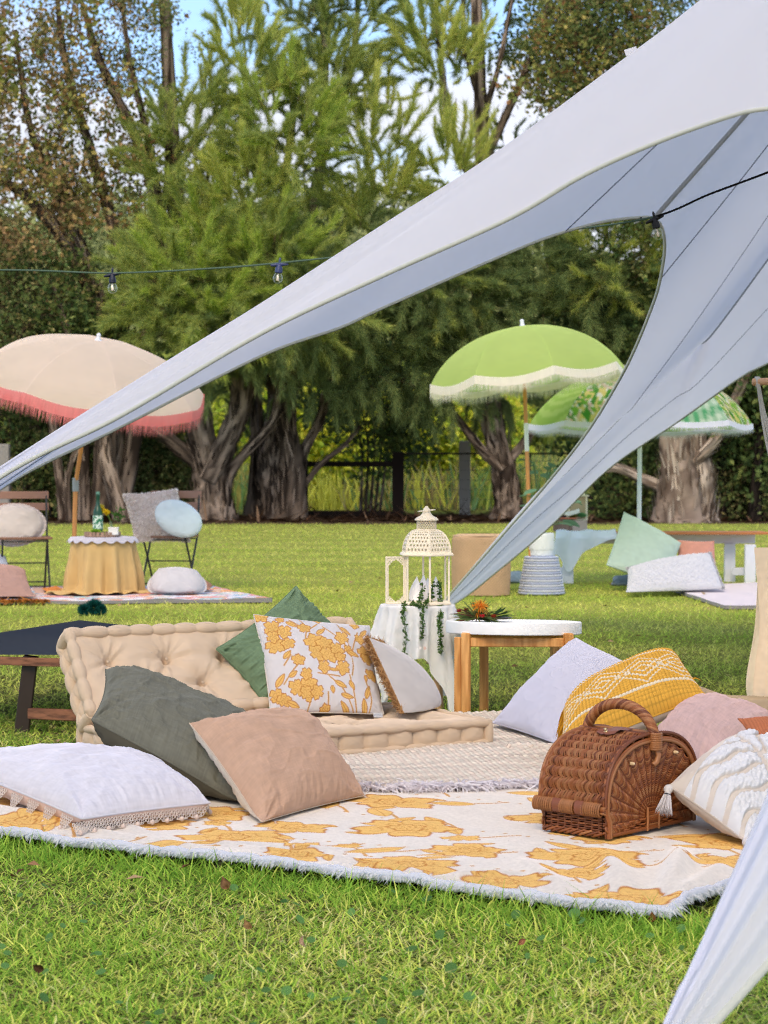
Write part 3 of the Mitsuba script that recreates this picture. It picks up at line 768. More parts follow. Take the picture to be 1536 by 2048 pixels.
X = rug_pt(uu + wob2, vv + wob * 2, hgt)
col = pr.color() * (1 + 0.10 * 2 * nz(o3, 160, 3, 2) + 0.05 * nz(o3, 14, 5))[..., None]
t = thing('floral_throw_rug', 'cream throw rug with big golden flower print and white fringe on the near grass', 'rug')
m = M().grid(X, col)
obj(t + '__cloth', m, 'cloth')
m = M()
for side in range(2):                   # knotted white fringe along the front and the right edge
    n = 3400 if side == 0 else 2000
    s = rng.uniform(0, 1, n)
    if side == 0:
        iu = (s * (nu - 1)).astype(int)
        B, outd = X[iu, 0], -rb
    else:
        iv = (s * (nv - 1)).astype(int)
        B, outd = X[0, iv], -ra
    B = B + A([rng.normal(0, 0.004, n), rng.normal(0, 0.004, n), rng.uniform(-0.004, 0.004, n)]).T
    wave = 0.4 * np.sin(s * 90) + rng.normal(0, 0.45, n)
    tang = ra if side == 0 else rb
    D = nrm(np.concatenate([outd[None] + tang[None] * wave[:, None], (rng.normal(0.25, 0.3, n) + 0.25 * np.sin(s * 130))[:, None]], 1))
    L = rng.uniform(0.008, 0.019, n)
    m.ribbons(B, D, L, 0.0028, nrm(np.cross(D, rng.normal(size=(n, 3)))), S(238, 240, 244) * rng.uniform(0.85, 1.05, (n, 1)), np.stack([rng.normal(0, .3, n), rng.normal(0, .3, n), -rng.uniform(0.4, 1.0, n)], -1) * L[:, None], segs=3)
edge = np.vstack([X[::-1, 0], X[0, 1:]])
for off in (0.004, -0.010):
    e2 = resample(edge, 500)
    m.tube(e2 + A([0, 0, off * 0.6]) + np.stack([nz(e2, 30, 2), nz(e2, 30, 5), nz(e2, 30, 8)], -1) * 0.012, 0.0085 * (1 + 1.0 * nz(e2, 60, 3)), S(236, 238, 244), 7)
obj(t + '__fringe', m, 'sheer', kind='stuff')

# woven cream and tan yarn rug under the floor mattress
t = thing('woven_yarn_rug', 'flat cream and tan yarn rug with white fringe under the floor mattress', 'rug')
m = M()
nr = 96
for k in range(nr):
    v = (k + 0.5) / nr * JUTE_D
    u = np.linspace(0, JUTE_L, 330)
    ph = k * 0.9
    bow = 0.020 * np.sin(u * 4 + 0.5) + 0.012 * np.sin(u * 11 + v * 3) + 0.006 * np.sin(u * 60 + ph)
    q = JR + u[:, None] * ja + (v + bow)[:, None] * jb
    hh = 0.047 + 0.012 * meshkit.noise(np.stack([u * 3, u * 0 + v * 5, u * 0], -1), 6) + 0.0045 * np.sin(u * 190 + (k % 2) * math.pi)
    hh = hh + 0.014 * np.exp(-((v - 0.5 - 0.25 * np.sin(u * 2)) / 0.05) ** 2) * (u < 0.5)
    a = np.clip(0.5 + 1.6 * np.sin(u * 190 + (k % 2) * math.pi), 0, 1)
    tone = meshkit.noise(np.stack([u * 2, u * 0 + v * 40, u * 0], -1), 12)
    c = S(222, 190, 170) * (1 - a[:, None]) + S(255, 246, 230) * a[:, None]
    if k % 2 == 0:
        c = S(255, 240, 224) * a[:, None] + S(226, 198, 180) * (1 - a[:, None])
    m.tube(np.concatenate([q, hh[:, None]], 1), 0.0092 + 0.0012 * np.sin(u * 190 + (k % 2) * math.pi), c * (0.8 + 0.4 * tone)[:, None] * rng.uniform(0.9, 1.08), 5, cap=False)
obj(t + '__weave', m, 'cloth', kind='stuff')
m = M()
q4 = [JR, JR + JUTE_L * ja, JR + JUTE_L * ja + JUTE_D * jb, JR + JUTE_D * jb]
m.grid(A([[[*q4[0], 0.044], [*q4[1], 0.044]], [[*q4[3], 0.044], [*q4[2], 0.044]]]), S(176, 146, 124))
obj(t + '__backing', m, 'cloth')
m = M()
n = 3800
s = rng.uniform(0, 1, n)
B = np.concatenate([JR + (s * JUTE_L)[:, None] * ja + (0.012 * np.sin(s * 9) + rng.normal(0, 0.01, n))[:, None] * jb, np.full((n, 1), 0.056)], 1)
D = nrm(np.concatenate([-jb[None] + ja[None] * (rng.normal(0, 0.8, n) + 0.5 * np.sin(s * 50))[:, None], rng.normal(0.15, 0.3, n)[:, None]], 1))
L = rng.uniform(0.03, 0.07, n)
m.ribbons(B, D, L, 0.003, nrm(np.cross(D, rng.normal(size=(n, 3)))), S(240, 236, 238) * rng.uniform(0.85, 1.05, (n, 1)), np.stack([rng.normal(0, .3, n), rng.normal(0, .3, n), -rng.uniform(0.1, .4, n)], -1) * L[:, None], segs=3)
obj(t + '__fringe', m, 'lace', kind='stuff')

# ---------------------------------------------------------------- cushions
def cushion_surface(corners, thick, n=64, conc=0.07, wr=0.008, seed=0, front=0.5, floor=None, relief=None, power=2.4, flip=None, away=False, round_=0.0, wf=1.0):
    """front and back faces of a stuffed cover over four corner points (TL, TR, BR, BL as seen from the camera)"""
    TL, TR, BR, BL = [np.asarray(c, float) for c in corners]
    s = np.linspace(-1, 1, n)
    s = np.sign(s) * (1 - (1 - np.abs(s)) ** 1.25)
    u, v = np.meshgrid(s, s, indexing='ij')
    lw, lh = np.linalg.norm(TR - TL), np.linalg.norm(BL - TL)
    if round_ > 0:
        ru, rv = u * np.sqrt(1 - v * v / 2), v * np.sqrt(1 - u * u / 2)
        U, V = u * (1 - round_) + ru * round_, v * (1 - round_) + rv * round_
    else:
        U, V = u * (1 - conc * (1 - v * v)), v * (1 - conc * (1 - u * u))
    a, b = ((U + 1) / 2)[..., None], ((V + 1) / 2)[..., None]
    base = (TL * (1 - a) + TR * a) * (1 - b) + (BL * (1 - a) + BR * a) * b
    nn = nrm(np.cross(TR - TL + BR - BL, BL - TL + BR - TR))
    ctr = (TL + TR + BR + BL) / 4
    if np.dot(nn, A([0, 0, 1]) - ctr) < 0:
        nn = -nn
    if flip is not None:
        nn = nrm(flip)
    h = ((1 - np.abs(u) ** power) * (1 - np.abs(v) ** power)) ** 0.5
    if round_ > 0.5:
        h = np.sqrt(np.clip(1 - np.maximum(u * u, v * v), 0, 1)) ** 0.9
    out = []
    for sg, fr in ((1, front), (-1, 1 - front)):
        q = np.stack([u * lw * 4, v * lh * 4, u * 0 + sg * 3 + seed * 7], -1)
        w = nz(q, 1.1, seed, 3) * 0.9
        e = 1 - np.maximum(np.abs(u), np.abs(v))
        for (cu, cv) in ((-1, -1), (1, -1), (1, 1), (-1, 1)):     # tucks that run out of each corner
            du, dv = u - cu, v - cv
            r, th = np.hypot(du, dv), np.arctan2(dv, du)
            w = w + 1.5 * nz(np.stack([th * 2.6, r * 0.7, r * 0 + cu + 2 * cv + seed], -1), 1.0, seed + 3, 2) * np.exp(-(r / 0.75) ** 2) * np.clip(r * 5, 0, 1)
        for cr, al in ((u, v), (v, u)):                          # gathers along the seams
            w = w + 0.8 * nz(np.stack([al * 9 * wf, np.sign(cr) * 2, cr * 0.6 + seed], -1), 1.0, seed + 7, 2) * np.exp(-((1 - np.abs(cr)) / 0.22) ** 2)
        rid = 1 - np.abs(2 * meshkit.noise(np.stack([u * lw * 7 + v * lh * 4 + 0.6 * w, v * lh * 9 - u * lw * 3, u * 0 + seed * 3 + sg], -1), seed + 11) - 1)
        rid2 = 1 - np.abs(2 * meshkit.noise(np.stack([u * lw * 17 + w, v * lh * 11 + u * lw * 9, u * 0 + seed * 5 + sg], -1), seed + 13) - 1)
        w = w + 0.11 * nz(np.stack([(u * lw * 0.8 + v * lh * 0.6) * 34 + 2.0 * w, (v * lh * 0.8 - u * lw * 0.6) * 8, u * 0 + seed + sg], -1), 1.0, seed + 17, 2) * (0.35 + 0.65 * (1 - e))
        w = w + 0.20 * (rid ** 5) * np.clip(e * 2, 0, 1) + 0.10 * (rid2 ** 4) * np.clip(1.2 - e, 0.3, 1)
        disp = thick * fr * h + wr * 2.7 * w * np.clip(e * 14, 0, 1)
        if relief is not None and sg == 1:
            disp = disp + relief((U + 1) / 2 * lw, (V + 1) / 2 * lh) * np.clip(e * 10, 0, 1)
        X = base + nn * (sg * disp)[..., None]
        if floor is not None:
            z = X[..., 2]
            X[..., 2] = np.where(z < floor + 0.03, floor + 0.03 * np.exp((np.minimum(z, floor + 0.03) - floor - 0.03) / 0.03), z)
        out.append(X)
    return out, (U + 1) / 2 * lw, (V + 1) / 2 * lh, nn


def cushion(nm, label, corners, thick, col, back=None, cat='cushion', group=None, pat=None, amp=0.09, bsdf='cloth', piping=None, extra=None, slub=0.0, **kw):
    t = thing(nm, label, cat, group)
    (f, b), U, V, nn = cushion_surface(corners, thick, **kw)
    col = np.asarray(col, float)
    back = col if back is None else np.asarray(back, float)
    cf = pat(U, V) if pat else np.broadcast_to(col, f.shape)
    cf = cf * (1 + amp * 2 * nz(f, 26, 3, 3))[..., None]
    if slub:
        q = np.stack([U * 34, V * 330, U * 0], -1)
        cf = cf * (1 + slub * (nz(q, 1, 4, 2) + nz(q[..., [1, 0, 2]] * A([1, 1, 1]), 1, 6, 2) * 0.0 + nz(np.stack([U * 330, V * 34, U * 0], -1), 1, 8, 2)))[..., None]
    m = M().grid(f, cf)
    obj(t + '__front_cover', m, bsdf)
    obj(t + '__back_cover', M().grid(b, back * (1 + amp * 2 * nz(b, 26, 5, 3))[..., None]), bsdf)
    rim = np.vstack([f[:, 0], f[-1, 1:], f[-2::-1, -1], f[0, -2:0:-1]])
    m = M().tube(resample(np.vstack([rim, rim[:1]]), 220)[:-1], 0.0028 if piping is None else piping[0], (col * 0.92) if piping is None else piping[1], 6, closed=True)
    obj(t + '__seam', m, bsdf)
    if extra:
        extra(t, f, b, nn, rim)
    return t


FL = 0.036          # top of the near rug, about
# tufted floor mattress: seat and back
BEIGE = S(242, 217, 187)


def mattress(t, o, ax, ay, L, D, TH_, tufts, seed, side_rows=1, roll=1.0):
    """tufted cushion: o = near bottom corner, ax along its length, ay across, az its thickness"""
    ax, ay = nrm(ax), nrm(ay)
    az = nrm(np.cross(ax, ay))
    az = az if az[2] > 0 or abs(az[2]) < 0.05 else -az

    def W(x, y, z):
        return np.asarray(o) + x[..., None] * ax + y[..., None] * ay + z[..., None] * az
    e = 0.012
    x, y = np.meshgrid(np.linspace(e, L - e, int(L / 0.009)), np.linspace(e, D - e, int(D / 0.009)), indexing='ij')
    bd = np.minimum.reduce([x, L - x, y, D - y])
    h = 0.020 * (1 - np.exp(-bd / 0.05))
    q3 = np.stack([x, y, x * 0 + seed], -1)
    near = np.full(x.shape, 9.0)
    for k, (tx, ty) in enumerate(tufts):
        dx, dy = x - tx * L, y - ty * D
        r, th = np.hypot(dx, dy), np.arctan2(dy, dx)
        h = h - 0.044 * np.exp(-r / 0.034) - 0.012 * np.exp(-(r / 0.1) ** 2)
        h = h + 0.030 * (meshkit.noise(np.stack([np.cos(th) * 4.5 + k * 5, np.sin(th) * 4.5, r * 4], -1), seed) - 0.5) * np.exp(-(r / 0.11) ** 2) * np.clip(r * 30, 0, 1)
    for a in range(len(tufts)):             # creases that join neighbouring tufts
        for b in range(a):
            pa, pb = A([tufts[a][0] * L, tufts[a][1] * D]), A([tufts[b][0] * L, tufts[b][1] * D])
            ln = np.linalg.norm(pb - pa)
            if ln < 0.27:
                s = np.clip(((x - pa[0]) * (pb - pa)[0] + (y - pa[1]) * (pb - pa)[1]) / ln ** 2, 0, 1)
                dd = np.hypot(x - pa[0] - s * (pb - pa)[0], y - pa[1] - s * (pb - pa)[1]) + 0.006 * nz(q3, 14, 3)
                h = h - 0.011 * np.exp(-(dd / 0.011) ** 2) * (0.35 + 0.65 * np.abs(2 * s - 1))
    h = h + 0.010 * nz(q3, 7, seed) * np.clip(bd / 0.04, 0, 1)
    top = W(x, y, TH_ + h)
    m = M().grid(top, vcol(BEIGE, top, 0.07, 18))
    m.grid(W(x[::6, ::6], y[::6, ::6], 0 * x[::6, ::6]), BEIGE)
    for sx, (p0, p1, nrm_) in enumerate([((e, e), (L - e, e), (0, -1)), ((L - e, e), (L - e, D - e), (1, 0)), ((L - e, D - e), (e, D - e), (0, 1)), ((e, D - e), (e, e), (-1, 0))]):
        ln = math.hypot(p1[0] - p0[0], p1[1] - p0[1])
        s, w = np.meshgrid(np.linspace(0, ln, int(ln / 0.006)), np.linspace(0, 1, 26), indexing='ij')
        npuff = max(2, round(ln / (0.095 if side_rows == 1 else 0.075)))
        ss = s / ln * npuff + 0.08 * nz(np.stack([s * 9, w * 2, s * 0 + sx], -1), 1.0, seed)
        puff = np.abs(np.sin(np.pi * (ss + 0.03))) ** 0.42
        rowp = np.abs(np.sin(np.pi * np.clip(w * side_rows, 0.02, side_rows - 0.02))) ** 0.5
        out = 0.022 * puff * rowp + 0.004 * nz(np.stack([s * 22, w * 3, s * 0 + sx], -1), 1.0, seed + 2)
        px = p0[0] + (p1[0] - p0[0]) * s / ln + nrm_[0] * out
        py = p0[1] + (p1[1] - p0[1]) * s / ln + nrm_[1] * out
        X = W(px, py, w * TH_)
        m.grid(X, vcol(BEIGE, X, 0.07, 18))
    obj(t + '__body', m, 'cloth')
    for z in (0.008, TH_ - 0.002):          # hand-stitched rolled edges
        pth = [(0, 0), (L, 0), (L, D), (0, D), (0, 0)]
        pts = []
        for (a, b) in zip(pth[:-1], pth[1:]):
            k = int(math.hypot(b[0] - a[0], b[1] - a[1]) / 0.007)
            for i in range(k):
                f = i / k
                pts.append((a[0] + (b[0] - a[0]) * f, a[1] + (b[1] - a[1]) * f))
        pts = A(pts)
        sarc = np.arange(len(pts)) * 0.007
        pin = np.abs(np.sin(np.pi * (sarc / 0.085 + 0.5 * nz(np.stack([sarc * 4, sarc * 0, sarc * 0], -1), 1, seed)))) ** 0.45
        r = (0.0125 + 0.0105 * pin) * roll
        wv = W(pts[:, 0], pts[:, 1], z + 0.004 * nz(np.stack([sarc * 6, sarc * 0, sarc * 0 + z], -1), 1, seed))
        obj(part(t, 'rolled_edge'), M().tube(wv, r, vcol(BEIGE * 0.98, wv, 0.07, 18), 10, closed=True), 'cloth')
    for cx_, cy_ in ((0, 0), (L, 0), (L, D), (0, D)):
        m = M()
        zz = np.linspace(0.0, TH_, 12)
        wv = W(A(cx_) + 0 * zz, A(cy_) + 0 * zz, zz)
        m.tube(wv, 0.020 * roll + 0.004 * np.sin(zz / TH_ * 3.1), vcol(BEIGE, wv, 0.05, 18), 10)
        obj(part(t, 'corner'), m, 'cloth')
    for tx, ty in tufts:
        c = W(A(tx * L), A(ty * D), A(TH_ - 0.020))
        m = M().lathe([(0.0001, 0.004), (0.005, 0.003), (0.007, 0), (0.005, -0.004)], BEIGE * 0.8, 10, c, az)
        obj(part(t, 'tuft'), m, 'cloth')


MF = A([-0.73, 6.60, 0.052])
MX, MY = A([0.866, 0.5, 0]), A([-0.5, 0.866, 0])
t = thing('floor_mattress', 'long beige tufted seat mattress lying on the woven rug with stitched puffy sides', 'mattress')
mattress(t, MF, MX, MY, 1.26, 0.60, 0.080, [(a, b) for a in (0.13, 0.38, 0.63, 0.87) for b in (0.3, 0.75)] + [(0.26, 0.52), (0.5, 0.52), (0.75, 0.52)], 3, roll=0.66)
t = thing('back_cushion', 'beige tufted back mattress leaning upright behind the seat mattress against the black lounger', 'mattress')
lean = nrm(A([-0.5 * 0.62, 0.866 * 0.62, 0.80]))
mattress(t, MF + MY * 0.58 + A([0, 0, 0.072]), MX, lean, 1.10, 0.325, 0.095, [(a, 0.66) for a in (0.11, 0.31, 0.51, 0.71, 0.91)] + [(a, 0.34) for a in (0.21, 0.41, 0.61, 0.81)], 8, side_rows=2)

# cushions on and in front of the mattress
GRN = S(124, 150, 116)
cushion('cushion', 'crumpled green linen cushion standing on one corner behind the floral cushion', [P(592, 1172, 7.70), P(712, 1290, 7.74), P(545, 1440, 7.34), P(432, 1298, 7.40)], 0.15, GRN, seed=2, wr=0.015, conc=0.09, amp=0.14, wf=1.6, n=140, slub=0.26)
nP = 300
FC = [P(507, 1229, 7.48), P(739, 1252, 7.60), P(768, 1432, 7.36), P(541, 1428, 7.30)]
lwF = np.linalg.norm(FC[1] - FC[0])


def floral_pat(U, V):
    pr = Print(U, V, S(236, 233, 234))
    L_ = 0.003
    for pts in ([(0.16, 0.02), (0.175, 0.06), (0.165, 0.11)], [(0.12, 0.03), (0.17, 0.07)], [(0.22, 0.04), (0.175, 0.08)], [(0.30, 0.03), (0.32, 0.1), (0.33, 0.2), (0.32, 0.25)], [(0.24, 0.05), (0.3, 0.11), (0.325, 0.17)], [(0.37, 0.06), (0.345, 0.12), (0.33, 0.17)],
                [(0.06, 0.29), (0.1, 0.24), (0.13, 0.21)], [(0.07, 0.22), (0.1, 0.18)], [(0.23, 0.26), (0.28, 0.31), (0.32, 0.39)], [(0.31, 0.25), (0.32, 0.33), (0.33, 0.4)], [(0.37, 0.26), (0.385, 0.33), (0.37, 0.4)], [(0.13, 0.40), (0.16, 0.33), (0.17, 0.3)], [(0.22, 0.32), (0.215, 0.4)], [(0.19, 0.25), (0.27, 0.26)]):
        pr.stem(pts, 0.0028)
    for x, y, R, r in [(0.02, 0.012, 0.028, 0.2), (0.05, 0.07, 0.036, 1.0), (0.085, 0.085, 0.03, 2.0), (0.05, 0.14, 0.036, 0.4), (0.09, 0.135, 0.026, 3.0), (0.045, 0.105, 0.026, 2.2), (0.18, 0.125, 0.04, 0.6), (0.215, 0.13, 0.034, 1.7), (0.185, 0.17, 0.034, 2.5), (0.225, 0.175, 0.034, 0.1), (0.255, 0.15, 0.03, 1.1), (0.262, 0.18, 0.022, 0.4),
                       (0.28, 0.095, 0.03, 0.8), (0.155, 0.065, 0.025, 0.4), (0.08, 0.03, 0.016, 0.5), (0.2, 0.225, 0.026, 0.9), (0.265, 0.225, 0.03, 2.0), (0.115, 0.2, 0.025, 0.3), (0.295, 0.145, 0.018, 1), (0.1, 0.305, 0.034, 1.4), (0.14, 0.29, 0.03, 0.3), (0.13, 0.325, 0.028, 2.4), (0.165, 0.32, 0.026, 0.7), (0.03, 0.33, 0.03, 1.2), (0.05, 0.345, 0.026, 0.2), (0.135, 0.255, 0.024, 2.0),
                       (0.345, 0.09, 0.022, 1.0), (0.355, 0.145, 0.03, 0.5), (0.36, 0.17, 0.024, 2.5), (0.37, 0.235, 0.026, 1.3), (0.19, 0.375, 0.02, 0.5), (0.21, 0.012, 0.018, 1.0), (0.34, 0.02, 0.02, 2.0)]:
        pr.flower(x * lwF / 0.40, y, R * 0.95, 5, r, lw=0.0032, jag=0.4)
    for x, y, L, W, a in [(0.115, 0.05, 0.045, 0.02, 0.5), (0.21, 0.075, 0.05, 0.018, -0.7), (0.3, 0.06, 0.05, 0.016, 0.9), (0.365, 0.055, 0.05, 0.016, -0.9), (0.31, 0.16, 0.05, 0.018, 0.4), (0.045, 0.275, 0.06, 0.022, -0.9), (0.09, 0.255, 0.04, 0.018, -0.6), (0.08, 0.18, 0.045, 0.018, -0.8), (0.25, 0.29, 0.05, 0.02, 0.5), (0.27, 0.33, 0.05, 0.018, 0.2), (0.29, 0.29, 0.04, 0.018, 1.2), (0.345, 0.31, 0.06, 0.018, -1.2),
                          (0.265, 0.375, 0.07, 0.018, 0.9), (0.33, 0.37, 0.07, 0.02, 1.5), (0.22, 0.31, 0.03, 0.016, 1.5), (0.345, 0.255, 0.03, 0.012, 1.5), (0.08, 0.36, 0.05, 0.02, 0.4), (0.235, 0.235, 0.04, 0.012, 0.1)]:
        pr.leaf(x * lwF / 0.40, y, L, W, a, 0.0022)
    return pr.color()


def maker_tab(t, f, b, nn, rim):
    c = f[-28, -4] + nn * 0.006
    X = c + np.linspace(-0.016, 0.016, 6)[:, None, None] * A([1, 0.05, -0.02]) + np.linspace(0, 0.016, 4)[None, :, None] * A([0.1, -0.1, -1]) + A([0, -0.004, 0])
    obj(t + '__tab', M().grid(X, S(232, 236, 244)), 'cloth', label='small white sewn fabric tab')
    m = M()
    for k in range(7):
        m.box(c + A([-0.011 + k * 0.0036, -0.0055, -0.0075]), (0.0016, 0.0008, 0.004), S(140, 160, 190), bev=0.0001)
    obj(t + '__tab__print', m, 'matte')


cushion('cushion', 'square white cushion printed with golden yellow flowers and leaves leaning on the back mattress', FC, 0.12, WHT, seed=5, n=nP, wr=0.004, conc=0.045, amp=0.03, pat=floral_pat, floor=0.128, extra=maker_tab)


def shag(t, f, b, nn, rim):
    m = M()
    n = 9000
    i, j = rng.integers(0, f.shape[0], n), rng.integers(0, f.shape[1], n)
    B = f[i, j]
    D = nrm(nn + rng.normal(0, 0.55, (n, 3)))
    L = rng.uniform(0.006, 0.017, n)
    m.ribbons(B, D, L, 0.0021, nrm(np.cross(D, rng.normal(size=(n, 3)))), A([S(214, 166, 112), S(190, 136, 82), S(228, 184, 132)])[rng.integers(0, 3, n)] * rng.uniform(0.7, 1.1, (n, 1)), rng.normal(0, 0.5, (n, 3)) * L[:, None], segs=3)
    obj(t + '__shaggy_pile', m, 'cloth', smooth=False, kind='stuff', label='shaggy caramel pile')


cushion('cushion', 'small cushion seen edge-on with shaggy caramel front and plain white back', [P(736, 1274, 7.42), P(770, 1286, 7.70), P(850, 1412, 7.60), P(806, 1426, 7.26)], 0.20, S(206, 156, 100), back=S(226, 220, 214), seed=9, front=0.18, wr=0.004, floor=0.128, extra=shag, flip=nrm(A([-0.86, -0.42, 0.28])), conc=0.03)
cushion('cushion', 'big charcoal grey-green linen cushion slumped between the white pillow and the tan velvet cushion', [P(211, 1339, 6.72), P(560, 1470, 6.62), P(500, 1622, 5.95), P(183, 1440, 6.22)], 0.24, S(126, 126, 112), back=S(100, 96, 80), seed=12, front=0.42, wr=0.016, conc=0.06, amp=0.06, floor=FL + 0.01, n=170, slub=0.26)
cushion('cushion', 'tan velvet cushion with cream back leaning forward in front of the grey cushion', [P(379, 1447, 6.12), P(618, 1425, 6.52), P(730, 1601, 6.12), P(524, 1656, 5.66)], 0.17, S(218, 180, 152), back=S(240, 228, 208), seed=17, front=0.6, wr=0.009, conc=0.05, amp=0.12, floor=FL + 0.004, n=150, slub=0.12, piping=(0.0022, S(226, 208, 186)))


def lace(t, f, b, nn, rim):
    """cream crochet trim with hanging lace points sewn along the near edges"""
    m = M()
    for edge, sd in ((f[:, -1], A([-0.1, -1, 0])), (f[0, :], A([-1, -0.6, 0])), (f[-1, :], A([1, -0.6, 0]))):
        e = resample(edge, 160)
        for k in range(0, 160, 18):
            o = e[k] + A([0, 0, -0.004])
            al = nrm(e[min(k + 1, 159)] - e[k - 1 if k else 0])
            dn = nrm(A([0, 0, -1]) + sd * 0.45)
            for r in range(5):
                hw = 0.030 * (1 - r / 5.2)
                for q in np.linspace(-1, 1, 6 - r):
                    c = o + al * q * hw + dn * (0.008 + r * 0.0085)
                    g = np.linspace(0, 2 * np.pi, 7)[:-1]
                    ring = c + 0.0045 * (np.cos(g)[:, None] * al + np.sin(g)[:, None] * dn)
                    ring[:, 2] = np.maximum(ring[:, 2], FL + 0.012)
                    m.tube(ring, 0.0012, S(250, 238, 228), 4, closed=True)
            tip = o + dn * 0.05
            tip[2] = max(tip[2], FL + 0.014)
            m.lathe([(0.0005, -0.008), (0.006, -0.004), (0.007, 0.003), (0.0005, 0.008)], S(244, 222, 208), 7, tip)
    obj(t + '__lace_trim', m, 'cloth', label='cream crochet lace trim with small bobbles', kind='stuff')


cushion('pillow', 'large white pillow with blush underside and crochet lace edge, flat on the floral rug', [P(-120, 1522, 6.25), P(300, 1524, 6.3), P(420, 1606, 5.78), P(165, 1638, 5.50)], 0.18, S(240, 238, 246), back=S(246, 216, 200), cat='pillow', seed=21, front=0.52, wr=0.008, conc=0.03, amp=0.03, floor=FL + 0.004, n=150, slub=0.12, wf=1.3, flip=(0, 0, 1), extra=lace)
# right-hand heap


def waffle(U, V):
    return 0.0022 * (np.abs(np.sin(U * np.pi / 0.010)) * np.abs(np.sin(V * np.pi / 0.010))) * ((V < 0.40) & (V > 0.02))


cushion('pillow', 'white waffle-weave pillow with flat border propped diagonally beside the round white table', [P(1152, 1276, 8.0), P(1268, 1334, 7.55), P(1112, 1492, 7.12), P(985, 1446, 7.62)], 0.13, S(226, 226, 242), cat='pillow', seed=25, n=170, conc=0.03, wr=0.005, amp=0.03, relief=waffle, floor=0.058)


def knit_h(U, V):
    pit = 0.0118
    return 0.0052 * np.abs(np.sin(U * np.pi / pit)) ** 0.6 * np.abs(np.sin(V * np.pi / pit)) ** 0.6


YM, YC = S(242, 186, 76), S(250, 236, 206)


def knit_pat(U, V):
    a, b = (U - U.max() * 0.45), (V - V.max() * 0.56)
    c = np.broadcast_to(YM, U.shape + (3,)).copy()
    for cx in (-0.19, -0.045, 0.10, 0.22):
        d = np.abs(a - cx) + 1.05 * np.abs(b - 0.01)
        for lo, hi in ((0.022, 0.034), (0.058, 0.072), (0.095, 0.104)):
            c[(d > lo) & (d < hi)] = YC
    st = (np.abs(np.abs(b) - 0.118) < 0.005)
    c[st] = YC
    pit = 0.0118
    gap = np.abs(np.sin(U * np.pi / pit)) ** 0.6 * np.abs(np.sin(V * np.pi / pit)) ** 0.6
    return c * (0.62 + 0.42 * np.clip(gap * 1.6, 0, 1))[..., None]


def tass(t, f, b, nn, rim):
    m = M()
    for edge, out in ((f[-1, :], nrm(f[-1, f.shape[1] // 2] - f[-20, f.shape[1] // 2])), (f[0, :], nrm(f[0, f.shape[1] // 2] - f[20, f.shape[1] // 2]))):
        n = 420
        B = resample(edge, n)
        D = nrm(out * 0.8 + A([0, 0, -0.55]) + rng.normal(0, 0.35, (n, 3)))
        L = rng.uniform(0.028, 0.062, n)
        m.ribbons(B, D, L, 0.0028, nrm(np.cross(D, rng.normal(size=(n, 3)))), S(226, 162, 44) * rng.uniform(0.75, 1.1, (n, 1)), A([0, 0, -0.8]) * L[:, None], segs=3)
    obj(t + '__fringe', m, 'cloth', kind='stuff', label='golden yarn fringe')


cushion('cushion', 'mustard yellow knitted lumbar cushion with cream diamond pattern and yarn fringe behind the basket', [P(1128, 1418, 6.95), P(1352, 1308, 7.15), P(1412, 1392, 6.75), P(1120, 1510, 6.55)], 0.17, YM, back=S(236, 224, 206), seed=31, n=230, conc=0.03, wr=0.003, amp=0.05, relief=knit_h, pat=knit_pat, front=0.62, extra=tass, power=3)
cushion('cushion', 'plain dusty pink cushion lying behind the basket and the white tufted cushion', [P(1305, 1466, 6.55), P(1392, 1402, 6.95), P(1560, 1440, 6.62), P(1440, 1570, 6.20)], 0.15, S(224, 192, 186), seed=35, wr=0.010, conc=0.03, amp=0.05, floor=FL + 0.015, front=0.6, n=120, slub=0.2, piping=(0.0045, S(216, 182, 176)))


def cord(U, V):
    return 0.002 * np.abs(np.sin(U * np.pi / 0.007)) * np.abs(np.sin(V * np.pi / 0.012))


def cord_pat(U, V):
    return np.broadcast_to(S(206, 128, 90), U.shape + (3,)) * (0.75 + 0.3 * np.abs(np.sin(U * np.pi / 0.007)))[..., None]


cushion('cushion', 'rust orange ribbed cushion at the right edge of the picture above the white tufted cushion', [P(1477, 1438, 5.86), P(1760, 1440, 6.0), P(1740, 1640, 5.7), P(1552, 1552, 5.66)], 0.13, S(206, 128, 90), seed=38, wr=0.004, n=180, relief=cord, pat=cord_pat)


def loops(U, V):
    """rows of chenille tufting in curved bands"""
    w = V + 0.03 * np.sin(U * 16 + 0.6) + 0.012 * np.sin(U * 41)
    band = (np.sin(w * 2 * np.pi / 0.058) > -0.62) & (V > 0.05) & (V < 0.44) & (np.abs(np.sin(U * 9 + V * 7)) > 0.12)
    return np.where(band, 0.004 + 0.011 * (meshkit.noise(np.stack([U * 150, V * 150, U * 0], -1), 3)), 0.0)


def loops_pat(U, V):
    on = loops(U, V) > 0
    return np.where(on[..., None], S(244, 246, 250), S(236, 226, 214))


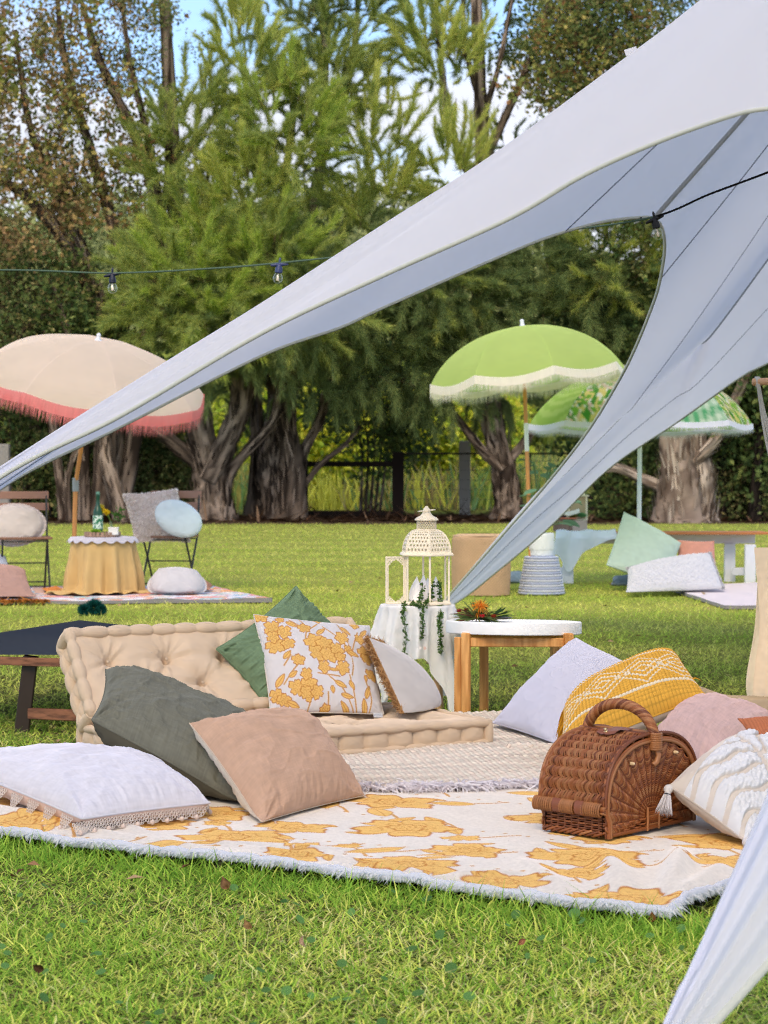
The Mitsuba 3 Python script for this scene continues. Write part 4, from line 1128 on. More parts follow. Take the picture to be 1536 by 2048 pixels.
def tassels(t, f, b, nn, rim):
    for q, (c, dn, s_) in enumerate([(f[0, 0], A([-0.25, -0.45, -0.9]), 1.0), (f[0, -1], A([0.35, -0.9, -0.25]), 1.15)]):
        dn = nrm(dn)
        m = M()
        m.lathe([(0.002, 0.0), (0.008, -0.003), (0.0125, -0.010), (0.012, -0.018), (0.0075, -0.023), (0.0095, -0.027)], S(240, 236, 234), 14, c - dn * 0.004, -dn)
        n = 170
        R = frame(dn)
        g = rng.uniform(0, 6.283, n)
        rr = np.sqrt(rng.uniform(0, 1, n))
        B = c + dn * 0.026 + (np.cos(g) * rr * 0.009)[:, None] * R[0] + (np.sin(g) * rr * 0.009)[:, None] * R[1]
        D = nrm(dn + 0.30 * (np.cos(g) * rr)[:, None] * R[0] + 0.30 * (np.sin(g) * rr)[:, None] * R[1])
        m.ribbons(B, D, rng.uniform(0.05, 0.058, n) * s_, 0.0017, nrm(np.cross(D, rng.normal(size=(n, 3)))), S(238, 232, 232) * rng.uniform(0.85, 1.05, (n, 1)), segs=3)
        obj(part(t, 'tassel'), m, 'cloth', label='white cotton corner tassel')


cushion('cushion', 'cream cushion with raised white tufted loops and corner tassels against the basket', [P(1338, 1572, 5.50), P(1462, 1478, 6.15), P(1640, 1560, 5.95), P(1478, 1682, 5.45)][:1] + [P(1462, 1482, 6.02), P(1690, 1600, 5.80), P(1490, 1684, 5.32)], 0.20, S(226, 212, 198), seed=42, n=210, wr=0.005, conc=0.03, amp=0.03, relief=loops, pat=loops_pat, front=0.62, floor=FL + 0.004, extra=tassels)

# ---------------------------------------------------------------- picnic basket
RATT = A([S(176, 104, 56), S(140, 78, 42), S(196, 132, 82), S(112, 62, 36)]) * 0.58
bt = thing('picnic_basket', 'brown woven wicker picnic basket with curved lids and arched handle standing on the floral rug', 'basket')
bB = G(1212, 1678, 0.05)
bx = nrm(A([0.67, 0.742, 0]))                   # across the D-shaped end, away to the right
by = nrm(A([-0.742, 0.67, 0]))                  # along the handle, away to the left
BW, BD, BH, BS = 0.40, 0.198, 0.248, 0.072     # width of the end, depth, height, height of the straight part


def bp(a, d, z):
    return bB + np.asarray(a)[..., None] * bx + np.asarray(d)[..., None] * by + np.asarray(z)[..., None] * A([0, 0, 1])


def lidprof(s):
    """s 0..1 from the near lid edge over the top to the far one: across, height"""
    th = np.pi * (1 - np.asarray(s))
    ex = 0.80
    c, n_ = np.cos(th), np.sin(th)
    return BW / 2 + (BW / 2 + 0.012) * np.sign(c) * np.abs(c) ** ex, BS + (BH - BS) * np.abs(n_) ** ex


def rod(m, pts, r, sides=6, k=None):
    c = RATT[(0, 0, 2, 1)[rng.integers(0, 4)] if k is None else k] * rng.uniform(0.85, 1.12)
    m.tube(pts, r, c, sides)


for half in (0, 1):                             # the two curved lids: strands over and under the ribs
    lid = part(bt, 'lid')
    m = M()
    nstr, nrib = 34, 8
    s = np.linspace(0.0, 0.485, 76) if half == 0 else np.linspace(0.515, 1.0, 76)
    for k in range(nstr):
        d = (k + 0.5) / nstr * (BD + 0.012) - 0.006
        a, z = lidprof(s)
        t_ = np.gradient(np.stack([a, z], 1), axis=0)
        t_ = t_ / np.linalg.norm(t_, axis=1, keepdims=True)
        nn = np.stack([-t_[:, 1], t_[:, 0]], 1)
        ph = (s - s[0]) / 0.485 * (nrib + 0.5) + 0.06 * math.sin(k * 1.7)
        w = np.abs(np.sin(ph * np.pi)) ** 0.7
        off = -0.002 + 0.0085 * w
        dd = d + 0.0024 * np.sin(2 * np.pi * (ph - np.floor(ph)) - 1.2) - 0.004 * (ph - np.floor(ph) - 0.5)
        rod(m, bp(a + nn[:, 0] * off, dd, z + nn[:, 1] * off), 0.0020 + 0.0005 * w, 6)
    obj(lid, m, 'semi', kind='stuff')
    m = M()
    a, z = lidprof(s)
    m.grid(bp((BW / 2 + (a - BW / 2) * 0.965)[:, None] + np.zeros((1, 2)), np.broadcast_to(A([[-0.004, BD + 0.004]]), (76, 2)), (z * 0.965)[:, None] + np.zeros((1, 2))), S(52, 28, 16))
    obj(part(lid, 'lining'), m, 'matte')
    m = M()
    for r in range(nrib + 1):
        sr = s[0] + (r + 0.5) / nrib * 0.485 if r < nrib else s[-1]
        a, z = lidprof(min(sr, 1.0))
        rod(m, bp(A([a, a]), A([-0.006, BD + 0.006]), A([z, z])), 0.0038, 6)
    obj(part(lid, 'rib'), m, 'semi', kind='stuff')
    m = M()
    a, z = lidprof(s)
    for d in (-0.008, BD + 0.008):
        for o in (0.0, 0.0075):
            rod(m, bp(a, A(d + (o if d < 0 else -o)) + a * 0, z + 0.007 - o * 0.5), 0.0045, 8)
    e = 0 if half == 0 else -1
    for q in range(4):
        a0, z0 = a[e] - (0.006 if half == 0 else -0.006), z[e] + 0.004 * q - 0.004
        rod(m, bp(A([a0, a0]), A([-0.01, BD + 0.01]), A([z0, z0])), 0.0046, 8)
    rod(m, bp(A([a[-1 - e], a[-1 - e]]), A([-0.006, BD + 0.006]), A([z[-1 - e], z[-1 - e]]) + 0.006), 0.005, 8)
    obj(part(lid, 'edge_binding'), m, 'semi')
    m = M()
    for d in np.r_[np.linspace(0.0, 0.055, 9), np.linspace(0.085, 0.125, 8), np.linspace(0.155, 0.212, 9)]:   # wrapped front rail
        g = np.linspace(0, 2 * np.pi, 13)[:-1]
        rod(m, bp(a[e] - (0.006 if half == 0 else -0.006) + 0.012 * np.cos(g), d + 0.0012 * g, z[e] + 0.003 + 0.017 * np.sin(g)), 0.0030, 5, 2)
    obj(part(lid, 'wrapped_rail'), m, 'semi', kind='stuff')
for d, sg in ((0.0, -1), (BD, 1)):              # D-shaped ends, woven as a fan from the middle of the base
    en = part(bt, 'end_panel')
    m = M()
    ns = 17
    angs = np.linspace(0.0, np.pi, ns)
    ctr = A([BW / 2, 0.035])

    def reach(th):
        s = np.linspace(0, 1, 400)
        a, z = lidprof(s)
        pa = np.stack([np.r_[0, 0, a, BW, BW], np.r_[0.0, BS, z, BS, 0.0]], 1)
        an = np.arctan2(pa[:, 1] - ctr[1], pa[:, 0] - ctr[0])
        o = np.argsort(an)
        return np.interp(th, an[o], np.hypot(pa[o, 0] - ctr[0], pa[o, 1] - ctr[1]))
    th = np.linspace(-0.17, np.pi + 0.17, 240)
    R = reach(th)
    nr = 30
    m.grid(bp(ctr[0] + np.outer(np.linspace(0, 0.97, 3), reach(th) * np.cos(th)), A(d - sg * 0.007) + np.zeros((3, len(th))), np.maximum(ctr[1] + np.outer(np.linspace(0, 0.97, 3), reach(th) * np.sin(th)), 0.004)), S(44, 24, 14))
    for k in range(nr):
        f = 0.14 + 0.80 * (k + 0.5) / nr
        ph = th / (np.pi / (ns - 1))
        w = np.abs(np.sin(ph * np.pi)) ** 0.7
        rr = R * f * (1 + 0.035 * np.sin(2 * np.pi * ph))
        rod(m, bp(ctr[0] + rr * np.cos(th), d + sg * (-0.003 + 0.0095 * w * (0.4 + 0.6 * f)), np.maximum(ctr[1] + rr * np.sin(th), 0.006)), 0.0026 * (0.75 + 0.4 * f), 5)
    obj(en, m, 'semi', kind='stuff')
    m = M()
    for a_ in angs:
        rr = reach(a_) * 0.98
        rod(m, bp(A([ctr[0] + 0.02 * math.cos(a_), ctr[0] + rr * math.cos(a_)]), A([d, d]), A([ctr[1] + 0.02 * math.sin(a_), ctr[1] + rr * math.sin(a_)])), 0.0034, 5, 1)
    obj(part(en, 'stake'), m, 'semi', kind='stuff')
    m = M()
    s = np.linspace(0, 1, 90)
    a, z = lidprof(s)
    fa, fz = np.r_[0.004, 0.004, a * 0.985 + 0.003, BW - 0.004, BW - 0.004], np.r_[0.0, BS * 0.6, z * 0.985 - 0.004, BS * 0.6, 0.0]
    for q, o in enumerate((0.0, 0.010)):
        rod(m, bp(BW / 2 + (fa - BW / 2) * (1 - o * 3.0), d + sg * (0.006 + 0.002 * q) + 0 * fa, fz * (1 - o * 2.2)), 0.0048, 8, 2 if q else 0)
    rod(m, bp(A([0, BW]), A([d, d]) + sg * 0.004, A([0.006, 0.006])), 0.0055, 8)
    obj(part(en, 'frame'), m, 'semi')
    m = M()
    for q in range(5):
        u = np.linspace(0.004, BW - 0.004, 60)
        rod(m, bp(u, d + sg * (0.001 + 0.004 * np.sin(u / BW * 16 * np.pi + (q % 2) * np.pi)), np.full(60, 0.007 + q * 0.0062)), 0.0030, 5)
    for da in (-0.026, 0.026):
        rod(m, bp(ctr[0] + da + 0.0 * A([0, 1, 2]), d + sg * A([0.008, 0.009, 0.008]), A([0.0, 0.03, 0.062])), 0.0036, 6, 2)
    for q in range(11):
        rod(m, bp(ctr[0] + A([-0.026, 0.026]), d + sg * A([0.006, 0.006]), A([0.004 + q * 0.0054] * 2)), 0.003, 5)
    obj(part(en, 'centre_patch'), m, 'semi', kind='stuff')
for a0, nm in ((0.0, 'front'), (BW, 'rear')):   # low straight sides under the lids
    sd = part(bt, 'side_panel')
    m = M()
    for k in range(11):
        u = np.linspace(0, BD, 60)
        w = np.sin(u / BD * 9 * np.pi + (k % 2) * np.pi)
        rod(m, bp(a0 + 0.0035 * w, u, np.full(60, 0.008 + k * 0.0062)), 0.0029, 5)
    for u in np.linspace(0, BD, 10):
        rod(m, bp(A([a0, a0]), A([u, u]), A([0.0, BS])), 0.0033, 5, 1)
    for k in range(9):
        u = np.linspace(k * BD / 9, (k + 1.8) * BD / 9, 10).clip(0, BD)
        rod(m, bp(a0 + (-0.006 if a0 == 0 else 0.006) * np.sin(np.linspace(0, np.pi, 10)), u, np.linspace(0.016, 0.002, 10)), 0.0036, 6)
    obj(sd, m, 'semi', kind='stuff')
m = M()
m.box(bp(A(BW / 2), A(BD / 2), A(0.006)), (BW - 0.01, BD - 0.01, 0.006), S(90, 54, 30), np.stack([bx, by, A([0, 0, 1.0])]))
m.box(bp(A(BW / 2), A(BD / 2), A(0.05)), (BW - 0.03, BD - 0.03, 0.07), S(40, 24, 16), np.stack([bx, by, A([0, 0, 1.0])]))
obj(part(bt, 'base'), m, 'semi')
m = M()
for k in range(9):                              # handle: a twist of willow rods
    u = np.linspace(0, 1, 90)
    g = np.pi * (1 - u)
    hd, hz = BD / 2 + (BD / 2 + 0.014) * np.cos(g), BH - 0.035 + 0.112 * np.sin(g) ** 0.8
    ph = u * 2 * np.pi * 5.5 + k * 2 * np.pi / 9
    tn = np.gradient(np.stack([hd, hz], 1), axis=0)
    tn = tn / np.linalg.norm(tn, axis=1, keepdims=True)
    rod(m, bp(BW / 2 + 0.0105 * np.cos(ph), hd - tn[:, 1] * 0.0105 * np.sin(ph), hz + tn[:, 0] * 0.0105 * np.sin(ph)), 0.0046, 6)
obj(part(bt, 'handle'), m, 'semi')
m = M()
for d in (-0.014, BD + 0.014):
    for q in range(8):
        g = np.linspace(0, 2 * np.pi, 13)[:-1]
        rod(m, bp(BW / 2 + 0.0165 * np.cos(g), d + 0.0165 * np.sin(g), BH - 0.034 + q * 0.0058 + 0 * g), 0.0032, 5, 2)
    sgd = -1 if d < 0 else 1
    rod(m, bp(BW / 2 + A([0, 0.004, -0.004, -0.012]), d + sgd * A([0.0, 0.008, 0.007, 0.002]), BH + A([-0.03, -0.05, -0.068, -0.075])), 0.008, 7, 2)
obj(part(bt, 'handle_binding'), m, 'semi', kind='stuff')
m = M()
for sg in (1,):
    sv, wv = np.meshgrid(np.linspace(0.40, 0.52, 24), np.linspace(-1, 1, 7), indexing='ij')
    a, z = lidprof(sv)
    wid = 0.030 * np.clip((sv - 0.395) / 0.02, 0.25, 1)
    X = bp(a, BD * 0.47 + wv * wid + 0.35 * (sv - 0.4) * BD, z + 0.0125 + 0.003 * np.sin(sv * 60) * np.abs(wv))
    m.grid(X, S(124, 72, 48))
    m.grid(X - A([0, 0, 0.002]), S(96, 54, 36))
obj(part(bt, 'strap'), m, 'semi', label='brown leather closing strap')
m = M()
a, z = lidprof(0.425)
c = bp(A(a), A(BD * 0.50), A(z + 0.016))
m.lathe([(0.0002, 0.007), (0.004, 0.006), (0.005, 0.003), (0.0035, 0.0), (0.006, -0.002)], S(206, 186, 140), 14, c, nrm(-bx * 0.5 + A([0, 0, 1])))
obj(part(bt, 'stud'), m, 'metal')
for d in (0.067, 0.14):
    a, z = lidprof(0.0)
    m = M()
    g = np.linspace(0, 1, 10)[:, None] * np.ones(5)
    wv = np.linspace(-0.013, 0.013, 5)[None] * np.ones((10, 1))
    th = np.pi * (0.05 + 0.95 * g)
    m.grid(bp(a - 0.008 - 0.012 * np.sin(th), d + wv, z + 0.004 + 0.019 * np.cos(th)), S(122, 70, 44))
    obj(part(bt, 'leather_loop'), m, 'semi')
for a_, z_ in ((0.10, 0.185), (0.30, 0.195)):
    m = M()
    m.lathe([(0.0002, 0.009), (0.003, 0.008), (0.0045, 0.004), (0.0045, -0.004)], S(214, 190, 150), 10, bp(A(a_), A(-0.010), A(z_)), -by)
    obj(part(bt, 'peg'), m, 'semi')

# ---------------------------------------------------------------- star tent
PEAK = A([3.5, 8.4, 4.75])
TENT = S(242, 243, 251)
rA = [P(x, y, 8.4) for x, y in [(1400, 0), (1268, 102), (983, 310), (768, 447), (520, 607), (325, 727), (0, 933)]]
tipA, tipB, tipC = A([-2.75, 8.4, 0.02]), A([0.295, 13.8, 0.02]), A([0.33, 3.05, 0.02])
tipD, tipE, tipF = A([6.6, 13.8, 0.02]), A([9.7, 8.4, 0.02]), A([6.6, 3.03, 0.02])
rA = spline([PEAK, A([2.35, 8.4, 3.75])] + rA + [A([-2.1, 8.4, 0.62]), tipA], 160)
rB = spline([PEAK, A([2.75, 9.25, 3.45])] + [P(1474, 600, 10.5), P(1375, 704, 11.1), P(1180, 890, 12.35), P(1057, 1003, 13.0)] + [tipB], 120)
rC = spline([PEAK, A([2.75, 7.4, 3.45]), A([1.85, 5.85, 1.95]), A([1.16, 4.55, 1.02]), A([0.72, 3.72, 0.5]), tipC], 140)
nearA = [(1540, 217, 7.0), (1468, 230, 7.1), (1318, 283, 7.3), (1168, 350, 7.45), (1018, 437, 7.6), (768, 550, 7.82), (520, 668, 8.0), (237, 834, 8.17), (0, 955, 8.28)]
HAC = P(1580, 216, 6.95)
nearA = spline([HAC] + [P(*q) for q in nearA] + [A([-2.1, 8.35, 0.54]), tipA], 160)
nearC = spline([HAC, P(1665, 232, 6.85), P(1735, 330, 6.6), P(1790, 620, 6.0), P(1750, 1080, 5.0), P(1640, 1450, 4.3), P(1536, 1662, 3.9), P(1440, 1860, 3.52), P(1345, 2046, 3.25), tipC], 140)
farA = [(1288, 434, 9.1), (1208, 443, 9.06), (1118, 467, 9.0), (1018, 505, 8.95), (768, 614, 8.82), (679, 655, 8.78), (520, 712, 8.7), (233, 857, 8.58), (0, 977, 8.5)]
HAB = P(1306, 436, 9.12)
farA = spline([HAB] + [P(*q) for q in farA] + [A([-2.1, 8.45, 0.50]), tipA], 160)
farB = [(1322, 450, 9.14), (1329, 480, 9.2), (1328, 515, 9.3), (1320, 560, 9.42), (1309, 600, 9.55), (1275, 686, 9.95), (1239, 759, 10.4), (1175, 863, 11.15), (1094, 967, 12.0), (1012, 1062, 12.8), (903, 1185, 13.55)]
farB = spline([HAB] + [P(*q) for q in farB] + [tipB], 160)
HBD = A([3.5, 10.95, 2.1])
lowB = spline([HBD, P(1750, 622, 11.6), P(1536, 726, 12.0), P(1474, 759, 12.2), P(1352, 845, 12.6), P(1216, 938, 13.0), P(1094, 1058, 13.4), P(976, 1157, 13.66), P(930, 1193, 13.75), tipB], 120)


def ridge(tip):
    m1, m2 = PEAK + (tip - PEAK) * 0.28, PEAK + (tip - PEAK) * 0.62
    m1[2], m2[2] = 3.2, 1.35
    return spline([PEAK, m1, m2, tip], 90)


def hemhalf(H, tip):
    mid = (H + tip) / 2 + (PEAK * A([1, 1, 0]) + A([0, 0, 0]) - (H + tip) * A([0.5, 0.5, 0])) * 0.14
    mid[2] = H[2] * 0.55
    return spline([H, H + (mid - H) * 0.45 + A([0, 0, 0.12]), mid, tip], 90)


def apex(ang):
    return PEAK + A([2.45 * math.cos(ang), 2.45 * math.sin(ang), 0]) * 1.0 + A([0, 0, 2.12 - PEAK[2]])


rD, rE, rF = ridge(tipD), ridge(tipE), ridge(tipF)
HDE, HEF, HFC = apex(math.radians(30)), apex(math.radians(-30)), apex(math.radians(-90))
tt = thing('star_tent', 'large white star-shaped stretch tent with long pointed arms sweeping across the picture', 'tent')


def panel(R, E, sag, seed, folds=0.0):
    n, k = 150, 26
    r, e = resample(R, n), resample(E, n)
    # the seam from the peak to the hem's top closes the panel: share the parameter so that both ends meet
    u = np.linspace(0, 1, k)[None, :, None]
    t_ = np.linspace(0, 1, n)[:, None, None]
    X = r[:, None] * (1 - u) + e[:, None] * u
    nn = nrm(np.cross(np.gradient(X, axis=0), np.gradient(X, axis=1)))
    nn = np.where(nn[..., 2:] < 0, -nn, nn)
    X = X - nn * (sag * np.sin(np.pi * u) * np.sin(np.pi * np.clip(t_, 0, 1)))
    wid = np.linalg.norm(r - e, axis=1)[:, None, None]
    f = folds * np.clip(t_ * 1.6 - 0.55, 0, 1) * np.sin(u * 2 * np.pi * 3.3 + seed + 1.5 * np.sin(t_ * 3)) * np.sin(np.pi * u) ** 0.5 * np.clip(wid, 0, 0.5)
    f = f + 0.004 * nz(np.stack([t_[..., 0] * 7 + u[..., 0] * 0, u[..., 0] * 2 + t_[..., 0] * 0, t_[..., 0] * 0 + u[..., 0] * 0 + seed], -1), 1.0, seed)[..., None] * np.sin(np.pi * u)
    return X + nn * f


pan = M()
seams = M()
for i, (R, E, sag, fo) in enumerate([(rA, nearA, 0.03, 0.035), (rA, farA, 0.02, 0.012), (rB, farB, 0.02, 0.010), (rB, lowB, 0.02, 0.012), (rC, nearC, 0.02, 0.045), (rD, hemhalf(HBD, tipD), 0.03, 0.02), (rD, hemhalf(HDE, tipD), 0.03, 0.02), (rE, hemhalf(HDE, tipE), 0.03, 0.02),
                                    (rE, hemhalf(HEF, tipE), 0.03, 0.02), (rF, hemhalf(HEF, tipF), 0.03, 0.02), (rF, hemhalf(HFC, tipF), 0.03, 0.02), (rC, hemhalf(HFC, tipC), 0.03, 0.03)]):
    X = panel(R, E, sag, i, fo)
    obj(part(tt, 'canopy_panel'), M().grid(X, TENT), 'tent_fabric')
    h = X[:, -1]
    m = M()
    m.tube(h, 0.0075, S(236, 238, 226), 7)
    m.tube(X[:, -2] * 0.0 + X[:, -1] * 0.975 + X[:, -2] * 0.025 - A([0, 0, 0.006]), 0.0035, S(170, 172, 158), 5)
    obj(part(tt, 'hem'), m, 'tent_fabric')
    seams.tube(X[:, 0] - A([0, 0, 0.009]), 0.0045, S(206, 208, 214), 5)
    seams.tube(X[0] - A([0, 0, 0.006]), 0.011 if i in (1, 2) else 0.006, S(196, 198, 196), 6)
    if i in (1, 2):
        uu_ = np.linspace(25, 1, 40).astype(int)
        tj = np.round(np.linspace(1, 0, 40) * (14 if i == 1 else 11)).astype(int)
        ln_ = resample(X[tj, uu_], 8)
        seams.tube(spline(ln_, 40) - A([0, 0, 0.007]), 0.0022, S(150, 152, 164), 4)
    seams.tube(X[:, 13] - A([0, 0, 0.003]), 0.0016, S(168, 170, 180), 4) if i in (1, 2, 3) else None
for X in ():
    pass
for e in (spline([P(1225, 418, 9.0), P(1340, 325, 8.9), P(1470, 228, 8.75)], 20), spline([P(1340, 452, 9.2), P(1425, 335, 9.0), P(1500, 228, 8.8)], 20)):
    pass
obj(part(tt, 'seam'), seams, 'tent_fabric', kind='stuff')
m = M()
m.tube([A([3.5, 8.4, 0.0]), A([3.5, 8.4, 4.8])], 0.04, S(170, 172, 176), 14)
obj(part(tt, 'centre_pole'), m, 'metal')
for tip in (tipA, tipB, tipC, tipD, tipE, tipF):
    out = nrm((tip - PEAK) * A([1, 1, 0]))
    m = M().tube([tip + A([0, 0, 0.03]), tip + out * 0.12 - A([0, 0, 0.0])], 0.006, S(190, 192, 190), 6)
    m.tube([tip + out * 0.11 + A([0, 0, 0.03]), tip + out * 0.13 - A([0, 0, 0.1])], 0.008, S(120, 120, 122), 6)
    obj(part(tt, 'peg_strap'), m, 'matte')
# little toggle tab on the ridge
m = M().grid(P(1250, 106, 8.4) + np.linspace(0, 0.05, 5)[:, None, None] * nrm(A([0.8, 0, 0.25])) + np.linspace(-0.012, 0.012, 3)[None, :, None] * A([-0.3, 0, 1.0]), TENT)
obj(part(tt, 'tab'), m, 'cloth')

# ---------------------------------------------------------------- festoon lights: one cable through the tent
ls = thing('festoon_lights', 'string of clear festoon bulbs on a thin dark cable running behind and under the tent', 'string lights')
cab = spline([P(-420, 545, 10.8), P(0, 540, 10.0), P(225, 546, 9.8), P(420, 537, 9.75), P(558, 526, 9.7), P(800, 500, 9.6), P(1130, 461, 9.45), P(1306, 434, 8.88), P(1420, 388, 8.5), P(1540, 343, 8.1), P(1800, 240, 7.4), P(2050, 120, 7.0)], 200)
cc = np.where((np.arange(200) < 128)[:, None], S(92, 112, 96), S(22, 22, 24))
obj(ls + '__cable', M().tube(cab, 0.0045, cc, 6), 'matte')


def bulb(c, s, tilt, sock):
    up = nrm(tilt)
    m = M().lathe([(0.001, 0.0), (0.012, 0.0), (0.0125, -0.012), (0.0165, -0.02), (0.0175, -0.040), (0.016, -0.042), (0.012, -0.042)], sock, 18, c, up)
    m.lathe([(0.001, 0.030), (0.004, 0.028), (0.0055, 0.02), (0.005, 0.012), (0.005, 0.0)], sock, 10, c, up)
    ax = frame(up)
    m.tube([c - ax[0] * 0.040 - up * 0.012, c - ax[0] * 0.014 - up * 0.006, c + ax[0] * 0.014 + up * 0.0, c + ax[0] * 0.040 + up * 0.004], [0.005, 0.009, 0.009, 0.005], sock, 8)
    k = part(ls, 'socket')
    obj(k, m, 'semi')
    g = np.linspace(0, np.pi, 16)
    pr = [(0.0125, -0.042)] + [(0.0225 * math.sin(a) + 0.0005, -0.064 - 0.0235 * -math.cos(math.pi - a) * -1) for a in g[3:]]
    pr = [(0.0125, -0.042), (0.015, -0.047), (0.019, -0.053), (0.022, -0.061), (0.0225, -0.067), (0.0215, -0.074), (0.0185, -0.081), (0.0135, -0.086), (0.007, -0.089), (0.0003, -0.09)]
    b = part(ls, 'bulb')
    mm = M().lathe(pr, (1, 1, 1), 24, c, up)
    v, f, col = mm.get()
    scene[b] = mikit.ply((v, f), 'glass', smooth=True, color=col)
    mm = M().lathe([(0.0003, -0.044), (0.003, -0.046), (0.0035, -0.06), (0.0058, -0.064), (0.0058, -0.074), (0.003, -0.078), (0.0003, -0.079)], S(252, 236, 206), 12, c, up)
    obj(b + '__filament', mm, 'semi')


bulb(P(225, 548, 9.8), 1, (0, 0, 1), S(26, 30, 48))
bulb(P(559, 528, 9.7), 1, (0.12, 0, 1), S(56, 66, 106))
bulb(P(1309, 437, 8.85), 1, (-0.22, 0, 1), S(16, 16, 18))
bulb(P(1700, 280, 7.65), 1, (-0.1, 0, 1), S(16, 16, 18))
m = M()
for c in (P(1282, 436, 9.08), P(1284, 446, 9.08)):
    m.lathe([(0.001, 0.004), (0.004, 0.003), (0.004, -0.003), (0.001, -0.004)], S(20, 20, 22), 8, c)
m.tube([P(1284, 438, 9.08), P(1276, 444, 9.1), P(1268, 447, 9.1)], 0.004, S(188, 190, 172), 6)
obj(part(tt, 'toggle'), m, 'semi')

# ---------------------------------------------------------------- wood with grain (base colour only)
def wood_fn(c0, c1, fx, fy, fz):
    def fn(p, n, uv):
        w = mikit.fbm(p.x * fx + 3.0 * mikit.noise(p.x * fx * 0.1, p.y * fy * 0.1, p.z * fz * 0.1), p.y * fy, p.z * fz, 3)
        l = mikit.smoothstep(0.3, 0.7, w)
        return mikit.mix(mi.Color3f(*map(float, c0)), mi.Color3f(*map(float, c1)), l)
    return fn


scene['oak'] = {'type': 'twosided', 'bsdf': {'type': 'principled', 'base_color': mikit.proc(wood_fn(S(188, 128, 66), S(226, 172, 104), 70, 70, 5)), 'roughness': 0.45, 'specular': 0.4}}
scene['dark_wood'] = {'type': 'twosided', 'bsdf': {'type': 'principled', 'base_color': mikit.proc(wood_fn(S(96, 62, 44), S(146, 98, 70), 9, 60, 70)), 'roughness': 0.5, 'specular': 0.4}}
DUM = (0.5, 0.4, 0.3)

# black sling lounger at the left, behind the mattress
t = thing('sun_lounger', 'dark timber lounger with black sling seat behind the beige back mattress at the left edge', 'lounger')
d0 = nrm(A([0.96, -0.30, 0]))                   # across, along its near end
d1 = A([-d0[1], d0[0], 0]) * 1.0
la = P(26, 1318, 7.95)
la[2] = 0
zt = 0.315


def lp(a, b, z):
    return la + a * d0 + b * d1 + A([0, 0, z])


for a in (0.03, 0.62):
    obj(part(t, 'leg'), M().beam(lp(a - 0.01, 0.03, 0.0), lp(a + 0.03, 0.03, zt - 0.02), 0.055, 0.03, S(52, 40, 34)), 'semi')
    obj(part(t, 'leg'), M().beam(lp(a, 1.25, 0.0), lp(a, 1.2, zt - 0.02), 0.055, 0.03, S(52, 40, 34)), 'semi')
obj(part(t, 'stretcher'), M().beam(lp(0.05, 0.03, 0.075), lp(0.62, 0.03, 0.075), 0.025, 0.042, DUM), 'dark_wood')
u = np.linspace(-0.45, 0.62, 20)
m = M()
for k in range(19):
    za, zb = [zt - 0.022 - 0.018 * math.sin(math.pi * (x + 0.45) / 1.07) for x in (u[k], u[k + 1])]
    m.beam(lp(u[k], 0.0, za), lp(u[k + 1], 0.0, zb), 0.03, 0.03, DUM, bev=0.001)
obj(part(t, 'end_rail'), m, 'dark_wood')
obj(part(t, 'side_rail'), M().beam(lp(0.30, -0.02, zt - 0.018), lp(0.30, 1.5, zt - 0.018), 0.055, 0.034, DUM), 'dark_wood')
obj(part(t, 'side_rail'), M().beam(lp(-0.45, -0.02, zt - 0.018), lp(-0.45, 1.5, zt - 0.018), 0.055, 0.034, DUM), 'dark_wood')
obj(part(t, 'brace'), M().beam(lp(0.16, 0.12, zt - 0.06), lp(0.64, 0.08, zt - 0.08), 0.05, 0.03, S(34, 30, 30)), 'semi')
uu_, vv_ = np.meshgrid(np.linspace(-0.44, 0.60, 24), np.linspace(0.0, 1.5, 20), indexing='ij')
sl = la + uu_[..., None] * d0 + vv_[..., None] * d1 + (zt + 0.002 - 0.018 * np.sin(np.pi * (uu_ + 0.45) / 1.07) + 0.004 * np.sin(uu_ * 9))[..., None] * A([0, 0, 1])
obj(part(t, 'sling'), M().grid(sl, S(40, 44, 52)), 'cloth')

# round white table on oak legs
tc = P(1027, 1243, 8.45)
tc[2] = 0
s_t = 8.45 / F
t = thing('round_table', 'round white-topped table with light oak legs beside the lace-covered stool', 'table')
TZ = 0.392
tilt = nrm(A([0.010, 0.045, 1]))
r0 = 136 * s_t
obj(t + '__tabletop', M().lathe([(0.0005, 0.0), (r0 - 0.004, 0.0), (r0, 0.003), (r0, 0.046), (r0 - 0.004, 0.05), (r0 - 0.012, 0.05), (r0 - 0.014, 0.0495), (r0 - 0.016, 0.0455), (r0 - 0.018, 0.045), (r0 - 0.05, 0.045), (0.1, 0.045), (0.0005, 0.045)], S(238, 240, 240), 72, tc + A([0, 0, TZ - 0.05]), tilt), 'semi')
LEGS = [(932, 8.26), (1137, 8.24), (968, 8.66), (1110, 8.66)]
lp_ = []
for px, d in LEGS:
    b = P(px, 1300, d)
    b[2] = 0
    lp_.append(b)
    top = TZ - 0.033 if d < 8.4 else TZ - 0.052
    R = frame((0, 0, 1), (1, -0.15 if px < 1000 else 0.25, 0))
    obj(part(t, 'leg'), M().box(b + A([0, 0, top / 2]), (0.036, 0.030, top), DUM, R, 0.004), 'oak')
    if d < 8.4 and px < 1000:
        obj(part(t, 'leg_side'), M().box(b + A([-0.031, 0.022, (TZ - 0.052) / 2]), (0.028, 0.022, TZ - 0.052), DUM, R, 0.003), 'oak')
for a, b in ((0, 1), (2, 3), (0, 2), (1, 3)):
    p, q = lp_[a] + A([0, 0, TZ - 0.070]), lp_[b] + A([0, 0, TZ - 0.070])
    e = nrm(q - p) * 0.017
    obj(part(t, 'apron'), M().beam(p + e, q - e, 0.018, 0.036, DUM), 'oak')

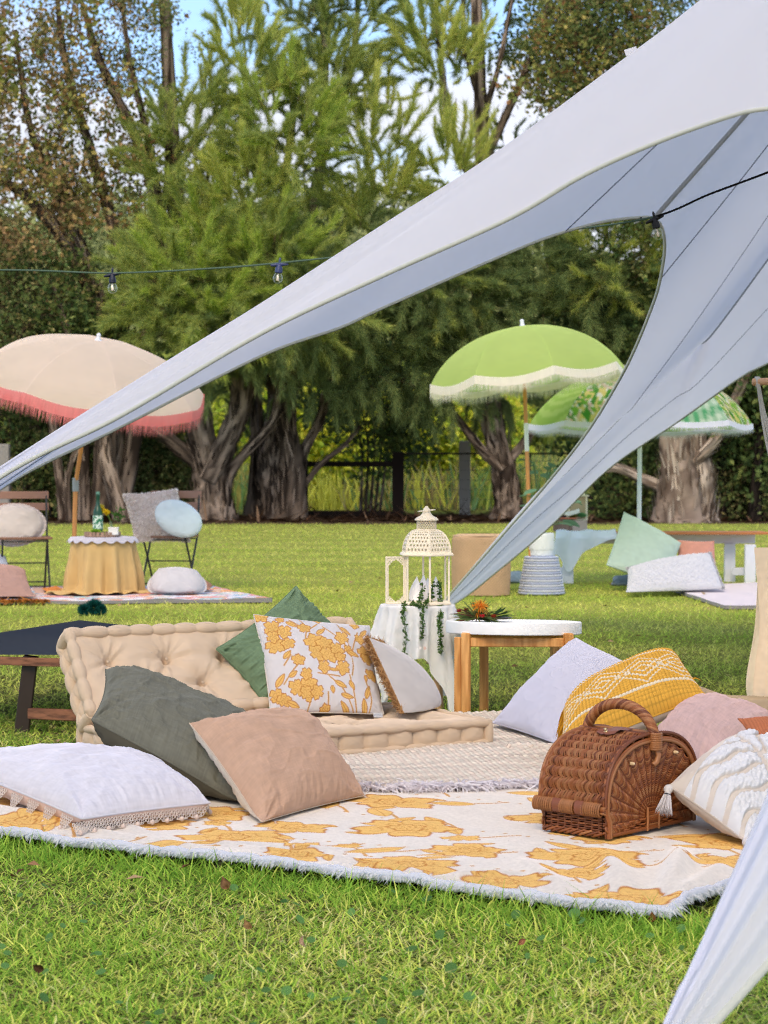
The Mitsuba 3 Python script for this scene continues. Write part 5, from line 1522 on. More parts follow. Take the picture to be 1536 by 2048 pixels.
# flower arrangement lying on the table
fc = P(955, 1240, 8.42)
fc[2] = TZ + 0.006
t = thing('flower_arrangement', 'low arrangement of orange pincushion and red flowers with dark spiky leaves on the white table', 'flowers')
m = M()
n = 190
D = nrm(np.stack([rng.normal(0, 1, n), rng.normal(0, 0.7, n), np.abs(rng.normal(0.25, 0.35, n))], -1))
L = rng.uniform(0.05, 0.12, n)
m.ribbons(fc + D * 0.012 + A([0, 0, 0.004]), D, L, rng.uniform(0.0018, 0.004, n), nrm(np.cross(D, rng.normal(size=(n, 3)))), A([S(92, 118, 66), S(118, 138, 80), S(78, 98, 60), S(130, 120, 80), S(110, 72, 62)])[rng.integers(0, 5, n)], A([0, 0, -0.02]) + 0 * D, segs=3)
for k in range(16):
    d = nrm(A([rng.normal(0.5, 0.7), rng.normal(0, 0.6), rng.uniform(0.05, 0.6)]))
    w = nrm(np.cross(d, A([0, 0.3, 1])))
    ln, b = rng.uniform(0.05, 0.09), fc + A([0.05, 0, 0.01]) + d * 0.02
    m.add(A([b, b + d * ln * 0.5 + w * 0.012, b + d * ln, b + d * ln * 0.5 - w * 0.012]), [[0, 1, 2, 3]], S(70, 100, 62) * rng.uniform(0.7, 1.1))
obj(t + '__foliage', m, 'leaf', smooth=False, kind='stuff')
m = M()
pc = fc + A([0.01, -0.03, 0.055])
n = 150
D = nrm(rng.normal(size=(n, 3)) + A([0, -0.2, 0.5]))
m.ribbons(pc + D * 0.008, D, rng.uniform(0.028, 0.042, n), 0.0013, nrm(np.cross(D, rng.normal(size=(n, 3)))), A([S(240, 168, 60), S(232, 140, 44), S(246, 190, 90)])[rng.integers(0, 3, n)], A([0, 0, -0.012]) + 0 * D, segs=3)
m.lathe([(0.0003, 0.012), (0.008, 0.009), (0.011, 0.0), (0.008, -0.009), (0.0003, -0.012)], S(226, 124, 40), 12, pc)
obj(t + '__pincushion_bloom', m, 'leaf', label='orange pincushion bloom with long drooping styles')
for o, c in ((A([-0.045, -0.01, 0.035]), S(150, 34, 44)), (A([0.015, -0.07, 0.014]), S(204, 56, 62)), (A([0.062, -0.05, 0.012]), S(150, 60, 40)), (A([-0.075, 0.0, 0.03]), S(170, 60, 60))):
    m = M()
    for k in range(14):
        d = nrm(A([math.cos(k * 2.4), math.sin(k * 2.4), 0.4 + 0.1 * k]))
        w = nrm(np.cross(d, [0, 0, 1.0]))
        b = fc + o
        m.add(A([b, b + d * 0.008 + w * 0.006, b + d * 0.019, b + d * 0.008 - w * 0.006]), [[0, 1, 2, 3]], c * rng.uniform(0.8, 1.15))
    obj(part(t, 'red_bloom'), m, 'leaf', smooth=False)
t = thing('serving_plate', 'dark round plate lying on the white table right of the flowers', 'plate')
obj(t + '__plate', M().lathe([(0.0005, 0.003), (0.055, 0.003), (0.078, 0.009), (0.08, 0.011), (0.078, 0.012), (0.055, 0.006), (0.0005, 0.006)], S(70, 66, 62), 40, P(985, 1240, 8.48) * A([1, 1, 0]) + A([0, 0, TZ + 0.002]), tilt), 'semi')

# stool draped in white lace
sc_ = P(835, 1214, 8.72)
sc_[2] = 0
SZ = 0.437
t = thing('round_stool', 'small round stool under the white lace cloth', 'stool')
obj(t + '__seat', M().lathe([(0.0005, SZ - 0.03), (0.148, SZ - 0.03), (0.15, SZ - 0.008), (0.146, SZ - 0.004), (0.0005, SZ - 0.004)], S(190, 150, 110), 40, sc_), 'semi')
for k in range(4):
    a = k * math.pi / 2 + 0.7
    obj(part(t, 'leg'), M().tube([sc_ + A([0.10 * math.cos(a), 0.10 * math.sin(a), SZ - 0.03]), sc_ + A([0.13 * math.cos(a), 0.13 * math.sin(a), 0.0])], 0.013, S(196, 156, 112), 10), 'semi')
t = thing('lace_cloth', 'sheer white embroidered cloth draped over the stool with long uneven points', 'cloth')
nth, ns_ = 260, 70
th, sd = np.meshgrid(np.linspace(0, 2 * np.pi, nth + 1)[:-1], np.linspace(0, 1, ns_), indexing='ij')
drop = 0.30 + 0.11 * np.cos(4 * (th + 0.78)) + 0.02 * np.sin(7 * th)
drop = drop + 0.10 * np.exp(-((np.mod(th + 0.95, 2 * np.pi) - 0.0) / 0.35) ** 2)
ss = sd * (0.155 + drop)
rad = np.minimum(ss, 0.155)
dn = np.maximum(ss - 0.155, 0)
flare = 0.10 * dn + (0.035 * np.clip(dn / 0.2, 0, 1)) * np.sin(th * 11 + 1.3 * np.sin(th * 2)) + 0.012 * np.sin(th * 23 + 3 * dn)* np.clip(dn / 0.1, 0, 1)
q3 = np.stack([np.cos(th), np.sin(th), sd * 3], -1)
rr = rad + flare + 0.016 * nz(q3, 3, 4) * np.clip(dn / 0.1, 0, 1)
X = sc_ + np.stack([rr * np.cos(th), rr * np.sin(th), np.maximum(SZ + 0.004 - dn * 0.985 + 0.006 * nz(q3, 6, 2), 0.012)], -1)
emb = (meshkit.noise(np.stack([th * 9, dn * 70, th * 0], -1), 8) > 0.72) & (dn > 0.05)
obj(t + '__cloth', M().grid(X, np.where(emb[..., None], S(250, 250, 250), S(246, 248, 248)), cu=True), 'lace')
m = M()
for k in range(60):
    i, j = rng.integers(0, nth), rng.integers(24, ns_ - 2)
    c = X[i, j] + 0.003 * nrm(X[i, j] - sc_) * A([1, 1, 0])
    R = frame((X[i, j] - sc_) * A([1, 1, 0]))
    col_ = [S(246, 240, 240), S(236, 208, 200), S(200, 214, 226)][rng.integers(0, 3) if rng.random() < 0.35 else 0]
    for p in range(5):
        a = p * 1.257 + k
        d = math.cos(a) * R[0] + math.sin(a) * R[1]
        w = -math.sin(a) * R[0] + math.cos(a) * R[1]
        m.add(A([c, c + d * 0.005 + w * 0.0035, c + d * 0.0095, c + d * 0.005 - w * 0.0035]), [[0, 1, 2, 3]], col_)
obj(t + '__embroidery', m, 'matte', smooth=False, kind='stuff', label='small embroidered blossoms in white and faded pink')

# cream metal lantern with open door
LC = P(853, 1212, 8.70)
LC[2] = SZ + 0.008
LK = 8.70 / F
CRM = S(238, 226, 200)
t = thing('lantern', 'cream metal lantern with perforated dome and open pierced door on the lace-covered stool', 'lantern')
hexr = 50 * LK
rot0 = -math.pi / 2 + 0.12
zb, zr = 0.0, (1212 - 1113) * LK


def hexp(r, z, k, off=0.0):
    a = rot0 + k * math.pi / 3
    return LC + A([r * math.cos(a), r * math.sin(a), z])


m = M()
m.lathe([(0.001, 0.0), (hexr + 0.006, 0.0), (hexr + 0.006, 0.008), (hexr, 0.012), (0.001, 0.012)], CRM, 6, LC, rot=rot0)
obj(t + '__base', M().flat(*m.get()[:2], CRM), 'semi')
for k in range(6):
    obj(part(t, 'post'), M().beam(hexp(hexr - 0.004, 0.01, k), hexp(hexr - 0.004, zr, k), 0.0085, 0.0085, CRM, bev=0.001), 'semi')
m = M().lathe([(hexr + 0.016, zr - 0.004), (hexr + 0.018, zr), (hexr + 0.012, zr + 0.008), (hexr + 0.004, zr + 0.011), (hexr + 0.004, zr + 0.004), (hexr + 0.016, zr - 0.004)], CRM, 6, LC, rot=rot0)
obj(t + '__eave', M().flat(*m.get()[:2], CRM), 'semi')
zd = (1068 - 1113) * -LK                         # dome height
m = M()
for k in range(6):
    g = np.linspace(0, 1, 17)
    rp = hexr + 0.004 - (hexr + 0.004 - 20 * LK) * (1 - np.cos(g * np.pi / 2)) ** 1.0
    zp = zr + 0.009 + zd * np.sin(g * np.pi / 2)
    w = np.linspace(0, 1, 15)
    a0, a1 = rot0 + k * math.pi / 3, rot0 + (k + 1) * math.pi / 3
    e0, e1 = A([math.cos(a0), math.sin(a0)]), A([math.cos(a1), math.sin(a1)])
    xy = rp[:, None, None] * (e0 * (1 - w[None, :, None]) + e1 * w[None, :, None])
    X = LC + np.concatenate([xy, np.broadcast_to(zp[:, None, None], xy.shape[:2] + (1,))], -1)
    i, j = np.meshgrid(np.arange(16), np.arange(14), indexing='ij')
    hole = ((i % 2 == 1) & ((j + (i // 2) % 2) % 2 == 1) & (i > 0) & (i < 14) & (j > 0) & (j < 13))
    m.grid(X, CRM, mask=~hole)
    m.tube(LC + np.stack([rp * e0[0], rp * e0[1], zp], 1), 0.0028, CRM, 6)
obj(t + '__dome', m, 'semi')
zn = zr + 0.009 + zd
m = M()
for k in range(34):
    for sg in (-1, 1):
        a = np.linspace(0, 0.55, 6) * sg + k * 2 * np.pi / 34
        m.tube(LC + np.stack([19.5 * LK * np.cos(a), 19.5 * LK * np.sin(a), zn + np.linspace(0, 20 * LK, 6)], 1), 0.0011, CRM * 0.95, 4, cap=False)
for z in (0, 20 * LK):
    m.lathe([(18.6 * LK, zn + z - 0.003), (20.6 * LK, zn + z - 0.003), (20.6 * LK, zn + z + 0.003), (18.6 * LK, zn + z + 0.003)], CRM, 24, LC)
obj(t + '__collar', m, 'semi', kind='stuff')
z1 = zn + 20 * LK
m = M().lathe([(23 * LK, z1 - 0.003), (24 * LK, z1 + 0.002), (20 * LK, z1 + 0.009), (12 * LK, z1 + 0.018), (8 * LK, z1 + 0.03), (7 * LK, z1 + 0.037), (6.8 * LK, z1 + 0.044), (4 * LK, z1 + 0.05), (2.5 * LK, z1 + 0.056), (0.0003, z1 + 0.058)], CRM, 28, LC)
obj(t + '__cap', m, 'semi')
g = np.linspace(0, 2 * np.pi, 33)[:-1]
obj(t + '__ring_handle', M().tube(LC + np.stack([17 * LK * np.cos(g), 12 * LK * np.sin(g) , z1 + 0.038 + 0.004 * np.cos(g)], 1), 0.0024, CRM, 7, closed=True), 'semi')
# open door, hinged on the left post
hx, hw = hexp(hexr, 0, 4), None
hp = P(811, 1212, 8.66)
hp[2] = LC[2]
od = nrm(A([-0.96, -0.28, 0]))
dw, dh = 40 * LK, zr - 0.006
m = M()
for a in (0.0, dw):
    m.beam(hp + od * a + A([0, 0, 0.004]), hp + od * a + A([0, 0, dh]), 0.007, 0.006, CRM, bev=0.001)
for z in (0.006, dh - 0.004):
    m.beam(hp + A([0, 0, z]), hp + od * dw + A([0, 0, z]), 0.006, 0.007, CRM, bev=0.001)
uu_, vv_ = np.meshgrid(np.linspace(0, 1, 33), np.linspace(0, 1, 65), indexing='ij')
X = hp + (uu_ * dw)[..., None] * od + (0.004 + vv_ * (dh - 0.008))[..., None] * A([0, 0, 1])
uc, vc_ = (uu_[:-1, :-1] + uu_[1:, 1:]) / 2, (vv_[:-1, :-1] + vv_[1:, 1:]) / 2
d_ = np.abs(vc_ - 0.5) * 2
open_ = np.abs(uc - 0.5) < np.where(d_ < 0.62, 0.36, 0.36 * np.clip(1 - ((d_ - 0.62) / 0.27), 0, 1) ** 0.8 + 0.05 * np.abs(np.sin(d_ * 40)) * (d_ < 0.9))
open_ |= (np.sin(uc * 44) * np.sin(vc_ * 88) > 0.45) & (d_ > 0.68) & (d_ < 0.95) & (uc > 0.1) & (uc < 0.9)
m.grid(X, CRM, mask=~open_)
obj(t + '__door', m, 'semi', label='open door pierced with a scrolled arch')
# folded napkins standing in the lantern
for i, (px, h, w, d, lab) in enumerate([(828, 50, 15, 8.69, 'white folded napkin standing leftmost inside the lantern'), (842, 53, 14, 8.72, 'white folded napkin standing second from the left inside the lantern'), (858, 46, 15, 8.73, 'white folded napkin standing in the middle of the lantern'), (874, 50, 14, 8.70, 'white folded napkin standing rightmost inside the lantern')]):
    t = thing('napkin', lab, 'napkin')
    b = P(px, 1212, d)
    b[2] = LC[2] + 0.013
    g, f_ = np.linspace(0, 1, 18), np.linspace(-1, 1, 9)
    gg, ff = np.meshgrid(g, f_, indexing='ij')
    wd = w * LK * (1 - gg ** 2.2) * (0.65 + 0.9 * gg * (1 - gg))
    for s_ in (0, 1):
        X = b + np.stack([ff * wd + 0.012 * gg * (1 if i < 2 else -0.5), -np.abs(ff) * 0.012 - s_ * 0.006 + 0.016 * (1 - gg) * (1 - ff ** 2), gg * h * LK * (1 - 0.08 * s_)], -1)
        obj(part(t, 'fold'), M().grid(X, S(250, 250, 252)), 'lace')
# trailing greenery
for i, (pts, lab) in enumerate([([(846, 1166), (842, 1190), (838, 1207), (838, 1212), (812, 1205), (808, 1230), (812, 1275), (809, 1315)], 'trailing bead-leaved vine hanging leftmost from the lantern down the lace cloth'), ([(866, 1168), (862, 1195), (852, 1208), (846, 1225), (845, 1262), (842, 1278)], 'shorter middle trailing vine over the edge of the lace cloth'),
                                ([(878, 1163), (880, 1200), (880, 1250), (882, 1300), (884, 1307)], 'trailing bead-leaved vine hanging rightmost from the lantern')]):
    t = thing('trailing_vine', lab, 'plant', 'trailing vines on the lantern stool')
    path = []
    for x, y in pts:
        dd = 8.66 if y < 1206 else (8.56 if y < 1214 else 8.53)
        path.append(P(x, y, dd))
    p = spline(path, 60)
    obj(t + '__stem', M().tube(p, 0.0018, S(70, 96, 50), 5), 'matte')
    m = M()
    p = resample(p, 120 if i != 1 else 84)
    for k in range(len(p)):
        for q in range(2):
            d = nrm(rng.normal(size=3) + A([0, -0.6, 0.2]))
            w = nrm(np.cross(d, rng.normal(size=3)))
            nn = np.cross(d, w)
            ln = rng.uniform(0.0095, 0.0155)
            b = p[k] + d * 0.003
            V = A([b, b + d * ln * 0.4 + w * ln * 0.35, b + d * ln * 0.8 + w * ln * 0.25, b + d * ln, b + d * ln * 0.8 - w * ln * 0.25, b + d * ln * 0.4 - w * ln * 0.35, b + d * ln * 0.5 + nn * ln * 0.22])
            m.add(V, [[0, 1, 6], [1, 2, 6], [2, 3, 6], [3, 4, 6], [4, 5, 6], [5, 0, 6]], A([S(84, 116, 58), S(62, 92, 46), S(112, 140, 78)])[rng.integers(0, 3)] * rng.uniform(0.8, 1.2))
    obj(t + '__leaf', m, 'leaf', kind='stuff')

# ---------------------------------------------------------------- umbrellas on the lawn
def umbrella(label, group, hub, axis, r, drop, cols, fringe_c, fringe_l, pole_bits, ribs=8, rot=0.0, scallop=0.05, val_c=None, pat=None, lobed=0.02):
    t = thing('umbrella', label, 'umbrella', group)
    R = frame(axis)
    hub = np.asarray(hub, float)
    n_g, n_r = 30, 44
    rims = []
    for k in range(ribs):
        a = np.linspace(0, 1, n_g)
        g, f = np.meshgrid(a, np.linspace(0.0, 1, n_r), indexing='ij')
        th = rot + (k + g) * 2 * np.pi / ribs
        chord = np.cos(np.pi / ribs) / np.cos((g - 0.5) * 2 * np.pi / ribs)
        rad = r * np.sin(f * 1.18) / math.sin(1.18) * (1 - (1 - chord) * 0.75 * f)
        z = -drop * (1 - np.cos(f * 1.18)) / (1 - math.cos(1.18)) + lobed * np.sin(np.pi * g) * f * -1 * 0.6
        z = z - scallop * 0.5 * np.sin(np.pi * g) * np.clip((f - 0.82) / 0.18, 0, 1) ** 2
        X = hub + rad[..., None] * (np.cos(th)[..., None] * R[0] + np.sin(th)[..., None] * R[1]) + z[..., None] * R[2]
        c = cols[k % len(cols)]
        cc_ = pat(k, g, f, rad) if pat else vcol(c, X, 0.05, 6)
        obj(part(t, 'canopy_panel'), M().grid(X, cc_), 'sheer')
        rims.append(X[:-1, -1])
        if val_c is None:
            pass
    rim = np.vstack(rims)
    m = M()
    nf = 1500
    e = resample(np.vstack([rim, rim[:1]]), nf + 1)[:-1]
    out = nrm(e - (hub - R[2] * drop))
    tang = nrm(np.roll(e, -1, 0) - e)
    D = nrm(-R[2] + 0.10 * out + rng.normal(0, 0.05, (nf, 3)))
    m.ribbons(e + R[2] * 0.012 + out * 0.004, D, fringe_l * rng.uniform(0.88, 1.08, nf), 2 * np.pi * r / nf * 0.50, tang, fringe_c * rng.uniform(0.85, 1.1, (nf, 1)), segs=2)
    obj(t + '__fringe', m, 'lace', kind='stuff')
    m = M()
    band = np.stack([e + R[2] * 0.006 + out * 0.005, e - R[2] * (fringe_l * 0.42) + out * 0.012], 1)
    m.grid(band, fringe_c * 0.98, cu=True)
    obj(t + '__valance', m, 'lace')
    m = M()
    for k in range(ribs):
        th = rot + k * 2 * np.pi / ribs
        f = np.linspace(0.02, 1, 14)
        X = hub + (r * np.sin(f * 1.18) / math.sin(1.18))[:, None] * (math.cos(th) * R[0] + math.sin(th) * R[1]) + (-drop * (1 - np.cos(f * 1.18)) / (1 - math.cos(1.18)) - 0.012)[:, None] * R[2]
        kk = part(t, 'rib')
        mm = M().tube(X, 0.005, S(225, 225, 225), 5)
        mm.tube([X[6], hub - R[2] * (drop * 0.5 + 0.28)], 0.004, S(225, 225, 225), 5)
        obj(kk, mm, 'semi')
    obj(t + '__finial', M().lathe([(0.03, -0.012), (0.03, 0.0), (0.018, 0.008), (0.014, 0.03), (0.018, 0.04), (0.012, 0.052), (0.0005, 0.056)], S(226, 230, 236), 16, hub, axis), 'semi')
    for nm_, a, b, rr, c in pole_bits:
        obj(part(t, nm_), M().tube([a, b], rr, c, 12), 'semi')
    return t


du = 16.8
WOODC = S(206, 146, 82)
ub = P(146, 1180, du) * A([1, 1, 0])
uj = P(151, 968, du)
ax1 = nrm(A([0.20, -0.24, 1.0]))
uh = P(205, 684, du)
ax1 = nrm(A([uh[0] - uj[0], -0.26, uh[2] - uj[2]]))
uh2 = uj + ax1 * (np.linalg.norm((uh - uj)[[0, 2]]) / np.linalg.norm(ax1[[0, 2]]))
t = umbrella('cream beach umbrella with coral pink fringe tilted over the yellow-draped table', 'fringed beach umbrellas', uh2, nrm(ax1 + A([0.0, -0.0, 0])), 0.93, 0.35, [S(248, 232, 216)], S(244, 152, 150), 0.165,
         [('lower_pole', ub, uj, 0.019, WOODC), ('upper_pole', uj, uh2, 0.017, WOODC), ('tilt_joint', uj - A([0, 0, 0.06]), uj + A([0, 0, 0.05]), 0.026, S(150, 160, 158))], rot=0.35)
m = M()
tp = P(128, 762, du - 0.72)
obj(t + '__tie_strap', m.grid(tp + np.linspace(0, 1, 8)[:, None, None] * (P(119, 822, du - 0.86) - tp) + np.linspace(-0.012, 0.012, 3)[None, :, None] * A([1, 0, 0.1]) - A([0, 0.03, 0]), S(238, 226, 212)), 'cloth')
gh, gb = P(1045, 652, du), P(1064, 1186, du) * A([1, 1, 0])
axg = nrm(gh - gb)
gm = lambda f: gb + (gh - gb) * f
t = umbrella('plain lime green beach umbrella with cream fringe on a timber pole', 'fringed beach umbrellas', gh, nrm(axg + A([-0.075, 0.02, 0])), 0.80, 0.40, [S(206, 228, 140)], S(250, 244, 228), 0.13,
         [('lower_pole', gb, gm(0.535), 0.0165, WOODC), ('white_sleeve', gm(0.535), gm(0.64), 0.018, S(232, 236, 232)), ('upper_pole', gm(0.64), gh, 0.0165, WOODC)], rot=0.18, scallop=0.07)


def ging(k, g, f, rad):
    k = {3: 0, 4: 1, 5: 2, 6: 0, 7: 2}.get(k, 1)
    x, y = (g - 0.5) * rad * 0.785, rad
    if k == 0:
        a, b = np.floor(x / 0.045) % 2, np.floor(y / 0.045) % 2
        w = (a + b) / 2
        return S(226, 244, 226) * (1 - w[..., None]) + S(104, 186, 134) * w[..., None]
    if k == 1:
        w = (np.floor(y / 0.035) % 2)[..., None]
        return S(170, 206, 104) * w + S(190, 218, 126) * (1 - w)
    p = np.stack([x * 26 + k * 3, y * 26, x * 0], -1)
    n1, n2 = meshkit.noise(p, 3), meshkit.noise(p * 1.3 + 9, 5)
    c = np.broadcast_to(S(244, 244, 236), x.shape + (3,)).copy()
    c[n1 > 0.55] = S(132, 190, 74)
    c[n2 > 0.62] = S(232, 220, 140)
    c[(n1 < 0.3)] = S(86, 158, 66)
    c[(n2 < 0.25)] = S(236, 206, 190)
    return c


d3 = 18.2
h3, b3 = P(1281, 734, d3), P(1277, 1178, d3) * A([1, 1, 0])
umbrella('green beach umbrella with gingham and flower-patterned panels and white fringe on a white pole', 'fringed beach umbrellas', h3, nrm(A([0.0, 0.02, 1])), 0.96, 0.50, [S(170, 206, 104)], S(236, 238, 250), 0.085,
         [('pole', b3, h3, 0.02, S(226, 232, 234))], rot=-0.05, pat=ging, scallop=0.03)

# ---------------------------------------------------------------- picnic setting at the back left
def slat_chair(label, o, yaw):
    """folding bistro chair: slatted timber seat and back on thin crossed metal legs"""
    t = thing('folding_chair', label, 'chair', 'folding bistro chairs')
    c, s = math.cos(yaw), math.sin(yaw)
    X_, Y_ = A([c, s, 0]), A([-s, c, 0])
    q = lambda a, b, z: np.asarray(o) + a * X_ + b * Y_ + A([0, 0, z])
    BLK = S(52, 54, 52)
    R = np.stack([X_, Y_, A([0, 0, 1.0])])
    for k in range(6):
        obj(part(t, 'seat_slat'), M().box(q(0, -0.17 + k * 0.064, 0.455), (0.43, 0.052, 0.018), S(136, 100, 78), R), 'semi')
    for z in (0.70, 0.795):
        obj(part(t, 'back_slat'), M().beam(q(-0.215, 0.24 + (z - 0.45) * 0.12, z), q(0.215, 0.24 + (z - 0.45) * 0.12, z), 0.016, 0.062, S(160, 122, 104), up=(0, 0, 1)), 'semi')
    for sx in (-1, 1):
        a = sx * 0.195
        obj(part(t, 'leg'), M().tube([q(a, -0.20, 0.0), q(a, 0.02, 0.24), q(a, 0.20, 0.45), q(a, 0.29, 0.83)], 0.0085, BLK, 7), 'semi')
        obj(part(t, 'leg'), M().tube([q(a * 0.9, 0.24, 0.0), q(a * 0.9, 0.0, 0.26), q(a * 0.9, -0.18, 0.445)], 0.0085, BLK, 7), 'semi')
    for b, z in ((-0.14, 0.07), (0.17, 0.09), (0.02, 0.25), (-0.18, 0.43), (0.19, 0.43)):
        obj(part(t, 'cross_bar'), M().tube([q(-0.19, b, z), q(0.19, b, z)], 0.006, BLK, 6), 'semi')
    return q


dl = 17.0


def at0(px, d):
    return P(px, 1100, d) * A([1, 1, 0])


slat_chair('folding chair at the far left holding the white ruffled round cushion', at0(48, 16.9), 0.22)
slat_chair('folding chair right of the yellow-draped table holding the fluffy square cushion', at0(338, 17.3), -0.12)
# small table under a yellow cloth
yt = at0(206, 16.5)
t = thing('side_table', 'small round side table under the yellow cloth', 'table')
obj(t + '__tabletop', M().lathe([(0.0005, 0.448), (0.235, 0.448), (0.24, 0.455), (0.235, 0.464), (0.0005, 0.464)], S(150, 110, 80), 40, yt), 'semi')
for k in range(3):
    a = k * 2.094 + 0.4
    obj(part(t, 'leg'), M().tube([yt + A([0.12 * math.cos(a), 0.12 * math.sin(a), 0.45]), yt + A([0.2 * math.cos(a), 0.2 * math.sin(a), 0])], 0.014, S(150, 110, 80), 8), 'semi')
t = thing('yellow_cloth', 'mustard yellow cloth hanging in folds to the ground over the small round table', 'cloth')
th, sd = np.meshgrid(np.linspace(0, 2 * np.pi, 321)[:-1], np.linspace(0, 1, 64), indexing='ij')
dn = np.maximum(sd * 0.76 - 0.245, 0)
rad = np.minimum(sd * 0.76, 0.245)
k_ = np.clip(dn / 0.3, 0, 1)
fold = 0.032 * k_ * (np.sin(th * 9 + 1.4 * np.sin(th * 2 + 1)) + 0.6 * np.sin(th * 17 + 2))
rr = rad + 0.10 * dn + fold + 0.16 * np.clip((dn - 0.36) / 0.16, 0, 1) ** 2 * np.exp(-((np.mod(th - 3.9 + np.pi, 2 * np.pi) - np.pi) / 0.4) ** 2)
z = 0.470 - dn * 0.98
lim = 0.05 + 0.010 * np.sin(th * 15)
rr = rr + np.maximum(lim - z, 0) * 0.8
X = yt + np.stack([rr * np.cos(th), rr * np.sin(th), np.maximum(z, lim) + 0.004 * nz(np.stack([np.cos(th) * 3, np.sin(th) * 3, sd * 5], -1), 2, 3)], -1)
obj(t + '__cloth', M().grid(X, vcol(S(242, 206, 142), X, 0.08, 9), cu=True), 'cloth')
t = thing('lace_doily', 'scalloped white lace mat on top of the yellow cloth', 'table mat')
g = np.linspace(0, 2 * np.pi, 161)[:-1]
m = M()
rows = []
for r, z in ((0.02, 0.4775), (0.2, 0.4775), (0.252, 0.476), (0.275, 0.452 )):
    rows.append(yt + np.stack([(r + (0.008 * np.abs(np.sin(g * 9)) if r > 0.26 else 0)) * np.cos(g), (r + (0.008 * np.abs(np.sin(g * 9)) if r > 0.26 else 0)) * np.sin(g), z - (0.022 * np.abs(np.sin(g * 9)) if r > 0.26 else 0) + 0 * g], 1))
obj(t + '__mat', m.grid(np.stack(rows, 0), S(226, 226, 240), cv=True), 'cloth')
# on the table
TT = 0.480
t = thing('wooden_tray', 'round slatted wooden tray on the yellow-draped table', 'tray')
tb = at0(205, 16.42) + A([0, 0, TT])
m = M().lathe([(0.0005, 0.0), (0.135, 0.0), (0.138, 0.006), (0.135, 0.012), (0.0005, 0.012)], S(150, 122, 104), 36, tb)
obj(t + '__board', m, 'semi')
for k in range(26):
    a = k * 2 * np.pi / 26
    obj(part(t, 'stave'), M().box(tb + A([0.138 * math.cos(a), 0.138 * math.sin(a), 0.018]), (0.008, 0.026, 0.036), S(156, 128, 110) * (0.85 + 0.3 * (k % 3) / 2), frame((0, 0, 1), (math.cos(a), math.sin(a), 0)), 0.002), 'semi')
T2 = TT + 0.014


def on_tray(px, d):
    return at0(px, d) + A([0, 0, T2])


scene['bottle_glass'] = {'type': 'principledthin', 'base_color': {'type': 'rgb', 'value': [0.10, 0.36, 0.24]}, 'roughness': 0.08, 'spec_trans': 0.75, 'eta': 1.5, 'diff_trans': 0.6}
t = thing('glass_bottle', 'green glass bottle with a pale printed label on the wooden tray', 'bottle')
b = on_tray(196, 16.46)
obj(t + '__glass', M().lathe([(0.0005, 0.002), (0.036, 0.002), (0.039, 0.01), (0.039, 0.16), (0.034, 0.19), (0.018, 0.225), (0.0145, 0.25), (0.0145, 0.30), (0.017, 0.302), (0.017, 0.312), (0.0145, 0.314)], (1, 1, 1), 28, b), 'bottle_glass')
obj(t + '__stopper', M().lathe([(0.0145, 0.312), (0.016, 0.32), (0.014, 0.336), (0.0005, 0.338)], S(96, 150, 128), 16, b), 'semi')
gg, zz = np.meshgrid(np.linspace(-math.pi * 0.95, 0.1, 30), np.linspace(0.045, 0.15, 26), indexing='ij')
lab = meshkit.noise(np.stack([gg * 4, zz * 90, gg * 0], -1), 7)
m = M().grid(b + np.stack([0.0397 * np.cos(gg), 0.0397 * np.sin(gg), zz], -1), np.where(lab[..., None] > 0.5, S(214, 232, 220), S(60, 130, 96)))
obj(t + '__label', m, 'semi')
t = thing('white_box', 'small white ceramic box in front of the bud vase on the wooden tray', 'box')
obj(t + '__body', M().box(on_tray(227, 16.34) + A([0, 0, 0.026]), (0.075, 0.06, 0.052), S(228, 228, 226), bev=0.004), 'semi')
obj(t + '__lid', M().box(on_tray(227, 16.34) + A([0, 0, 0.056]), (0.079, 0.064, 0.008), S(236, 236, 234), bev=0.003), 'semi')
t = thing('bud_vase', 'clear bud vase with yellow flowers and green leaves on the wooden tray', 'vase')
b = on_tray(222, 16.47)
v, f, c = M().lathe([(0.0005, 0.002), (0.02, 0.002), (0.022, 0.02), (0.016, 0.06), (0.010, 0.09), (0.013, 0.105)], (1, 1, 1), 20, b).get()
scene[t + '__glass'] = mikit.ply((v, f), 'glass', smooth=True, color=c)
for e, c in ((A([-0.06, 0, 0.19]), S(240, 216, 60)), (A([-0.03, -0.01, 0.175]), S(232, 206, 50)), (A([-0.075, 0.0, 0.215]), S(224, 210, 90))):
    m = M()
    for k in range(60):
        d = nrm(rng.normal(size=3))
        w = nrm(np.cross(d, rng.normal(size=3)))
        p = b + e
        m.add(A([p, p + d * 0.016 + w * 0.007, p + d * 0.028, p + d * 0.016 - w * 0.007]), [[0, 1, 2, 3]], c * rng.uniform(0.75, 1.15))
    obj(part(t, 'flower'), m, 'leaf', smooth=False)
    obj(part(t, 'stem'), M().tube(spline([b + A([0, 0, 0.03]), b + A([0, 0, 0.1]), b + e], 8), 0.0025, S(96, 124, 60), 5), 'matte')
m = M()
for k in range(46):
    p = b + A([rng.uniform(0.02, 0.09), rng.normal(0, 0.02), rng.uniform(0.12, 0.2)])
    d = nrm(rng.normal(size=3) + A([0.4, 0, 0]))
    w = nrm(np.cross(d, rng.normal(size=3)))
    m.add(A([p, p + d * 0.018 + w * 0.009, p + d * 0.036, p + d * 0.018 - w * 0.009]), [[0, 1, 2, 3]], S(80, 120, 56) * rng.uniform(0.7, 1.1))
m.tube([b + A([0, 0, 0.08]), b + A([0.03, 0, 0.14]), b + A([0.07, 0, 0.18])], 0.002, S(80, 110, 56), 4)
obj(t + '__leaf', m, 'leaf', smooth=False, kind='stuff')


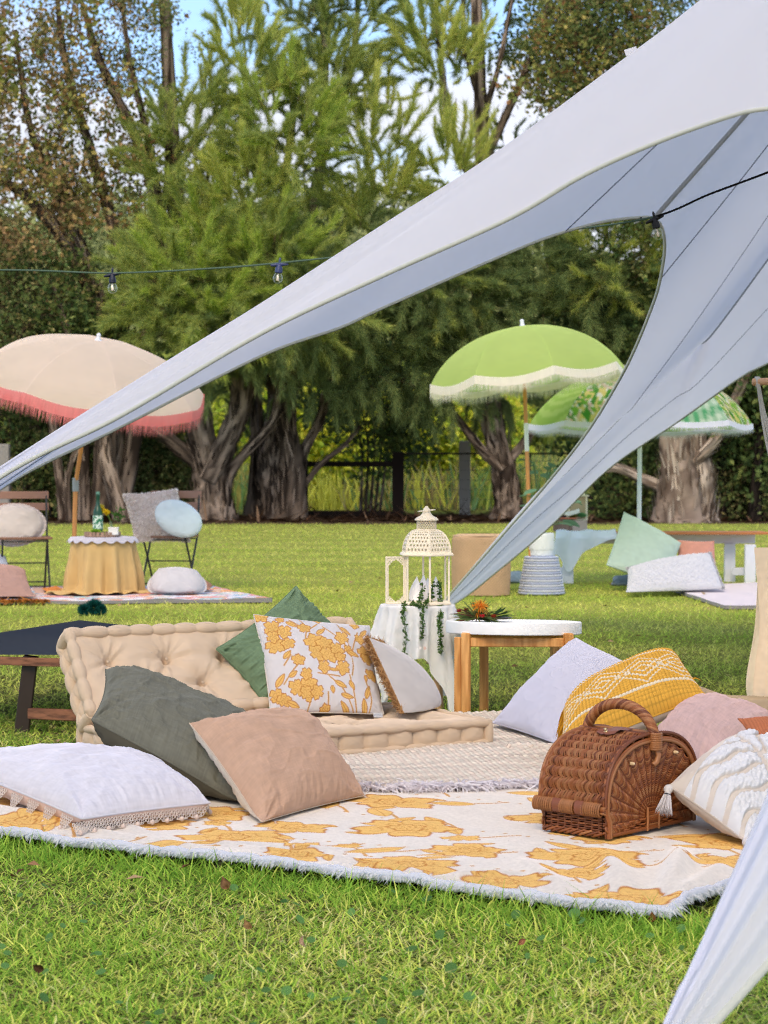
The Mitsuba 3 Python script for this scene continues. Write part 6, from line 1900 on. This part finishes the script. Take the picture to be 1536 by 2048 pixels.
def succulent(label, b, r, c, n=38, pot=None):
    t = thing('succulent', label, 'plant')
    m = M()
    for k in range(n):
        a, e = k * 2.39996, 0.15 + 1.2 * (1 - k / n)
        d = nrm(A([math.cos(a) * math.sin(e), math.sin(a) * math.sin(e), math.cos(e)]))
        w = nrm(np.cross(d, [0, 0, 1.0]))
        ln = r * (0.6 + 0.4 * (1 - k / n))
        p = np.asarray(b) + A([0, 0, r * 0.2])
        nn = np.cross(d, w)
        m.add(A([p, p + d * ln * 0.55 + w * ln * 0.24, p + d * ln, p + d * ln * 0.55 - w * ln * 0.24, p + d * ln * 0.55 - nn * ln * 0.10]), [[0, 1, 4], [1, 2, 4], [2, 3, 4], [3, 0, 4]], c * rng.uniform(0.75, 1.15))
    obj(t + '__rosette', m, 'leaf', kind='stuff')


succulent('bright green succulent in front of the green bottle on the wooden tray', on_tray(191, 16.34), 0.062, S(160, 204, 74))

# cushions at the back left
def disc_corners(c, r1, r2, xdir, ydir):
    c, x, y = np.asarray(c, float), nrm(xdir) * r1, nrm(ydir) * r2
    return [c - x + y, c + x + y, c + x - y, c - x - y]


def ruffle(col, L, n=900):
    def fn(t, f, b, nn, rim):
        r = resample(np.vstack([rim, rim[:1]]), 241)[:-1]
        ctr = r.mean(0)
        out = nrm(r - ctr)
        k = np.arange(240)
        w = np.sin(k * 0.9) * 0.25 * L
        m = M().grid(np.stack([r, r + out * L * 0.55 + nn * w[:, None] * 0.6, r + out * L + nn * w[:, None]], 1), col, cu=True)
        obj(t + '__ruffle', m, 'cloth')
    return fn


def furry(cols, L):
    def fn(t, f, b, nn, rim):
        m = M()
        n = 11000
        i, j = rng.integers(0, f.shape[0], n), rng.integers(0, f.shape[1], n)
        B = f[i, j]
        D = nrm(nn + rng.normal(0, 0.8, (n, 3)))
        m.ribbons(B, D, rng.uniform(0.5, 1, n) * L, 0.006, nrm(np.cross(D, rng.normal(size=(n, 3)))), A(cols)[rng.integers(0, len(cols), n)] * rng.uniform(0.85, 1.1, (n, 1)), A([0, 0, -0.6]) * L + 0 * D, segs=2)
        r = resample(np.vstack([rim, rim[:1]]), 1601)[:-1]
        D = nrm(r - r.mean(0) + rng.normal(0, 0.25, (1600, 3)))
        m.ribbons(r, D, rng.uniform(0.5, 1, 1600) * L, 0.006, nrm(np.cross(D, rng.normal(size=(1600, 3)))), A(cols)[0] * np.ones((1600, 3)), segs=2)
        obj(t + '__fur', m, 'matte', smooth=False, kind='stuff')
    return fn


cushion('cushion', 'round white ruffled cushion on the folding chair at the far left edge', disc_corners(P(28, 1050, 16.85), 0.235, 0.165, A([1, 0.1, -0.05]), A([0.1, 0.4, 1])), 0.16, S(238, 230, 222), seed=51, round_=1.0, wr=0.008, n=48, extra=ruffle(S(236, 226, 222), 0.022))
cushion('cushion', 'fluffy cream square cushion leaning on the back of the right-hand folding chair', [P(248, 990, 17.35), P(352, 980, 17.5), P(378, 1082, 17.2), P(272, 1082, 17.1)], 0.13, S(246, 238, 230), seed=52, bsdf='matte', wr=0.01, n=44, extra=furry([S(250, 244, 236), S(240, 230, 222), S(232, 220, 210)], 0.026))
cushion('cushion', 'round pale blue cushion tipped against the fluffy cushion on the folding chair', disc_corners(P(357, 1037, 17.05), 0.20, 0.145, A([1, 0.2, -0.55]), A([0.5, 0.35, 0.9])), 0.13, S(228, 243, 247), seed=53, bsdf='matte', round_=1.0, wr=0.004, n=48)
cushion('cushion', 'domed white round floor cushion with tiny bobble trim on the patterned picnic rug', disc_corners(P(354, 1172, 16.3), 0.215, 0.15, A([1, 0.05, -0.03]), A([0.0, 0.75, 1])), 0.27, S(238, 236, 240), seed=54, round_=1.0, wr=0.004, n=48, floor=0.05, extra=ruffle(S(240, 238, 242), 0.016))
cushion('cushion', 'blush brown cushion lying at the far left edge on the patterned picnic rug', [P(-60, 1132, 16.3), P(50, 1140, 16.4), P(72, 1200, 15.7), P(-60, 1206, 15.6)], 0.2, S(208, 168, 152), seed=55, wr=0.008, n=44, floor=0.05)
cushion('cushion', 'pale blue cushion behind the blush brown cushion at the far left edge', [P(-80, 1100, 16.9), P(10, 1112, 16.9), P(42, 1180, 16.5), P(-60, 1185, 16.4)], 0.16, S(206, 220, 240), seed=56, wr=0.006, n=40, floor=0.05)
cushion('cushion', 'small orange cushion corner lying left of the yellow cloth on the patterned rug', [P(84, 1184, 16.75), P(112, 1172, 16.8), P(140, 1196, 16.5), P(92, 1202, 16.4)], 0.06, S(232, 150, 76), seed=57, wr=0.006, n=30, floor=0.05)
cushion('cushion', 'tan cushion corner showing behind the domed white floor cushion', [P(392, 1150, 16.9), P(425, 1172, 16.9), P(418, 1190, 16.6), P(370, 1188, 16.6)], 0.07, S(190, 142, 118), seed=58, wr=0.006, n=30, floor=0.05)


def far_rug(nm, lab, quad, colf, n=(160, 70), hgt=0.03, amp=0.018, hem=None):
    t = thing(nm, lab, 'rug')
    u, v = np.meshgrid(np.linspace(0, 1, n[0]), np.linspace(0, 1, n[1]), indexing='ij')
    q = [np.r_[x, 0] for x in quad]
    X = (q[0] * (1 - u[..., None]) + q[1] * u[..., None]) * (1 - v[..., None]) + (q[3] * (1 - u[..., None]) + q[2] * u[..., None]) * v[..., None]
    X[..., 2] = hgt + amp * (meshkit.fbm(X * 2.2, 3, 4) - 0.3) + 0.03 * np.exp(-v / 0.05) * np.clip(meshkit.noise(X * 3, 5) - 0.55, 0, 1)
    X[..., 1] += 0.12 * nz(X * A([1, 0, 0]), 2.0, 6) * (v < 0.02)
    obj(t + '__cloth', M().grid(X, colf(X, u, v)), 'cloth')
    rim = np.vstack([X[:, 0], X[-1, 1:], X[-2::-1, -1], X[0, -2:0:-1]])
    low = rim * A([1, 1, 0]) + A([0, 0, 0.008])
    obj(t + '__edge', M().grid(np.stack([rim, low], 1), S(168, 164, 166) if hem is None else hem, cu=True), 'cloth')
    return t, X


def patch_cols(X, u, v):
    d = meshkit.noise(X * 9, 21)
    e = meshkit.noise(X * 12 + 4, 22)
    pal = A([S(236, 232, 232), S(170, 214, 222), S(240, 178, 120), S(232, 160, 172), S(226, 224, 232), S(146, 186, 214), S(238, 214, 150)])
    i = np.clip((d * 9).astype(int) - 1, 0, 6)
    c = pal[i]
    c = np.where((e > 0.62)[..., None], S(238, 236, 238), c)
    c = np.where(((u > 0.42) & (u < 0.74) & (v > 0.5))[..., None], S(226, 190, 172), c)
    return c


t, X = far_rug('picnic_rug', 'patterned picnic rug in pastel blue, pink and orange under the yellow-draped table', FAR_L, patch_cols)
m = M()
nf = 900
s = rng.integers(0, 70, nf)
B = X[s, 0] + A([0, 0, 0.0])
D = nrm(np.stack([rng.normal(0, 0.4, nf), -np.ones(nf), rng.normal(0, 0.2, nf)], -1))
m.ribbons(B, D, rng.uniform(0.05, 0.11, nf), 0.006, nrm(np.cross(D, rng.normal(size=(nf, 3)))), S(240, 166, 84) * rng.uniform(0.8, 1.1, (nf, 1)), segs=2)
obj(t + '__fringe', m, 'cloth', kind='stuff', label='orange fringe at the left end')
t = thing('pompom', 'dark teal wool pompom lying on the grass at the front edge of the patterned rug', 'pompom')
m = M()
for c0, r in ((G(188, 1216, 0.05), 0.075), (G(168, 1220, 0.04), 0.05), (G(202, 1219, 0.04), 0.045)):
    n = 1200
    D = nrm(rng.normal(size=(n, 3)))
    m.ribbons(np.broadcast_to(c0, (n, 3)) + D * r * 0.3, D, r * rng.uniform(0.5, 0.75, n), 0.004, nrm(np.cross(D, rng.normal(size=(n, 3)))), S(26, 104, 96) * rng.uniform(0.6, 1.3, (n, 1)), segs=2)
obj(t, m, 'cloth', smooth=False)

# ---------------------------------------------------------------- setting at the back right
t = thing('pouffe', 'tall woven natural jute pouffe behind the tent arm right of the lantern', 'pouffe')
pc = at0(962, 16.75)
pw, ph_ = 58 / 4200 * 16.75, 0.485
g, z = np.meshgrid(np.linspace(0, 2 * np.pi, 241)[:-1], np.linspace(0, 1, 120), indexing='ij')
sq = (np.abs(np.cos(g)) ** 2.6 + np.abs(np.sin(g)) ** 2.6) ** (-1 / 2.6)
edge = np.clip((z - 0.88) / 0.12, 0, 1)
rr = pw * sq * (1 - 0.16 * (1 - np.sqrt(np.clip(1 - edge ** 2, 0, 1)))) * (0.985 + 0.03 * np.sin(np.pi * z))
rel = 0.004 * np.sign(np.sin(g * 60)) * np.sin(z * np.pi * 40) * 0.5
X = pc + np.stack([(rr + rel) * np.cos(g), (rr + rel) * np.sin(g), 0.01 + ph_ * (z - 0.03 * (1 - np.sqrt(np.clip(1 - edge ** 2, 0, 1))))], -1)
wv = 0.5 + 0.5 * np.sin(g * 60) * np.sin(z * np.pi * 40)
obj(t + '__cover', M().grid(X, S(228, 190, 150) * (0.8 + 0.35 * wv)[..., None] * (1 + 0.25 * nz(X, 14, 3))[..., None], cu=True), 'cloth')
obj(t + '__top', M().lathe([(pw * 0.99, ph_ - 0.008), (pw * 0.8, ph_ + 0.004), (0.001, ph_ + 0.006)], S(228, 192, 154), 60, pc), 'cloth')
t = thing('striped_stool', 'low tapered round stool ribbed in pale blue and white stripes under the white pot', 'stool')
bc = at0(1083, 16.8)
nrow = 15
for k in range(nrow):
    z0, z1 = 0.008 + 0.302 * k / nrow, 0.008 + 0.302 * (k + 1) / nrow
    w = 0.192 - 0.054 * (k + 0.5) / nrow
    zc, hz_ = (z0 + z1) / 2, (z1 - z0) / 2
    g = np.linspace(-1, 1, 7)
    pr_ = [(w - 0.012 + 0.012 * math.sqrt(max(0.0, 1 - q * q)), zc + q * hz_) for q in g]
    if k == nrow - 1:
        pr_ += [(0.05, z1 + 0.001), (0.0005, z1 + 0.001)]
    obj(part(t, 'stripe'), M().lathe(pr_, S(238, 242, 252) if k % 2 else S(206, 216, 244), 48, bc), 'cloth')
t = thing('plant_pot', 'white ceramic pot with a leafy plant on the striped stool', 'pot')
pb = bc + A([0, 0, 0.312])
obj(t + '__pot', M().lathe([(0.0005, 0.0), (0.088, 0.0), (0.092, 0.01), (0.094, 0.045), (0.096, 0.048), (0.102, 0.055), (0.104, 0.16), (0.098, 0.185), (0.092, 0.186), (0.092, 0.165), (0.0005, 0.16)], S(226, 232, 232), 40, pb), 'semi')
obj(part(t, 'handle'), M().box(pb + A([-0.112, 0, 0.105]), (0.03, 0.03, 0.055), S(226, 232, 232), bev=0.008), 'semi')
m, st = M(), M()
for k in range(22):
    a = k * 2.4
    tip = pb + A([0.05 + 0.16 * math.cos(a) * (0.4 + 0.6 * rng.random()), 0.12 * math.sin(a), 0.24 + 0.5 * rng.random()])
    st.tube(spline([pb + A([0, 0, 0.15]), (pb + tip) / 2 + A([0, 0, 0.12]), tip], 8), 0.004, S(96, 120, 84), 5)
    d = nrm(A([math.cos(a), math.sin(a) * 0.7, rng.uniform(-0.3, 0.5)]))
    w = nrm(np.cross(d, A([0, 0, 1.0]) + rng.normal(0, 0.3, 3)))
    ln = rng.uniform(0.11, 0.17)
    uu_, vv_ = np.meshgrid(np.linspace(0, 1, 8), np.linspace(-1, 1, 5), indexing='ij')
    X = tip + d * (uu_ * ln)[..., None] + w * (vv_ * 0.30 * ln * np.sin(np.pi * np.clip(uu_, 0.03, 0.99)) ** 0.7)[..., None] + A([0, 0, 1]) * (-0.25 * ln * uu_ ** 2 + 0.07 * ln * np.abs(vv_))[..., None]
    obj(part(t, 'leaf'), M().grid(X, S(120, 158, 132) * rng.uniform(0.65, 1.2)), 'leaf')
obj(t + '__stem', st, 'matte', kind='stuff')
# long white bench-table with timber top
dt = 18.6
t = thing('long_low_table', 'long low white table with orange-brown timber top behind the mint cushion', 'table')
xa, xb = at0(1120, dt)[0], at0(1516, dt)[0]
yb_ = dt
ht = 0.455
for k in range(4):
    obj(part(t, 'top_board'), M().box(A([(xa + xb) / 2 + 0.02, yb_ - 0.135 + k * 0.094, ht - 0.011]), (xb - xa + 0.08, 0.088, 0.022), S(196, 124, 72) * (0.92 + 0.05 * k)), 'semi')
obj(t + '__apron', M().box(A([(xa + xb) / 2, yb_ - 0.155, ht - 0.067]), (xb - xa, 0.022, 0.09), S(230, 230, 244)), 'semi')
obj(part(t, 'apron'), M().box(A([(xa + xb) / 2, yb_ + 0.155, ht - 0.067]), (xb - xa, 0.022, 0.09), S(230, 230, 244)), 'semi')
for x in (xa + 0.06, xb - 0.09):
    for y in (-0.11, 0.13):
        obj(part(t, 'leg'), M().box(A([x - (0.17 if y > 0 and x > 5 else 0.0) - (0.14 if y > 0 else 0), yb_ + y, (ht - 0.11) / 2]), (0.095, 0.05, ht - 0.11), S(226, 230, 244)), 'semi')
    obj(part(t, 'rail'), M().box(A([x - 0.08, yb_ + 0.02, 0.10]), (0.12, 0.022, 0.07), S(222, 226, 240)), 'semi')
t = thing('blue_cloth', 'pale blue cloth draped over the left end of the long low table', 'cloth')
u, v = np.meshgrid(np.linspace(0, 1, 90), np.linspace(0, 1, 46), indexing='ij')
x0, x1 = at0(1112, 18.4)[0], at0(1232, 18.4)[0]
top_ = 0.30 * np.ones_like(u)
hang = 0.08 + 0.13 * (1 - u) + 0.20 * np.exp(-((u - 0.26) / 0.13) ** 2) * 1.0 - 0.02 * np.sin(u * 9)
s_ = v * (0.24 + hang)
dn = np.maximum(s_ - 0.24, 0)
X = np.stack([x0 + (x1 - x0) * u - 0.35 * dn * (0.45 - u), yb_ + 0.07 - np.minimum(s_, 0.24) - 0.015 - 0.03 * np.clip(dn / 0.06, 0, 1) * (1 + 0.7 * np.sin(u * 16 + 1)), ht + 0.012 - dn + 0.012 * np.sin(u * 14) * (s_ < 0.22) * np.clip(s_ / 0.1, 0, 1)], -1)
obj(t + '__cloth', M().grid(X, vcol(S(232, 240, 255), X, 0.05, 12)), 'matte')


def on_table(px, dy=0.0):
    q = at0(px, yb_ + dy)
    return q + A([0, 0, ht + 0.001])


t = thing('log_planter', 'rough timber planter box at the left end of the long low table', 'planter')
m = M().box(on_table(1126, -0.02) + A([0, 0, 0.055]), (0.17, 0.14, 0.11), S(136, 108, 94), bev=0.012)
obj(t + '__box', m, 'semi')
for k in range(5):
    obj(part(t, 'board'), M().box(on_table(1126, -0.094) + A([-0.068 + k * 0.034, 0, 0.055]), (0.031, 0.01, 0.108), S(136, 110, 98) * (0.85 + 0.07 * (k % 4)), bev=0.003), 'semi')
obj(t + '__tray', M().box(on_table(1118, -0.02) + A([0, 0, 0.118]), (0.30, 0.16, 0.012), S(190, 112, 84)), 'semi')
t = thing('white_planter', 'pale timber-fronted planter holding succulents under the far lantern', 'planter')
obj(t + '__box', M().box(on_table(1157, -0.02) + A([0, 0, 0.05]), (0.14, 0.14, 0.10), S(190, 170, 160), bev=0.006), 'semi')
succulent('blue-green succulent in the pale planter on the long low table', on_table(1163, -0.03) + A([0, 0, 0.11]), 0.07, S(130, 190, 140))
succulent('olive succulent beside the blue-green one on the long low table', on_table(1143, -0.03) + A([0, 0, 0.11]), 0.06, S(150, 160, 70))
t = thing('stone_dish', 'white shell-shaped dish on the planter tray of the long low table', 'dish')
X = on_table(1136, -0.06) + A([0, 0, 0.125]) + np.stack([np.linspace(-0.1, 0.1, 20)[:, None] * np.ones(12), np.linspace(-0.04, 0.04, 12)[None] * np.ones((20, 1)), 0.03 + 0.03 * np.abs(np.linspace(-1, 1, 20))[:, None] + 0.02 * np.cos(np.linspace(-4, 4, 12))[None]], -1)
obj(t, M().grid(X, S(232, 230, 226)), 'semi')
t = thing('lantern', 'cream lantern with seed-filled glass sides standing far back on the long low table', 'lantern')
lb = on_table(1154, 0.05)
w = 0.078
obj(t + '__base', M().box(lb + A([0, 0, 0.105]), (2 * w + 0.02, 2 * w + 0.02, 0.012), CRM), 'semi')
for sx in (-1, 1):
    for sy in (-1, 1):
        obj(part(t, 'post'), M().box(lb + A([sx * w, sy * w, 0.21]), (0.014, 0.014, 0.20), CRM), 'semi')
obj(t + '__eave', M().box(lb + A([0, 0, 0.315]), (2 * w + 0.04, 2 * w + 0.04, 0.014), CRM), 'semi')
m = M().lathe([(w + 0.02, 0.322), (w * 0.9, 0.36), (w * 0.5, 0.40), (0.02, 0.42), (0.02, 0.44), (0.0005, 0.445)], CRM, 4, lb, rot=math.pi / 4)
obj(t + '__roof', M().flat(*m.get()[:2], CRM), 'semi')
m = M().box(lb + A([0, 0, 0.21]), (2 * w - 0.02, 2 * w - 0.02, 0.19), S(186, 166, 132))
obj(t + '__pane', m, 'semi')
# cushions at the back right
cushion('cushion', 'big mint green cushion standing on its corner in front of the long low table', [P(1248, 1024, 17.9), P(1362, 1086, 17.75), P(1330, 1172, 17.1), P(1213, 1130, 17.1)], 0.17, S(210, 234, 216), seed=61, wr=0.005, n=48, conc=0.02, floor=0.04)
cushion('cushion', 'terracotta pink cushion between the mint cushion and the white knitted cushion', [P(1356, 1080, 17.9), P(1428, 1082, 17.9), P(1438, 1172, 17.5), P(1350, 1165, 17.5)], 0.11, S(240, 172, 154), seed=62, wr=0.005, n=40, floor=0.04)


def knitw(U, V):
    return 0.012 * np.abs(np.sin(U * np.pi / 0.055 + np.floor(V / 0.036) * 1.57)) * np.abs(np.sin(V * np.pi / 0.036))


def poms(t, f, b, nn, rim):
    m = M()
    for e in (f[:, 0], f[-1]):
        r = resample(e, 22)
        for p in r:
            n = 70
            D = nrm(rng.normal(size=(n, 3)))
            m.ribbons(np.broadcast_to(p, (n, 3)), D, rng.uniform(0.014, 0.03, n), 0.004, nrm(np.cross(D, rng.normal(size=(n, 3)))), S(242, 242, 246) * rng.uniform(0.85, 1.0, (n, 1)), segs=2)
    obj(t + '__pompom_trim', m, 'cloth', smooth=False, kind='stuff')


cushion('cushion', 'long white chunky-knit cushion lying in front of the mint cushion', [P(1256, 1138, 16.9), P(1420, 1108, 17.2), P(1446, 1176, 16.6), P(1252, 1190, 16.4)], 0.19, S(242, 242, 248), seed=63, wr=0.004, n=110, conc=0.02, relief=knitw, floor=0.04, extra=poms)
far_rug('woven_rug', 'pale pinkish woven rug running out of the picture right of the white knitted cushion', FAR_R, lambda X, u, v: vcol(S(232, 222, 226), X, 0.06, 20), n=(70, 40))
for lab, px, py, w_, c in (('grey-blue folded cushion corner just left of the striped stool', 1022, 1158, 0.085, S(150, 172, 190)), ('blue-grey cushion corner on the grass under the mint cushion', 1246, 1164, 0.10, S(150, 166, 190))):
    d = 17.4
    cushion('cushion', lab, [P(px - 20, py - 8, d + 0.2), P(px + 24, py - 14, d + 0.2), P(px + 24, py + 6, d - 0.1), P(px - 24, py + 5, d - 0.1)], 0.07, c, seed=int(px), n=24, floor=0.03)

# draped canopy frame cut by the right edge
df = 8.75
t = thing('canopy_frame', 'round timber bar with white rope at the upper right edge', 'frame')
b0, b1 = P(1506, 764, df), P(1900, 752, df - 0.3)
obj(t + '__bar', M().tube([b0 - A([0.004, 0, 0]), b0, b1], [0.009, 0.0155, 0.0155], S(214, 166, 124), 14), 'semi')
obj(t + '__post', M().tube([b1 * A([1, 1, 0]), b1 + A([0, 0, 0.1])], 0.02, S(206, 158, 116), 12), 'semi')
m = M()
k0 = P(1514, 764, df)
for q in range(4):
    g = np.linspace(0, 2 * np.pi, 13)[:-1]
    m.tube(k0 + np.stack([0.004 * q - 0.006 + 0.001 * g, 0.0185 * np.cos(g), 0.0185 * np.sin(g)], 1), 0.005, S(238, 232, 220), 6, closed=True)
for q in range(3):
    m.tube(spline([k0 + A([0.002 * q, -0.018, -0.01]), P(1522 + 3 * q, 820, df), P(1534 + 6 * q, 890, df), P(1580, 1110, df)], 16), 0.006, S(236, 230, 216), 6)
obj(t + '__rope', m, 'cloth')
t = thing('hanging_drape', 'beige linen drape hanging to the ground at the right edge with a paler lining', 'cloth')
u, v = np.meshgrid(np.linspace(0, 1, 60), np.linspace(0, 1, 60), indexing='ij')
for nm_, off, c, xl in (('front', 0.0, S(250, 228, 196), [(1508, 1095), (1520, 1240), (1512, 1330), (1506, 1422)]), ('lining', 0.05, S(250, 240, 214), [(1518, 1100), (1510, 1250), (1494, 1360), (1502, 1418)])):
    lf = spline([P(x, y, df + off) for x, y in xl], 60)
    rt = lf + A([0.75, -0.15, 0])
    X = lf[None] * (1 - u[..., None]) + rt[None] * u[..., None]
    X = X + A([0, 1, 0]) * (0.035 * np.sin(u * 26 + 1.5 * v) * (0.3 + 0.7 * v) + 0.01 * nz(np.stack([u * 8, v * 5, u * 0], -1), 1, 3))[..., None]
    obj(f'{t}__{nm_}', M().grid(X, vcol(c, X, 0.10, 60)), 'matte')
obj(t + '__weight', M().box(P(1520, 1422, df - 0.03) * A([1, 1, 0]) + A([0, 0, 0.03]), (0.06, 0.05, 0.05), S(92, 62, 42)), 'semi')
t = thing('hessian_sheet', 'crumpled hessian ground sheet behind the pink cushion at the right edge', 'cloth')
u, v = np.meshgrid(np.linspace(0, 1, 70), np.linspace(0, 1, 40), indexing='ij')
X = np.stack([1.27 + 0.9 * u, 7.6 + 1.2 * v - 0.2 * u, 0.05 + 0.08 * np.clip(meshkit.noise(np.stack([u * 5, v * 4, u * 0], -1), 4) - 0.25, 0, 1) + 0.02 * np.sin(u * 19 + v * 5) * np.sin(np.pi * v)], -1)
obj(t, M().grid(X, vcol(S(196, 172, 138), X, 0.12, 40)), 'cloth')

# ---------------------------------------------------------------- boundary fence under the trees
fd = 43.6
t = thing('timber_fence', 'dark timber post-and-rail gateway between the she-oaks', 'fence')


def fz(px, py, d=fd):
    return P(px, py, d)


DKW = S(40, 34, 32)
obj(part(t, 'post'), M().box(A([fz(796, 900)[0], fd, 0.68]), (0.24, 0.22, 1.40), DKW), 'matte')
obj(part(t, 'post'), M().box(A([fz(606, 900)[0], fd, 0.60]), (0.20, 0.20, 1.24), DKW), 'matte')
for z in ((940 - 928) * fd / F + 1, 0.10):
    obj(part(t, 'rail'), M().box(A([(fz(606, 900)[0] + fz(790, 900)[0]) / 2, fd - 0.02, z]), (fz(790, 0)[0] - fz(606, 0)[0], 0.09, 0.11), DKW), 'matte')
t = thing('wire_fence', 'sagging wire mesh fence with grey posts in front of the tall grass', 'fence')
x0, x1 = fz(806, 0)[0], 9.5
for z, r in ((1.34, 0.022), (0.02, 0.02)):
    obj(part(t, 'pipe'), M().tube([A([x0, fd, z]), A([x1, fd + 0.3, z])], r, S(60, 56, 50), 6), 'matte')
for k, zz in enumerate(np.linspace(0.2, 1.2, 6)):
    obj(part(t, 'wire'), M().tube([A([x0, fd, zz]), A([(x0 + x1) / 2, fd, zz - 0.02]), A([x1, fd, zz])], 0.004, S(120, 116, 104), 4), 'matte')
for px in (990, 1060, 1150, 1260):
    obj(part(t, 'picket'), M().tube([A([fz(px, 0)[0], fd, 0]), A([fz(px, 0)[0] + 0.02, fd, 1.34])], 0.015, S(66, 60, 52), 5), 'matte')
for i, (px, h, lab) in enumerate(((930, 1.62, 'grey weathered concrete-coloured post standing in the tall grass beyond the fence'), (6, 1.50, 'grey weathered timber post at the far left edge under the pale tent arm'))):
    t = thing('fence_post', lab, 'post')
    d = 45.2 if i == 0 else 40.5
    obj(t, M().box(A([P(px, 0, d)[0], d, h / 2]), (0.24 if i == 0 else 0.2, 0.2, h), S(168, 162, 154) if i == 0 else S(150, 146, 140), bev=0.02), 'matte')
